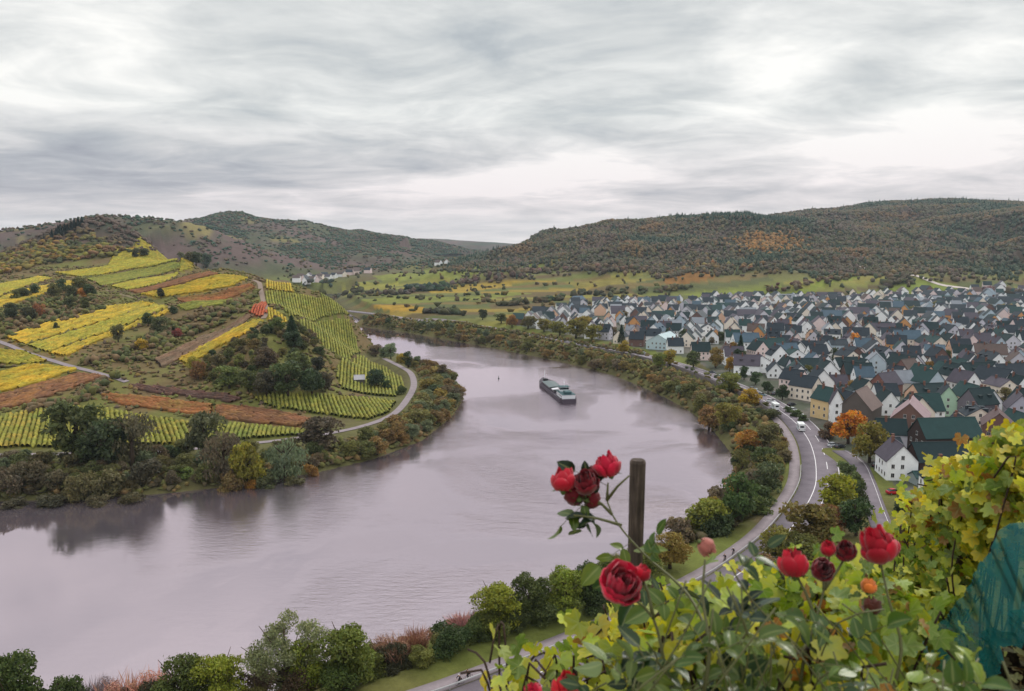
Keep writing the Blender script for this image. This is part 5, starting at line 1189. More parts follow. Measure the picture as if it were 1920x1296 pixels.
for i, ((x, y, g), z) in enumerate(zip(cells, cz)):
    rot = V_(80) + g * .55 + (PI / 2 if rng.random() < .3 else 0) + rng.uniform(-.15, .15)
    w, l, e, r = rng.choice(SIZES); wall, roof = rng.choice(WALLS), rng.choice(ROOFS); dm = rng.random() < .2
    if y < 430 and rng.random() < .45: roof = rng.choice([TEAL, DTEAL, TEAL, DTEAL])
    if i < NSEP:
        house((x, y, z - .05), rot, w, l, e, r, wall, roof, 2 if y < 380 else (1 if y < 620 else 0), 'house', dm, chim=y < 650)
    else: rest.append((x, y, z, rot, w, l, e, r, wall, roof))
# far rows beyond the nearest three hundred: one mass
def mass(name, label, cat, items):
    m = MB(); wc, rc = [], []
    t = NT(name + '_mat'); c = t.attr('leafcol').outputs['Color']; M = t.done(t.principled(c, .7, .3))
    cols = []
    for x, y, z, rot, w, l, e, r, wall, roof in items:
        R = Matrix.Translation((x, y, z)) @ Matrix.Rotation(rot, 4, 'Z'); o = .3; k = (r - e) / (w / 2)
        a = len(m.v)
        b = MB(); b.prism([(-w / 2, -2), (w / 2, -2), (w / 2, e), (0, r - .1), (-w / 2, e)], 'x', -l / 2, l / 2); n1 = len(b.v)
        for s in (-1, 1):
            pts = [(0, r + .05), (s * (w / 2 + o), e - k * o + .05), (s * (w / 2 + o), e - k * o - .15), (0, r - .15)]; b.prism(pts if s < 0 else pts[::-1], 'x', -l / 2 - .2, l / 2 + .2)
        vs_ = [tuple(R @ Vector(v)) for v in b.v]; m.add(vs_, b.f)
        cols += [S(*wall)] * n1 + [S(*roof)] * (len(b.v) - n1)
    return tag(link(name, mesh_np(name, np.array(m.v), m.f, [M], {'leafcol': ('POINT', 'FLOAT_COLOR', np.array(cols))})), label, cat, kind='stuff')
mass('far_houses', 'white and grey gabled houses packed in the far rows of the village below the hill', 'houses', rest)
dv = []
for px, py in [(556, 528), (564, 524), (572, 527), (580, 522), (590, 526), (600, 524), (608, 521), (616, 525), (626, 522), (636, 520), (646, 519), (655, 516), (668, 514), (575, 531), (598, 530), (585, 529), (822, 498), (838, 497), (690, 512)]:
    p = hit(px, py); dv.append((p[0], p[1], p[2], rng.uniform(0, 3), 9, 13, 6, 10.5, rng.choice([WHITE, CREAM, WHITE, PINK]), rng.choice([SLATE, BROWN, PURP])))
mass('distant_village', 'tiny white houses of a distant village at the bend of the valley', 'village', dv)
print('houses', len(HOUSES), 'rest', len(rest))
# stone hut on the spur
hpx(674, 718, V_(12), 4.2, 5.2, 2.4, 4.2, (92, 86, 82), (176, 172, 178), name='stone_hut', label='small dark vineyard hut with pale roof on the tip of the spur', wins=False, chim=False)
# trees of the village
VT = 'in the village'
for a in [('round', 1590, 832, 62, 62, (172, 112, 40), 'beside the side street'), ('round', 1630, 868, 72, 64, (116, 104, 46), 'beside the side street'), ('shrub', 1552, 822, 30, 44, (100, 82, 66), 'beside the side street'), ('tall', 1600, 662, 34, 20, (178, 122, 44), VT), ('round', 1440, 738, 24, 24, (58, 72, 46), 'along the roadside parking'), ('round', 1467, 750, 28, 26, (56, 70, 46), 'along the roadside parking'), ('round', 1416, 722, 26, 24, (62, 78, 50), 'along the roadside parking'), ('round', 1395, 712, 24, 22, (56, 70, 48), 'along the roadside parking'), ('round', 1300, 690, 34, 34, (80, 88, 50), 'along the roadside parking'), ('round', 1342, 690, 38, 36, (108, 92, 52), 'along the roadside parking'), ('round', 1368, 698, 30, 24, (150, 116, 46), 'along the roadside parking'), ('round', 1385, 690, 34, 26, (56, 72, 52), VT), ('conifer', 1388, 672, 40, 22, (52, 70, 54), VT),
          ('round', 1170, 668, 26, 24, (132, 116, 46), 'along the river road'), ('round', 1235, 690, 30, 30, (96, 104, 46), 'along the river road'), ('round', 1256, 692, 30, 30, (136, 118, 48), 'along the river road'), ('round', 1282, 645, 30, 26, (70, 80, 48), VT), ('conifer', 1165, 645, 34, 18, (48, 64, 50), VT), ('round', 1110, 640, 34, 42, (108, 104, 50), 'in the olive grove by the river road'), ('round', 1080, 634, 34, 46, (122, 112, 48), 'in the olive grove by the river road'), ('round', 1050, 630, 30, 42, (104, 104, 50), 'in the olive grove by the river road'), ('round', 1095, 622, 30, 50, (128, 112, 46), 'in the olive grove by the river road'), ('round', 1125, 632, 26, 30, (96, 98, 52), 'in the olive grove by the river road'), ('round', 1020, 622, 24, 34, (112, 104, 52), 'in the olive grove by the river road'), ('round', 990, 616, 26, 36, (96, 88, 52), 'in the olive grove by the river road'), ('round', 960, 614, 24, 26, (140, 100, 56), 'in the olive grove by the river road'), ('round', 940, 606, 20, 26, (88, 92, 52), 'in the olive grove by the river road'), ('round', 905, 600, 20, 22, (70, 74, 50), 'in the olive grove by the river road'),
          ('shrub', 1492, 782, 14, 26, (70, 84, 50), 'along the roadside parking'), ('shrub', 1478, 774, 12, 20, (64, 78, 48), 'along the roadside parking'), ('shrub', 1505, 790, 12, 22, (76, 86, 52), 'along the roadside parking'), ('shrub', 1705, 950, 24, 50, (70, 80, 50), 'in the garden below the white gabled house'), ('shrub', 1686, 958, 16, 28, (66, 76, 48), 'in the garden below the white gabled house')]:
    tree_px(*a)
taken2 = np.array([(h['p'][0], h['p'][1]) for h in HOUSES] + [(c[0], c[1]) for c in rest]); rng = random.Random(5); k = 0
while k < 85:
    px, py = rng.uniform(1150, 1915), rng.uniform(578, 760); p = at(px, py, 11)[:2]
    if not inside(np.array([p[0]]), np.array([p[1]]), VILLAGE)[0] or seg_dist(np.array([p[0]]), np.array([p[1]]), BARRIER)[0][0] < 24: continue
    if np.min(((taken2 - p) ** 2).sum(1)) < 40: continue
    h = rng.uniform(5, 9); add_tree(rng.choice(['round', 'round', 'tall', 'shrub']), (p[0], p[1], hz(*p)), h, h * rng.uniform(.7, 1), rng.choice([OLIVE, DGREEN, (104, 92, 50), GBROWN, (128, 100, 48), (72, 80, 50)]), VT); k += 1
# ------------------------------------------------------------------ vehicles
t = NT('car_paint_mat'); base = t.N('ShaderNodeObjectInfo').outputs['Color']; M_CAR = t.done(t.principled(base, .25, .5))
M_TYRE = plain_mat('tyre_mat', S(28, 28, 30), .9, .2, .2, 8); M_RIM = plain_mat('rim_mat', S(170, 172, 176), .35, .5, .1, 8, metallic=.8)
M_CGLASS = plain_mat('car_glass_mat', S(26, 32, 38), .08, .7, .05, 2); M_LAMP = plain_mat('lamp_glass_mat', S(226, 226, 216), .2, .6, .05, 3); M_TAIL = plain_mat('tail_lamp_mat', S(140, 24, 22), .25, .6, .05, 3)
M_BLACK = plain_mat('black_trim_mat', S(30, 30, 32), .6, .3, .1, 5)
def loft(secs, mi=0):
    """closed body from cross-sections (list of rings with equal point counts)"""
    m = MB(); n = len(secs[0]); vs_ = [p for s in secs for p in s]; fs = []
    for i in range(len(secs) - 1):
        for k in range(n): fs.append((i * n + k, i * n + (k + 1) % n, (i + 1) * n + (k + 1) % n, (i + 1) * n + k))
    fs.append(tuple(range(n))[::-1]); fs.append(tuple(range((len(secs) - 1) * n, len(secs) * n))); m.add(vs_, fs, mi); return m
def ring_x(x, hw, z0, z1, top=.9): return [(x, -hw, z0), (x, hw, z0), (x, hw * 1.02, z0 + (z1 - z0) * .55), (x, hw * top, z1), (x, -hw * top, z1), (x, -hw * 1.02, z0 + (z1 - z0) * .55)]
CAR = {}
def car_meshes():
    b = loft([ring_x(-2.1, .72, .35, .72), ring_x(-2.0, .84, .25, .95), ring_x(-.9, .88, .22, 1.0), ring_x(.9, .88, .22, .98), ring_x(1.85, .84, .24, .82), ring_x(2.1, .7, .35, .66)])
    r = loft([ring_x(-1.75, .74, .93, .99, .96), ring_x(-1.25, .72, .93, 1.42, .82), ring_x(.1, .74, .93, 1.47, .84), ring_x(.55, .76, .93, 1.4, .84), ring_x(1.15, .76, .93, .99, .96)])
    b.box(-1.2, .12, -.56, .56, 1.455, 1.5)
    CAR['body'] = b.mesh('body', M_CAR); CAR['windows'] = r.mesh('windows', M_CGLASS)
    w = MB(); w.tube([(0, -.1, 0), (0, .1, 0)], .32, 14); CAR['tyre'] = w.mesh('tyre', M_TYRE)
    w = MB(); w.tube([(0, -.108, 0), (0, .108, 0)], .2, 10); CAR['rim'] = w.mesh('rim', M_RIM)
    CAR['headlight'] = MB().box(-.05, .05, -.16, .16, -.07, .07).mesh('headlight', M_LAMP); CAR['tail_light'] = MB().box(-.05, .05, -.16, .16, -.08, .08).mesh('tail_light', M_TAIL)
car_meshes()
def wheels(o, xs, y, r=.32):
    for x in xs:
        for s in (-1, 1):
            w = link('wheel', CAR['tyre'], o, loc=(x, s * y, r)); w.scale = (r / .32,) * 3; link('rim', CAR['rim'], w)
CARS = []
def car(px, py, rot, colr, label, z=8.3):
    p = at(px, py, z); p[2] = max(hz(p[0], p[1]), z - 3) + .02 if z != ROADZ else ROADZ + .01
    o = empty('parked_car' if z != ROADZ else 'car', p, rot); link('body', CAR['body'], o, color=S(*colr)); link('windows', CAR['windows'], o)
    wheels(o, (-1.3, 1.35), .78)
    for s in (-1, 1): link('headlight', CAR['headlight'], o, loc=(2.02, s * .58, .66)); link('tail_light', CAR['tail_light'], o, loc=(-2.06, s * .6, .78))
    tag(o, label, 'car', 'cars parked beside the road' if z != ROADZ else None); CARS.append(o); return o
car(1676, 924, V_(8), (176, 22, 40), 'bright red car parked in the yard of the white gabled house', 8.6)
car(1640, 872, V_(70), (40, 40, 46), 'black car parked in the shade of the olive tree by the side street', 8.6)
car(1562, 834, V_(25), (190, 194, 200), 'silver car parked left of the dark one on the corner of the side street', 8.4)
car(1574, 838, V_(28), (48, 50, 56), 'dark grey car next to the silver car on the street corner', 8.4)
car(1488, 768, V_(-52), (224, 226, 228), 'white car first in the row along the parking bay, nearest the upper end', 8.4)
car(1497, 776, V_(-52), (200, 206, 212), 'silver white car in the middle of the parking bay row', 8.4)
car(1507, 785, V_(-52), (214, 216, 220), 'white car last in the parking bay row, nearest the lower end', 8.4)
car(1428, 740, V_(-40), (86, 110, 116), 'blue grey car under the round parking trees', 8.4)
car(1446, 752, V_(-40), (206, 208, 212), 'white car between two round parking trees', 8.4)
car(1412, 729, V_(-40), (150, 160, 166), 'light grey car parked above the blue grey car', 8.4)
car(1452, 738, V_(50), (60, 64, 72), 'dark car in front of the pink house along the road', 8.4)
car(1336, 698, V_(-35), (64, 68, 76), 'dark car half hidden by the orange brown parking trees', 8.4)
car(1352, 706, V_(-35), (196, 200, 206), 'pale car below the orange brown parking trees', 8.4)
car(1484, 758, V_(30), (44, 46, 54), 'black car by the cream house front on the main road', 8.4)
car(1205, 664, V_(160), (216, 218, 222), 'small white car driving on the river road by the pale hall', ROADZ)
# motorhomes
def motorhome(px, py, rot, label):
    p = at(px, py, ROADZ); p[2] = ROADZ + .01; o = empty('motorhome', p, rot)
    b = MB(); b.prism([(-3.1, .45), (1.6, .45), (1.6, 1.75), (2.15, 2.1), (2.15, 2.75), (1.85, 2.95), (-3.1, 2.95)], 'y', -1.13, 1.13); b.prism([(1.6, .4), (3.15, .4), (3.2, 1.0), (2.5, 1.2), (1.9, 1.95), (1.6, 1.95)], 'y', -.98, .98)
    b.build('body', M_CAR, o, color=S(226, 228, 230))
    g = MB(); g.prism([(2.52, 1.22), (2.56, 1.24), (2.0, 1.98), (1.95, 1.94)], 'y', -.86, .86); g.build('windscreen', M_CGLASS, o)
    for s in (-1, 1):
        for x, w_ in ((-1.9, .5), (.3, .45)):
            link('window', MB().box(x - w_, x + w_, s * 1.15 - .02, s * 1.15 + .02, 1.6, 2.2).mesh('window', M_CGLASS), o)
        link('side_stripe', MB().box(-3.05, 1.55, s * 1.145 - .01, s * 1.145 + .01, 1.1, 1.3).mesh('side_stripe', plain_mat('stripe_mat', S(110, 140, 150), .4)), o)
        link('headlight', CAR['headlight'], o, loc=(3.15, s * .72, .85)); link('tail_light', CAR['tail_light'], o, loc=(-3.1, s * .95, .95))
    link('rear_window', MB().box(-3.13, -3.08, -.7, .7, 1.6, 2.3).mesh('rear_window', M_CGLASS), o)
    link('roof_hatch', MB().box(-1.0, -.2, -.4, .4, 2.95, 3.08).mesh('roof_hatch', M_LAMP), o); link('roof_hatch', MB().box(-2.6, -2.1, -.3, .3, 2.95, 3.05).mesh('roof_hatch', M_LAMP), o)
    wheels(o, (-1.9, 2.2), .95, .36); tag(o, label, 'motorhome', 'motorhomes on the main road')
def road_dir(px, py):
    p = at(px, py, ROADZ)[:2]; i = np.argmin(((BARRIER - p) ** 2).sum(1)); d = BARRIER[min(i + 1, len(BARRIER) - 1)] - BARRIER[i - 1]; return math.atan2(d[1], d[0])
motorhome(1501, 807, road_dir(1501, 807) + PI, 'white motorhome leading on the bend of the main road, nearer the cycle path')
motorhome(1453, 768, road_dir(1453, 768) + PI, 'white motorhome farther up the main road beside the parking trees')
# ------------------------------------------------------------------ cargo barge
a, b = at(1066, 755), at(1020, 718)
L_ = float(np.linalg.norm((b - a)[:2])) + 4; rot = math.atan2(b[1] - a[1], b[0] - a[0]); W_ = 8.8
o = empty('cargo_barge', ((a + b) / 2 * np.array([1, 1, 0]))); o.rotation_euler = (0, 0, rot); tag(o, 'long dark cargo barge with hatch covers and a pale wheelhouse under way on the river', 'barge')
M_HULL = plain_mat('hull_mat', S(62, 52, 64), .6, .4, .25, .4); M_DECK = plain_mat('deck_mat', S(56, 84, 88), .7, .3, .2, .5); M_WHB = plain_mat('white_boat_paint_mat', S(216, 220, 224), .4, .4, .06, .6); M_HATCH = plain_mat('hatch_mat', S(86, 98, 100), .5, .4, .15, .4); M_HOLD = plain_mat('hold_mat', S(22, 22, 24), .9, .1, .1, .4); M_HATW = plain_mat('pale_hatch_mat', S(206, 204, 210), .5, .4, .1, .4)
def hullring(x, hw, zd): return [(x, -hw * .8, -.8), (x, hw * .8, -.8), (x, hw, .2), (x, hw, zd), (x, -hw, zd), (x, -hw, .2)]
h2 = L_ / 2
loft([hullring(-h2, W_ * .38, 2.0), hullring(-h2 + 3, W_ / 2, 1.8), hullring(h2 - 12, W_ / 2, 1.7), hullring(h2 - 5, W_ * .38, 2.1), hullring(h2, W_ * .06, 2.9)]).build('hull', M_HULL, o)
c = MB(); x0, x1 = -h2 + 19, h2 - 13
for s in (-1, 1): c.box(x0, x1, s * 3.6 - .12, s * 3.6 + .12, 1.5, 2.7)
c.box(x0 - .25, x0, -3.7, 3.7, 1.5, 2.7); c.box(x1, x1 + .25, -3.7, 3.7, 1.5, 2.7); c.build('coaming', M_HULL, o)
MB().box(x0, x1, -3.45, 3.45, 1.82, 2.0).build('hold_floor', M_HOLD, o)
segs = [(x1 - 20, x1 - .3, M_HATCH, 3.0), (x1 - 29, x1 - 25, M_HATW, 3.3), (x1 - 42, x1 - 37.5, M_HATW, 3.3), (x0 + .3, x1 - 42.3, M_HATW, 3.0)]
for u0, u1, m_, hgt_ in segs:
    if u1 - u0 < 1: continue
    h_ = MB(); h_.prism([(-3.46, hgt_ - .5), (3.46, hgt_ - .5), (3.46, hgt_ - .2), (0, hgt_ + .15), (-3.46, hgt_ - .2)], 'x', u0, u1); h_.build('hatch_cover', m_, o)
dk = MB(); dk.box(-h2 + 1.5, -h2 + 14.5, -3.3, 3.3, 1.7, 3.9); dk.build('deckhouse', M_WHB, o)
MB().box(-h2 + 1.2, -h2 + 14.8, -3.5, 3.5, 3.9, 4.05).build('deckhouse_roof', M_DECK, o)
for s in (-1, 1):
    for i in range(5): link('porthole', MB().box(-.5, .5, -.03, .03, -.4, .4).mesh('porthole', M_CGLASS), o, loc=(-h2 + 3.0 + i * 2.5, s * 3.32, 3.0))
wh = MB().box(-h2 + 11, -h2 + 15, -2.2, 2.2, 4.05, 6.3).build('wheelhouse', M_WHB, o)
MB().box(-h2 + 10.95, -h2 + 15.05, -2.25, 2.25, 5.0, 5.95).build('windows', M_CGLASS, wh); MB().box(-h2 + 10.6, -h2 + 15.4, -2.6, 2.6, 6.3, 6.45).build('roof', M_DECK, wh)
MB().tube([(-h2 + 12, 0, 6.4), (-h2 + 12, 0, 9.2)], .07, 6).box(-h2 + 11.4, -h2 + 12.6, -.1, .1, 8.4, 8.55).build('mast', M_WHB, o)
MB().box(-h2 + 2.4, -h2 + 6.8, -1.6, 1.6, 4.05, 5.3).build('stern_cabin', M_DECK, o)
MB().tube([(h2 - 4, 0, 2.2), (h2 - 4, 0, 7.5)], .09, 6).build('bow_mast', M_WHB, o); MB().box(h2 - 7.5, h2 - 5, -1.2, 1.2, 2.0, 3.1).build('anchor_winch', M_BLACK, o)
for s in (-1, 1):
    for x in (-h2 + 2, h2 - 9): link('bollard', MB().tube([(0, 0, 0), (0, 0, .7)], .2, 8).mesh('bollard', M_BLACK), o, loc=(x, s * 3.7, 1.75))
# buoy
p = at(935, 710); bm_ = MB(); bm_.lathe([(.1, -.4), (.75, -.2), (.85, .35), (.6, .75), (.22, 1.0), (.16, 2.2), (.34, 2.3), (.34, 2.9), (.05, 3.0)], 12)
bu = bm_.build('channel_buoy', plain_mat('buoy_mat', S(44, 50, 48), .5, .4)); bu.location = (p[0], p[1], 0); bu.scale = (.6, .6, .55); tag(bu, 'small dark buoy floating alone upstream of the barge', 'buoy')
# ------------------------------------------------------------------ leaves of the plants at the camera's feet
def fg_leaf_mat(name, gloss, trans):
    t = NT(name); vc = t.attr('leafcol').outputs['Color']; rim = t.attr('rim').outputs['Fac']; co = t.N('ShaderNodeTexCoord').outputs['Object']
    n1 = t.noise(co, 38, 5, .65); n2 = t.noise(co, 160, 3, .6)
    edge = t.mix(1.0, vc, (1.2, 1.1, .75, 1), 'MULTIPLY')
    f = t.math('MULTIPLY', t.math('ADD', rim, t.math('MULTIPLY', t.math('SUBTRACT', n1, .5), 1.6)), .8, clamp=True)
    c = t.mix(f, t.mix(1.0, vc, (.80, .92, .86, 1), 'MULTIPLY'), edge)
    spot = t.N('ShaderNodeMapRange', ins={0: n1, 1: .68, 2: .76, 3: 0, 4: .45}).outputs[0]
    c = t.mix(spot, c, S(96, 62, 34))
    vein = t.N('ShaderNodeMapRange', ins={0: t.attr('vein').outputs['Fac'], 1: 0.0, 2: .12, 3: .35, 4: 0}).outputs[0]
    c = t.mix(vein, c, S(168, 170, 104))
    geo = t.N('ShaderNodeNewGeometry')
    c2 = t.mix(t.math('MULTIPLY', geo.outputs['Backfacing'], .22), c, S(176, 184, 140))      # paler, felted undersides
    p = t.principled(c2, gloss, .32, t.math('ADD', n1, t.math('MULTIPLY', n2, .3)), .35, .004); tr = t.N('ShaderNodeBsdfTranslucent', ins={0: c})
    m = t.N('ShaderNodeMixShader', ins={0: trans}); t.L(p.outputs[0], m.inputs[1]); t.L(tr.outputs[0], m.inputs[2]); return t.done(m)
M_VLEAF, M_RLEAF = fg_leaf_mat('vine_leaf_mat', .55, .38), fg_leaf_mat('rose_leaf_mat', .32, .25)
M_CANE = plain_mat('rose_cane_mat', S(84, 84, 48), .55, .4, .35, 30); M_VWOOD = plain_mat('vine_wood_mat', S(66, 52, 44), .9, .2, .4, 25, bstr=.5)

def vine_leaf_template():
    """five-lobed toothed leaf, base at the origin, tip along +y, unit length; three rings so that it can cup"""
    out = []
    for a in np.linspace(-PI * .86, PI * .86, 41):
        lobes = max(math.exp(-((a - c) / w) ** 2) * k for c, w, k in ((0, .42, 1.0), (1.02, .40, .86), (-1.02, .40, .86), (1.95, .48, .66), (-1.95, .48, .66)))
        r = .34 + .30 * lobes + .025 * math.cos(a * 22)
        out.append((math.sin(a) * r, math.cos(a) * r + .36))
    out = np.array(out); c0 = np.array([0, .33])
    V = [(0, .33)]; rim = [0.0]; vein = [0.0]; n = len(out)
    for k in (.45, .78, 1.0):
        for i, p in enumerate(out):
            q = c0 + (p - c0) * k; V.append(tuple(q)); rim.append(k)
            a = math.atan2(q[0], q[1] - .33 + 1e-9); vein.append(min(abs(a - c) for c in (0, 1.02, -1.02, 1.95, -1.95)) * (.3 + k))
    F = [(0, 1 + i, 2 + i) for i in range(n - 1)]
    for r in range(2):
        b0, b1 = 1 + r * n, 1 + (r + 1) * n
        for i in range(n - 1): F += [(b0 + i, b1 + i, b1 + i + 1), (b0 + i, b1 + i + 1, b0 + i + 1)]
    V = np.array(V); z = .16 * (V[:, 0] ** 2) * 2 - .10 * (V[:, 1] - .4) ** 2 * 2 + .025 * np.sin(V[:, 0] * 17) * np.cos(V[:, 1] * 15)
    return np.column_stack([V, z]), np.array(F), np.array(rim), np.array(vein)
def rose_leaf_template():
    V, rim, vein = [], [], []; ny, nx = 10, 5
    for j in range(ny):
        v = j / (ny - 1); w = .33 * math.sin(PI * min(1, v ** .8 * .97 + .02)) ** .75 * (1 - .25 * v)
        for i in range(nx):
            u = (i / (nx - 1) - .5) * 2; tooth = 1 + (.07 if (j % 2 and abs(u) > .9) else 0)
            V.append((u * w * tooth, v, .10 * abs(u) * w * 3 - .22 * (v - .35) ** 2)); rim.append(abs(u)); vein.append(abs(u) * .6 + .0)
    F = []
    for j in range(ny - 1):
        for i in range(nx - 1): a = j * nx + i; F += [(a, a + 1, a + nx + 1), (a, a + nx + 1, a + nx)]
    return np.array(V), np.array(F), np.array(rim), np.array(vein)
VINE_T, ROSE_T = vine_leaf_template(), rose_leaf_template()
def leaves_mesh(name, tpl, P, axis, nrm, size, cols, mat, rng, curl=.25):
    """P foot of each blade, axis towards its tip, nrm its upper face"""
    V0, F0, rim, vein = tpl; n = len(P); m = len(V0)
    a = axis / np.linalg.norm(axis, axis=1)[:, None]; x = np.cross(a, nrm); x /= np.linalg.norm(x, axis=1)[:, None] + 1e-9; z = np.cross(x, a)
    Q = np.repeat(V0[None], n, 0).copy(); k = rng.normal(size=(n, 1)) * curl
    Q[..., 2] = Q[..., 2] * (1 + rng.normal(size=(n, 1)) * .6) + k * (Q[..., 1] ** 2) * .5 + rng.normal(size=(n, 1)) * .3 * Q[..., 0] * Q[..., 1]
    Q[..., 0] *= 1 + .12 * rng.normal(size=(n, 1)); Q *= size[:, None, None]
    W = P[:, None] + Q[..., 0:1] * x[:, None] + Q[..., 1:2] * a[:, None] + Q[..., 2:3] * z[:, None]
    F = (F0[None] + (np.arange(n) * m)[:, None, None]).reshape(-1, 3); C = np.repeat(cols, m, 0)
    return mesh_np(name, W.reshape(-1, 3), F, [mat], {'leafcol': ('POINT', 'FLOAT_COLOR', np.hstack([C, np.ones((len(C), 1))])), 'rim': ('POINT', 'FLOAT', np.tile(rim, n)), 'vein': ('POINT', 'FLOAT', np.tile(vein, n))}, smooth=True)
def wpt(px, py, d): return atd(px, py, d)
VINE_PAL = [(204, 196, 40), (178, 184, 40), (138, 162, 38), (92, 120, 34), (206, 202, 70), (158, 174, 44), (212, 188, 30), (110, 138, 38)]
TOCAM = np.array([0, -1, .45])

def stems_and_leaves(canes, rng, every, pet, wob=.4):
    """leaf stations along canes: point, outward direction"""
    P, D = [], []
    for c in canes:
        C = catmull(np.array(c), .012); L = 0
        for i in range(1, len(C)):
            L += np.linalg.norm(C[i] - C[i - 1])
            if L > every * (.7 + .6 * rng.random()):
                L = 0; t = C[i] - C[i - 1]; d = np.cross(t, rng.normal(size=3)); d /= np.linalg.norm(d) + 1e-9
                P.append(C[i]); D.append(d)
    return np.array(P), np.array(D)

def grape_vine(px, top, bottom, d, hw, n, label, seed, yellow=.5, size=.072, spread=.32, group='grape vines on the slope'):
    rng = np.random.default_rng(seed); base = wpt(px, bottom, d); base[2] = hz(base[0], base[1]) if abs(hz(base[0], base[1]) - base[2]) < 1.2 else base[2] - .3
    o = empty('grape_vine', base); tag(o, label, 'grape vine', group)
    tp = wpt(px, top, d); ctr_x = tp[0]; h = tp[2] - wpt(px, bottom, d)[2]; zb = wpt(px, bottom, d)[2]; w = hw / FPX * d
    n = int(n * 2.2); tr = MB(); g = [(0, 0, -.3), (.02, .01, .3 * h), (-.03, .02, .55 * h), (.02, 0, .8 * h)]
    tr.tube(g, [.028, .024, .018, .01], 7); canes = []
    for k in range(9):
        a = rng.uniform(-1, 1); e = np.array([a * w * 1.0, rng.normal() * spread * .5, h * rng.uniform(.75, 1.0) + zb - base[2]])
        mid = e * np.array([.5, .6, .55]) + rng.normal(size=3) * .05; c = [np.array([0, 0, .25 * h]), mid, e, e + np.array([a * .08, rng.normal() * .06, -.12 + .15 * rng.random()])]
        canes.append(c); tr.tube(catmull(np.array(c), .06), .0045, 5)
    tr.build('trunk', M_VWOOD, o, smooth=True)
    # blades hang from the canes and fill the trellis
    u = rng.uniform(-1, 1, n); v = rng.random(n) ** .75; wv = w * (.72 + .4 * np.sin(v * PI)); P = np.stack([u * wv + rng.normal(size=n) * .03, rng.normal(size=n) * spread * .5, zb - base[2] + v * h * 1.0 - .05 * np.abs(u) * h + rng.normal(size=n) * .05], -1)
    n = len(P); ax = np.stack([rng.normal(size=n) * .7, rng.normal(size=n) * .6 - .2, -.75 + .45 * rng.normal(size=n)], -1)
    nr = np.stack([rng.normal(size=n) * .8, -.6 + .7 * rng.normal(size=n), .6 + .6 * rng.normal(size=n)], -1)
    pal = np.array([lin(c) for c in VINE_PAL]); wts = np.array([2, 1.6, 1, .7, 1.4, 1.2, 1.6, .9]) if yellow > .5 else np.array([.6, 1.4, 1.8, 1.6, .6, 1.4, .4, 1.6])
    cols = pal[rng.choice(len(pal), n, p=wts / wts.sum())] * (.55 + .65 * rng.random((n, 1)))
    br = rng.random(n) < .05; cols[br] = lin((150, 96, 44))
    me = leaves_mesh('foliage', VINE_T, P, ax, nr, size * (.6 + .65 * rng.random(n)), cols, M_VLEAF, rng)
    link('foliage', me, o); return o
RV = [(1920, 822, 965, 3.5, 60, 260, 'bright yellow green grape vine at the right edge, tallest of the row'), (1858, 858, 1010, 3.9, 52, 280, 'grape vine second from the right edge, above the teal net'), (1800, 895, 1060, 4.3, 50, 280, 'grape vine in the middle of the right row, left of the teal net'),
      (1748, 945, 1150, 4.7, 46, 280, 'grape vine fourth from the right edge, behind the biggest red rose'), (1702, 1000, 1190, 5.2, 40, 240, 'lowest and farthest grape vine at the left end of the right row'), (1735, 1040, 1230, 4.2, 40, 220, 'shaded grape vine under the right row beside the net hem')]
for i, a in enumerate(RV): grape_vine(*a, seed=200 + i, yellow=.8 if i < 4 else .3)
MV = [(1640, 1085, 1300, 2.9, 62, 230, 'grape vine behind the rose cluster, below the biggest rose'), (1570, 1095, 1300, 2.6, 60, 200, 'grape vine between the two thick rose canes'), (1495, 1095, 1300, 2.8, 60, 200, 'yellow green grape vine left of the double red rose'), (1425, 1130, 1300, 2.7, 55, 150, 'grape vine under the bend of the main road'), (1680, 1185, 1320, 3.2, 45, 150, 'grape vine at the foot of the teal net')]
for i, a in enumerate(MV): grape_vine(*a, seed=240 + i, yellow=.4)
LV = [(955, 1225, 1340, 2.7, 60, 14, 'sparse yellowing grape vine leftmost at the bottom'), (1075, 1225, 1340, 2.9, 60, 22, 'pale yellow grape vine in front of the road, left of the post'), (1150, 1175, 1340, 3.0, 50, 48, 'grape vine with yellow leaves just left of the wooden post'), (1240, 1150, 1330, 3.1, 60, 90, 'grape vine with yellow leaves just right of the wooden post'), (1320, 1160, 1330, 2.6, 60, 90, 'grape vine under the faded pink rose')]
LV += [(1400, 1190, 1340, 2.15, 55, 34, 'low yellow vine shoot among the rose leaves under the faded rose'), (1545, 1190, 1340, 2.1, 60, 36, 'low yellow vine shoot between the rose canes at the bottom'), (1255, 1215, 1340, 2.2, 55, 30, 'low yellow vine shoot under the drooping red rose')]
for i, a in enumerate(LV): grape_vine(*a, seed=270 + i, yellow=.8, size=.085)

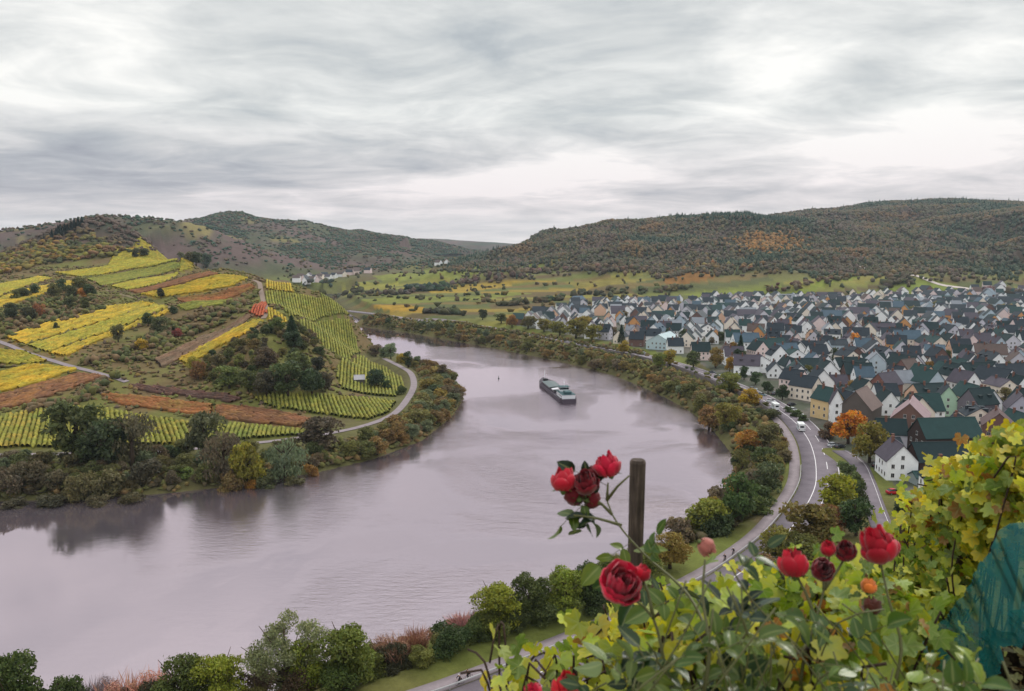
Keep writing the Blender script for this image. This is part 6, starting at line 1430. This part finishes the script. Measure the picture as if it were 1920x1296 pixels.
# ------------------------------------------------------------------ wooden post, stakes, wire
t = NT('weathered_wood_mat'); co = t.N('ShaderNodeTexCoord').outputs['Object']; mp = t.N('ShaderNodeMapping', ins={0: co, 3: (40, 40, 2.5)}).outputs[0]
n1 = t.noise(mp, 1.2, 6, .65, .4); n2 = t.noise(co, 9, 4, .6)
c = t.ramp(t.math('ADD', t.math('MULTIPLY', n1, .7), t.math('MULTIPLY', n2, .3)), [(.28, S(34, 29, 27)), (.5, S(74, 64, 58)), (.72, S(122, 106, 96))])
M_POST = t.done(t.principled(c, .9, .2, n1, .7, .006))
d = 3.4; a, b = wpt(1196, 862, d), wpt(1186, 1235, d); ax = (a - b) / np.linalg.norm(a - b); foot = a - ax * 2.3; foot[2] = min(foot[2], hz(foot[0], foot[1]) - .2)
pm = MB(); r0 = 31 / FPX * d / 2; pts = [foot, b, b * .5 + a * .5, a - ax * .012, a]; pm.tube(pts, [r0 * 1.0, r0 * .99, r0 * .95, r0, r0 * .84], 18)
po = MB(); po.v = [tuple(np.array(v) - foot) for v in pm.v]; po.f, po.m = pm.f, pm.m
o = po.build('wooden_post', M_POST, smooth=False); o.location = foot; tag(o, 'weathered round wooden vineyard post standing behind the roses', 'post')
for px, t0, b0, d, r, lab in [(1692, 985, 1230, 4.9, .018, 'thin dark vine stake at the left end of the right row'), (1800, 925, 1190, 4.2, .018, 'thin dark vine stake in the middle of the right row'), (1893, 900, 1120, 3.7, .02, 'thin dark vine stake above the teal net')]:
    a, b = wpt(px, t0, d), wpt(px - 2, b0, d); m = MB(); m.tube([(0, 0, 0), tuple((a - b) * .5), tuple(a - b)], r, 8); o = m.build('vine_stake', M_POST); o.location = b; tag(o, lab, 'stake', 'stakes in the vine row')

# ------------------------------------------------------------------ roses
t = NT('rose_petal_mat'); vc = t.attr('leafcol').outputs['Color']; rim = t.attr('rim').outputs['Fac']; co = t.N('ShaderNodeTexCoord').outputs['Object']; n1 = t.noise(co, 60, 4, .6)
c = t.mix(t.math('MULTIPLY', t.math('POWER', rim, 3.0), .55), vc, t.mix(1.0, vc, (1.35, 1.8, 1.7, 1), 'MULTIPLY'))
p = t.principled(c, .55, .25, n1, .45, .004, **{'Sheen_Weight': .3}); tr = t.N('ShaderNodeBsdfTranslucent', ins={0: c}); mm = t.N('ShaderNodeMixShader', ins={0: .25}); t.L(p.outputs[0], mm.inputs[1]); t.L(tr.outputs[0], mm.inputs[2]); M_PETAL = t.done(mm)
def rose_mesh(R, rng, colr, openness=.6, droop=0.0):
    """spiral of cupped petals; R outer radius"""
    V, F, rim, C, b = [], [], [], [], 0; base = lin(colr); nu, nv = 9, 9
    layers = [(3, .20, 1.0, 0), (4, .36, 1.02, .04), (5, .54, 1.0, .10), (6, .74, .94, .22), (7, .92, .80, .45)]
    th0 = rng.random() * 6.28
    for li, (n, rad, hgt, op) in enumerate(layers):
        op = op * openness * 1.5
        for q in range(n):
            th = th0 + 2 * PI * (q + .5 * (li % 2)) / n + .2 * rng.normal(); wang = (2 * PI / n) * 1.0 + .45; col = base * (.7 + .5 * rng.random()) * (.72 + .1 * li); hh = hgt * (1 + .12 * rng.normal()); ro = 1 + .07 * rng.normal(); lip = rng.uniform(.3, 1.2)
            for j in range(nv):
                v = j / (nv - 1)
                for i in range(nu):
                    u = (i / (nu - 1) - .5) * 2; wv = math.sin(PI * (.10 + .74 * v)) ** .6; a = th + u * wang * .5 * wv
                    bulge = math.sin(PI * min(1, .12 + v * .68)) ** .7                 # ball shaped: widest below the rim, closing above
                    rr = R * rad * ro * (bulge * (1 - .10 * u * u) + op * max(0, v - .55) * 1.1) + R * .05 * lip * max(0, v - .82) * 5
                    z = R * (hh * 1.55 * v - .72) - R * op * 1.2 * max(0, v - .6) ** 1.4 - R * .16 * abs(u) ** 2.5 * v
                    k = R * .03 * math.sin(u * 6 + th * 3 + li) * v
                    V.append((math.cos(a) * (rr + k), math.sin(a) * (rr + k), z + R * .02 * math.sin(u * 9 + th))); rim.append(max(v, 0) ** 3 * (.4 + .6 * rng.random())); C.append(col)
            for j in range(nv - 1):
                for i in range(nu - 1): s = b + j * nu + i; F.append((s, s + 1, s + nu + 1, s + nu))
            b += nu * nv
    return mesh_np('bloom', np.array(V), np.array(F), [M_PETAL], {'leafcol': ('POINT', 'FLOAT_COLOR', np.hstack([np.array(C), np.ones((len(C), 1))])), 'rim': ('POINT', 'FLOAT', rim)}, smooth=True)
M_CALYX = plain_mat('calyx_mat', S(76, 92, 46), .6, .3, .3, 40)
def calyx_mesh(R):
    m = MB(); m.lathe([(.06 * R, -1.0 * R), (.2 * R, -.85 * R), (.24 * R, -.65 * R), (.3 * R, -.5 * R), (.1 * R, -.42 * R)], 8)
    for k in range(5):
        a = 2 * PI * k / 5; c, s = math.cos(a), math.sin(a); m.add([(c * .2 * R - s * .1 * R, s * .2 * R + c * .1 * R, -.6 * R), (c * .2 * R + s * .1 * R, s * .2 * R - c * .1 * R, -.6 * R), (c * .62 * R, s * .62 * R, -.62 * R), (c * .86 * R, s * .86 * R, -.8 * R)], [(0, 1, 2), (0, 2, 3)])
    return m.mesh('calyx', M_CALYX)
RED, DRED, PKRED, FADED, ORNG, DRY = (178, 10, 38), (112, 6, 24), (188, 18, 54), (176, 104, 92), (214, 120, 50), (96, 44, 30)
def rose_bush(label, canes, blooms, nleaf, seed, leafpal, shoots=(), size=.062):
    rng = np.random.default_rng(seed); W = [[wpt(*p) for p in c] for c in canes]; foot = W[0][0].copy()
    o = empty('rose_bush', foot); tag(o, label, 'rose bush', 'rose bushes at the vineyard edge')
    loc = [[p - foot for p in c] for c in W]; m = MB()
    for c in loc:
        C = catmull(np.array(c), .03); n = len(C); m.tube(C, np.linspace(.0058, .0028, n), 7)
        for i in range(2, n - 3, 2):      # prickles
            dd = rng.normal(size=3); dd /= np.linalg.norm(dd); q = C[i]; m.add([q + dd * .004 + [0, 0, .004], q + dd * .004 - [0, 0, .004], q + dd * .012 - [0, 0, .003], q + dd * .004 + [.003, 0, 0]], [(0, 1, 2), (1, 3, 2), (3, 0, 2)])
    sh = []
    for (px, py, d0, n, spx, spy, sd) in shoots:
        for k in range(n):
            e = wpt(px + rng.normal() * spx, py + rng.normal() * spy, d0 + rng.normal() * sd) - foot; s = np.array([e[0] + rng.normal() * .12, e[1] + rng.normal() * .08, e[2] - .22 - .1 * rng.random()])
            c = [s, (s + e) * .5 + rng.normal(size=3) * .03, e]; sh.append(c); m.tube(catmull(np.array(c), .05), .0022, 5)
    # compound leaves: a stalk with five leaflets
    P, D = stems_and_leaves([c for c in loc for _ in (0,)] + sh, rng, .035, 0)
    keep = rng.permutation(len(P))[:nleaf]; P, D = P[keep], D[keep]
    LP, LA, LN, LS, LC = [], [], [], [], []; pal = np.array([lin(c) for c in leafpal])
    for p, dd in zip(P, D):
        dd = dd * .8 + np.array([0, -.15, .25]); dd /= np.linalg.norm(dd); L = size * rng.uniform(1.2, 1.9); up = np.array([0, -.5, 1.0]) + rng.normal(size=3) * .5; side = np.cross(dd, up); side /= np.linalg.norm(side) + 1e-9
        tip = p + dd * L + np.array([0, 0, -.012]); m.tube([p, (p + tip) / 2 + np.array([0, 0, .006]), tip], .0011, 4, cap=False); col = pal[rng.integers(len(pal))] * (.75 + .5 * rng.random())
        for q, sgn in ((1.0, 0), (.62, 1), (.62, -1), (.28, 1), (.28, -1)):
            s0 = p + (tip - p) * q; a_ = dd if sgn == 0 else dd * .45 + side * sgn; a_ = a_ + np.array([0, 0, -.28]) + rng.normal(size=3) * .14
            LP.append(s0); LA.append(a_); LN.append(up + rng.normal(size=3) * .3); LS.append(size * (1.0 if sgn == 0 else .82) * rng.uniform(.7, 1.15)); LC.append(col * (.9 + .2 * rng.random()))
    m.build('stems', M_CANE, o, smooth=True)
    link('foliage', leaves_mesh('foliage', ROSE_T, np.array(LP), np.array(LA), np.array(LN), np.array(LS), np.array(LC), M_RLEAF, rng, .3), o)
    for px, py, d, rpx, colr, op, tilt in blooms:
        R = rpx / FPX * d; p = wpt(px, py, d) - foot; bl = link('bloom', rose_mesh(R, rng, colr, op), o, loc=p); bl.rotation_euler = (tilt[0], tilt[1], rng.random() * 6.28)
        link('calyx', calyx_mesh(R), bl)
    return o
RGREEN = [(58, 80, 30), (40, 60, 32), (80, 100, 34), (30, 46, 36), (70, 90, 32), (34, 52, 38), (92, 106, 38)]
rose_bush('tall rose bush reaching above the others, with a dark red cluster left of the post',
  [[(1370, 1330, 2.1), (1335, 1210, 2.2), (1290, 1115, 2.35), (1215, 1046, 2.5), (1172, 1000, 2.55), (1148, 965, 2.58), (1138, 938, 2.6)], [(1148, 965, 2.58), (1128, 945, 2.6), (1100, 925, 2.6)], [(1138, 938, 2.6), (1140, 905, 2.6)], [(1128, 945, 2.6), (1085, 935, 2.6), (1065, 915, 2.6)], [(1138, 938, 2.6), (1158, 912, 2.6), (1180, 892, 2.58)], [(1165, 985, 2.57), (1120, 972, 2.55), (1075, 966, 2.55)]],
  [(1056, 902, 2.6, 27, RED, .35, (.15, -.35)), (1098, 905, 2.58, 27, DRED, .8, (.5, .1)), (1078, 928, 2.62, 24, DRED, .7, (1.3, -.3)), (1140, 874, 2.62, 27, PKRED, .75, (.1, .3)), (1112, 888, 2.64, 17, DRED, .6, (.7, 0)), (1108, 935, 2.62, 19, DRED, .6, (1.6, .3))], 13, 11, RGREEN, (), .08)
rose_bush('rose bush with one large drooping pink red rose in front of the post',
  [[(1260, 1340, 1.95), (1245, 1240, 1.97), (1225, 1160, 2.0), (1190, 1125, 2.0), (1172, 1118, 2.0)], [(1225, 1160, 2.0), (1215, 1110, 2.02), (1205, 1085, 2.03)], [(1310, 1340, 1.9), (1330, 1230, 1.95), (1318, 1120, 2.05), (1322, 1050, 2.1)]],
  [(1164, 1096, 2.0, 44, PKRED, .85, (.75, -.25)), (1204, 1075, 2.04, 19, RED, .4, (.3, .4)), (1323, 1024, 2.1, 19, FADED, .9, (2.2, .2))], 30, 12, RGREEN,
  [(1300, 1100, 1.9, 3, 40, 22, .12), (1250, 1220, 1.8, 4, 60, 30, .12), (1330, 1170, 1.85, 4, 40, 40, .1), (1372, 1085, 1.9, 2, 20, 14, .1), (1200, 1240, 1.8, 4, 40, 25, .1)], .066)
rose_bush('rose bush with a row of bright red roses in front of the side street',
  [[(1500, 1345, 2.0), (1505, 1250, 2.05), (1530, 1160, 2.1), (1545, 1105, 2.15), (1542, 1085, 2.15)], [(1530, 1160, 2.1), (1510, 1110, 2.13), (1494, 1080, 2.15)], [(1545, 1105, 2.15), (1570, 1070, 2.18), (1582, 1050, 2.2)], [(1660, 1345, 2.0), (1690, 1220, 2.05), (1668, 1130, 2.1), (1652, 1060, 2.15)], [(1545, 1105, 2.15), (1552, 1060, 2.2), (1555, 1042, 2.2)]],
  [(1489, 1058, 2.15, 32, RED, .45, (.2, -.2)), (1541, 1068, 2.12, 25, DRED, .6, (.9, .1)), (1553, 1030, 2.2, 17, RED, .3, (.2, 0)), (1586, 1034, 2.2, 22, DRED, .5, (.5, .3)), (1648, 1026, 2.15, 38, RED, .5, (.25, .35)), (1628, 1100, 2.3, 17, ORNG, .8, (.4, .2)), (1634, 1138, 2.3, 19, DRY, 1.0, (.6, 0))], 30, 13, RGREEN,
  [(1470, 1160, 1.95, 5, 40, 30, .1), (1590, 1180, 2.0, 6, 60, 40, .1), (1620, 1250, 1.85, 5, 60, 25, .1), (1520, 1230, 1.85, 6, 60, 35, .1), (1420, 1220, 1.85, 6, 50, 40, .1)], .066)
rose_bush('low rose bush with two red roses cut by the bottom edge',
  [[(1060, 1380, 2.1), (1064, 1330, 2.12), (1062, 1310, 2.12)], [(1064, 1350, 2.1), (1020, 1330, 2.1), (1003, 1312, 2.1)]],
  [(1060, 1292, 2.12, 31, (186, 22, 34), .6, (.2, .1)), (1000, 1296, 2.1, 20, PKRED, .5, (.3, -.3))], 10, 14, RGREEN, [(1110, 1290, 2.0, 4, 40, 10, .1), (960, 1285, 2.2, 2, 20, 10, .1)], .055)
rose_bush('leafy rose shoots without flowers in the bottom right corner',
  [[(1790, 1360, 1.75), (1800, 1300, 1.8), (1835, 1235, 1.85)], [(1890, 1360, 1.7), (1900, 1300, 1.72), (1880, 1240, 1.75)]], [], 12, 15, [(112, 130, 46), (128, 142, 52), (84, 104, 46), (58, 76, 50)],
  [(1650, 1280, 1.7, 4, 50, 12, .08)], .06)
# ------------------------------------------------------------------ teal bird net hung along the row
t = NT('net_mat'); co = t.N('ShaderNodeTexCoord').outputs['UV'] if False else t.N('ShaderNodeTexCoord').outputs['Object']
n1 = t.noise(co, 5, 4, .6); n2 = t.noise(co, 60, 3, .7); n3 = t.noise(co, 14, 3, .6, .6)
c = t.ramp(n1, [(.3, S(14, 84, 86)), (.55, S(26, 106, 106)), (.8, S(46, 128, 124))])
fl = t.N('ShaderNodeMapRange', ins={0: t.math('MULTIPLY', n2, n3), 1: .40, 2: .50, 3: 0, 4: .6}).outputs[0]; c = t.mix(fl, c, S(150, 190, 188))
p = t.principled(c, .55, .35, n2, .3, .004); tp = t.N('ShaderNodeBsdfTransparent'); tl = t.N('ShaderNodeBsdfTranslucent', ins={0: c}); m1 = t.N('ShaderNodeMixShader', ins={0: .3}); t.L(p.outputs[0], m1.inputs[1]); t.L(tl.outputs[0], m1.inputs[2])
m2 = t.N('ShaderNodeMixShader', ins={0: t.N('ShaderNodeMapRange', ins={0: n3, 1: .3, 2: .8, 3: .2, 4: .34}).outputs[0]}); t.L(m1.outputs[0], m2.inputs[1]); t.L(tp.outputs[0], m2.inputs[2]); M_NET = t.done(m2)
top = [(1960, 972, 2.93), (1920, 978, 2.88), (1882, 990, 2.88), (1838, 1062, 2.93), (1790, 1128, 2.98), (1742, 1190, 3.03), (1695, 1258, 2.98), (1655, 1330, 2.93)]; bot = [(1990, 1118, 2.58), (1935, 1128, 2.58), (1905, 1140, 2.60), (1872, 1172, 2.63), (1840, 1215, 2.68), (1812, 1262, 2.68), (1790, 1310, 2.68), (1770, 1370, 2.68)]
A, B = catmull(np.array([wpt(*p) for p in top]), .02), catmull(np.array([wpt(*p) for p in bot]), .02); n = 90; A = A[np.linspace(0, len(A) - 1, n).astype(int)]; B = B[np.linspace(0, len(B) - 1, n).astype(int)]; k = 26; rows = []
for j in range(k):
    v = j / (k - 1); R_ = A * (1 - v) + B * v; i = np.arange(n); fold = .10 * fbm(i * .11 + .4 * v, 0 * i + 3.3 + v * .7, 3) * (.3 + v) + .012 * fbm(i * .33 + 9, 0 * i + v * 2.2, 3) + .09 * math.sin(v * PI)
    R_ = R_ + np.stack([.35 * fold, -fold, .12 * math.sin(v * PI) * -1 + 0 * fold], -1); rows.append(R_)
Vn = np.stack(rows, 1); foot = Vn.reshape(-1, 3).mean(0); foot[2] = Vn[..., 2].min(); i = np.arange(n - 1)[:, None] * k; j = np.arange(k - 1)[None]
Fn = np.stack([i + j, i + k + j, i + k + j + 1, i + j + 1], -1).reshape(-1, 4)
o = link('bird_net', mesh_np('bird_net', (Vn - foot).reshape(-1, 3), Fn, [M_NET], smooth=True)); o.location = foot; tag(o, 'crumpled teal bird net draped along the foot of the vine row', 'net')
# ------------------------------------------------------------------ bare earth with leaf litter at the corner
rng = np.random.default_rng(77)
def corner_z(X, Y): 
    return 0
bank_px = [(1990, 1105, 2.95), (1930, 1135, 2.9), (1890, 1165, 2.85), (1860, 1205, 2.8), (1835, 1250, 2.75), (1815, 1310, 2.7), (1800, 1380, 2.6)]
A = catmull(np.array([wpt(*p) for p in bank_px]), .03); n = 70; A = A[np.linspace(0, len(A) - 1, n).astype(int)]; k = 46; rows = []
for j in range(k):
    v = j / (k - 1); R_ = A + np.array([1.0, -.75, -.1]) * v * 1.15; R_[:, 2] += .10 * v - .30 * max(0, .12 - v) * 4 + .035 * fbm(R_[:, 0] * 6, R_[:, 1] * 6, 4) + .02 * fbm(R_[:, 0] * 22, R_[:, 1] * 22, 2); rows.append(R_)
Ve = np.stack(rows, 1); i = np.arange(n - 1)[:, None] * k; j = np.arange(k - 1)[None]; Fe = np.stack([i + j, i + j + 1, i + k + j + 1, i + k + j], -1).reshape(-1, 4)
t = NT('earth_mat'); co = t.N('ShaderNodeTexCoord').outputs['Object']; n1 = t.noise(co, 7, 6, .65); n2 = t.noise(co, 45, 5, .7)
c = t.ramp(t.math('ADD', t.math('MULTIPLY', n1, .5), t.math('MULTIPLY', n2, .5)), [(.3, S(34, 28, 24)), (.5, S(74, 58, 48)), (.7, S(118, 96, 78))]); M_EARTH = t.done(t.principled(c, .95, .15, n2, .8, .02))
tag(link('earth_bank', mesh_np('earth_bank', Ve.reshape(-1, 3), Fe, [M_EARTH], smooth=True)), kind='structure')
q = Ve[rng.integers(4, n - 2, 900), rng.integers(1, k - 1, 900)] + rng.normal(size=(900, 3)) * np.array([.02, .02, .004]) + np.array([0, 0, .012])
cols = pick_cols(rng, 900, [(120, 92, 62), (92, 68, 50), (150, 122, 88), (72, 52, 42), (110, 104, 60), (134, 86, 48)], [3, 3, 1.2, 3, 1, 1.2])
me = leaves_mesh('leaf_litter', VINE_T, q, rng.normal(size=(900, 3)) * np.array([1, 1, .25]), np.array([0, -.2, 1]) + rng.normal(size=(900, 3)) * .45, .035 + .04 * rng.random(900), cols, M_VLEAF, rng, .7)
tag(link('leaf_litter', me), 'dry brown fallen leaves covering the bare earth in the bottom right corner', 'fallen leaves', kind='stuff')
# ------------------------------------------------------------------ cyclists on the path beside the road
def skin_mesh(name, verts, edges, radii, mat, root=0, sub=1):
    me = bpy.data.meshes.new(name); me.from_pydata(verts, edges, []); o = bpy.data.objects.new('tmp', me); COL.objects.link(o)
    m = o.modifiers.new('s', 'SKIN'); m.use_smooth_shade = True
    for i, r in enumerate(radii): me.skin_vertices[0].data[i].radius = (r, r) if not hasattr(r, '__len__') else r
    me.skin_vertices[0].data[root].use_root = True
    s = o.modifiers.new('d', 'SUBSURF'); s.levels = sub; s.render_levels = sub
    dg = bpy.context.evaluated_depsgraph_get(); dg.update(); ev = o.evaluated_get(dg); out = bpy.data.meshes.new_from_object(ev); out.name = name
    bpy.data.objects.remove(o); bpy.data.meshes.remove(me); out.materials.clear(); out.materials.append(mat); return out
M_SKIN = plain_mat('skin_mat', S(206, 160, 136), .55, .3, .06, 10)
def cyclist_skeleton():
    V, E, R = [], [], []
    def a(p, r, par=None):
        V.append(p); R.append(r)
        if par is not None: E.append((par, len(V) - 1))
        return len(V) - 1
    pel = a((-.18, 0, .98), (.15, .12)); sp = a((-.08, 0, 1.18), (.15, .11), pel); ch = a((.06, 0, 1.38), (.17, .12), sp); nk = a((.15, 0, 1.52), .055, ch); hd = a((.19, 0, 1.62), (.085, .095), nk); tp = a((.18, 0, 1.74), (.075, .085), hd); a((.29, 0, 1.63), .016, hd)
    torso = len(V)
    arms, legs = [], []
    for s in (-1, 1):
        sh = a((.08, s * .19, 1.42), .065, ch); el = a((.28, s * .27, 1.2), .045, sh); wr = a((.47, s * .25, 1.07), .032, el); pa = a((.54, s * .24, 1.04), (.036, .02), wr); arms += [sh, el, wr]
        for k in range(4): f = a((.585, s * (.21 + .02 * k), 1.045 - .004 * k), .010, pa); f2 = a((.605, s * (.21 + .02 * k), 1.015), .009, f)
        a((.565, s * .195, 1.03), .011, pa)
        up = s > 0; hip = a((-.16, s * .1, .95), .095, pel); kn = a((.16, s * .12, .74 if up else .62), .062, hip); an = a((-.02 if up else .02, s * .12, .38 if up else .2), .042, kn); to = a((.12, s * .12, .32 if up else .14), .038, an); legs += [hip, kn, an]
    return V, E, R, arms, legs
CV, CE, CR, CA, CL = cyclist_skeleton(); BODY = None
def sub_skel(keep, grow):
    idx = {k: i for i, k in enumerate(keep)}; return [CV[k] for k in keep], [(idx[a], idx[b]) for a, b in CE if a in idx and b in idx], [tuple(x + grow for x in CR[k]) if hasattr(CR[k], '__len__') else CR[k] + grow for k in keep]
BODY = skin_mesh('person', CV, CE, CR, M_SKIN)
def cloth(name): t = NT(name); return t.done(t.principled(t.N('ShaderNodeObjectInfo').outputs['Color'], .9, .1))
M_CLOTH = cloth('cloth_mat')
JK = skin_mesh('jacket', *sub_skel([0, 1, 2] + CA, .022), M_CLOTH); TRS = skin_mesh('trousers', *sub_skel([0] + CL, .018), M_CLOTH)
hm = MB(); hm.lathe([(.115, .0), (.118, .05), (.10, .10), (.06, .135), (.01, .145)], 12, (.17, 0, 1.66)); HELM = hm.mesh('helmet', plain_mat('helmet_mat', S(206, 206, 206), .4, .4), True)
hm = MB(); hm.lathe([(.098, -.03), (.1, .02), (.085, .07), (.04, .1)], 10, (.155, 0, 1.66)); HAIR = hm.mesh('hair', plain_mat('hair_mat', S(58, 44, 34), .8, .2), True)
SHOE = MB().box(-.1, .15, -.045, .045, -.05, .03).mesh('shoe', M_BLACK)
fr = MB(); T_ = [(-.5, 0, .34), (-.12, 0, .3), (-.22, 0, .86), (.38, 0, .84), (.36, 0, .72), (.52, 0, .34)]
for a, b in ((0, 1), (0, 2), (1, 2), (2, 3), (1, 4), (3, 4), (4, 5)): fr.tube([T_[a], T_[b]], .018, 6)
fr.tube([T_[3], (.40, 0, 1.0)], .016, 6); FRAME = fr.mesh('frame', plain_mat('bicycle_frame_mat', S(52, 56, 62), .4, .5))
tw = MB(); tw.tube([(.33 * math.cos(a), 0, .33 * math.sin(a)) for a in np.linspace(0, 2 * PI, 29)], .018, 6, cap=False)
for k in range(10): a = k * PI / 5; tw.tube([(0, 0, 0), (.32 * math.cos(a), 0, .32 * math.sin(a))], .003, 4)
WHL = tw.mesh('wheel', M_TYRE); HB = MB().tube([(.40, -.28, 1.02), (.46, -.12, 1.02), (.40, 0, 1.0), (.46, .12, 1.02), (.40, .28, 1.02)], .014, 6).mesh('handlebar', M_BLACK); SAD = MB().lathe([(.02, -.03), (.09, 0), (.08, .03), (.02, .045)], 10, (-.26, 0, .88)).mesh('saddle', M_BLACK)
CRK = MB().tube([(-.12, -.11, .3), (-.12, .11, .3)], .02, 6).box(-.14, -.1, -.125, -.11, .16, .3).box(-.14, -.1, .11, .125, .3, .44).box(-.18, -.04, -.2, -.1, .13, .155).box(-.18, -.04, .1, .2, .43, .455).mesh('crank', M_STEEL)
def cyclist(px, py, jac, tro, helmet, label, blabel, rev=False):
    p = at(px, py, ROADZ); rot = road_dir(px, py) + (PI if rev else 0); p[2] = ROADZ - .055
    b = empty('bicycle', p, rot); tag(b, blabel, 'bicycle', 'bicycles on the path'); link('frame', FRAME, b); link('wheel', WHL, b, loc=(-.5, 0, .35)); link('wheel', WHL, b, loc=(.52, 0, .35)); link('handlebar', HB, b); link('saddle', SAD, b); link('crank', CRK, b)
    o = link('person', BODY, loc=p, rotz=rot); tag(o, label, 'person', 'cyclists on the path')
    link('jacket', JK, o, color=S(*jac)); link('trousers', TRS, o, color=S(*tro)); link('helmet' if helmet else 'hair', HELM if helmet else HAIR, o)
    for q in (CL[2], CL[5]): link('shoe', SHOE, o, loc=(CV[q][0] + .07, CV[q][1], CV[q][2] - .05))
cyclist(862, 1283, (34, 36, 42), (40, 40, 46), True, 'cyclist in black with a pale helmet, left of the pair at the bottom', 'dark bicycle under the left rider of the pair at the bottom')
cyclist(878, 1273, (30, 30, 34), (34, 34, 40), False, 'bareheaded cyclist in black, right of the pair at the bottom', 'dark bicycle under the bareheaded rider of the pair at the bottom')
cyclist(1359, 1052, (32, 32, 38), (30, 30, 34), False, 'cyclist in black, nearer one of the pair on the bend of the cycle path', 'dark bicycle under the nearer rider on the bend of the cycle path')
cyclist(1375, 1040, (40, 38, 44), (34, 34, 40), True, 'cyclist in dark jacket, farther one of the pair on the bend of the cycle path', 'dark bicycle under the farther rider on the bend of the cycle path')
# ------------------------------------------------------------------ the damp autumn air of the valley
t = NT('haze_mat'); v = t.N('ShaderNodeVolumePrincipled'); v.inputs['Color'].default_value = (.74, .87, 1.0, 1); v.inputs['Density'].default_value = 5.2e-5; v.inputs['Anisotropy'].default_value = .2
t.L(v.outputs[0], t.out.inputs['Volume']); M_HAZE = t.mat
hzb = MB().box(-7200, 7200, -1600, 7200, -6, 320).build('haze', M_HAZE); tag(hzb, 'thin bluish autumn haze lying over the whole valley', 'haze', kind='stuff')
# ------------------------------------------------------------------ words that single out each tree and house
ORD = ['first', 'second', 'third', 'fourth', 'fifth', 'sixth', 'seventh', 'eighth', 'ninth', 'tenth', 'eleventh', 'twelfth', 'thirteenth', 'fourteenth', 'fifteenth', 'sixteenth', 'seventeenth', 'eighteenth', 'nineteenth', 'twentieth']
def ordinal(i, n, what, tail):
    if n == 1: return f'{what} {tail}'
    if i == 0: return f'leftmost {what} {tail}'
    if i == n - 1: return f'rightmost {what} {tail}'
    if i < 20: return f'{ORD[i]} {what} from the left {tail}'
    k = n - 1 - i
    if k < 20: return f'{ORD[k]} {what} from the right {tail}'
    return f'{what} number {i + 1} from the left {tail}'
CWORD = {'olive': (92, 92, 50), 'dark green': (58, 70, 44), 'yellow green': (122, 122, 44), 'russet': (124, 90, 58), 'grey brown': (96, 84, 68), 'grey green': (96, 104, 78), 'golden': (152, 128, 44), 'orange': (162, 110, 46), 'pinkish': (146, 108, 98), 'fresh green': (100, 116, 46), 'dull brown': (80, 70, 56), 'dusky green': (74, 80, 52), 'ochre': (116, 100, 54)}
KW = {'round': 'round tree', 'tall': 'slender tree', 'willow': 'soft bushy willow', 'shrub': 'shrub', 'airy': 'open crowned tree with visible limbs', 'bare': 'nearly leafless bush', 'conifer': 'dark conifer'}
groups = {}
for r in ALL_TREES:
    cw = min(CWORD, key=lambda k: sum((a - b) ** 2 for a, b in zip(CWORD[k], r['c'])))
    hs = 'low' if r['h'] < 3.6 else ('small' if r['h'] < 5.2 else ('' if r['h'] < 8.2 else 'tall'))
    kw = KW[r['kind']]; cw = '' if r['kind'] == 'conifer' else cw
    what = ' '.join(w for w in (hs, cw, kw) if w); groups.setdefault((what, r['zone']), []).append(r)
for (what, zone), rs in groups.items():
    rs.sort(key=lambda r: topx(r['p'])[0])
    for i, r in enumerate(rs):
        cat = {'shrub': 'shrub', 'bare': 'shrub', 'conifer': 'conifer'}.get(r['kind'], 'tree')
        lab = ordinal(i, len(rs), what, zone); lab = ' '.join(lab.split()[:16]); tag(r['o'], lab, cat, 'trees and bushes ' + zone)
WN = {'white': WHITE, 'cream': CREAM, 'pink': PINK, 'lavender grey': LAV, 'apricot': APRI, 'pale blue': PALEB, 'brick red': BRICK, 'beige': (196, 176, 160), 'salmon': (216, 176, 150)}
RN = {'slate grey': SLATE, 'teal': TEAL, 'dark teal': DTEAL, 'purplish': PURP, 'light grey': SKYSLATE, 'brown': BROWN, 'blue grey': BLUEG}
near_ = lambda d, c: min(d, key=lambda k: sum((a - b) ** 2 for a, b in zip(d[k], c)))
hg = {}
for h in HOUSES:
    cat = {'timber_barn': 'barn', 'barn': 'barn', 'lean_to_shed': 'shed', 'hall': 'hall', 'stone_hut': 'hut'}.get(h['name'], 'house')
    if h['label']: tag(h['o'], h['label'], cat); continue
    y = h['p'][1]; belt = 'in the front rows of the village' if y < 375 else ('in the second belt of roofs' if y < 430 else ('in the middle rows of the village' if y < 485 else ('in the upper middle rows' if y < 545 else 'in the back rows of the village')))
    hg.setdefault((f"{near_(WN, h['wall'])} house with {near_(RN, h['roof'])} roof", belt), []).append(h)
for (what, belt), hs in hg.items():
    hs.sort(key=lambda h: topx(h['p'])[0])
    for i, h in enumerate(hs): tag(h['o'], ' '.join(ordinal(i, len(hs), what, belt).split()[:16]), 'house', 'houses of the riverside village')
scene.cycles.use_denoising = True
scene.cycles.max_bounces = 5; scene.cycles.diffuse_bounces = 3; scene.cycles.glossy_bounces = 2; scene.cycles.transmission_bounces = 3; scene.cycles.transparent_max_bounces = 12; scene.cycles.volume_bounces = 0
scene.cycles.sample_clamp_direct = 2.5; scene.cycles.sample_clamp_indirect = 3.0
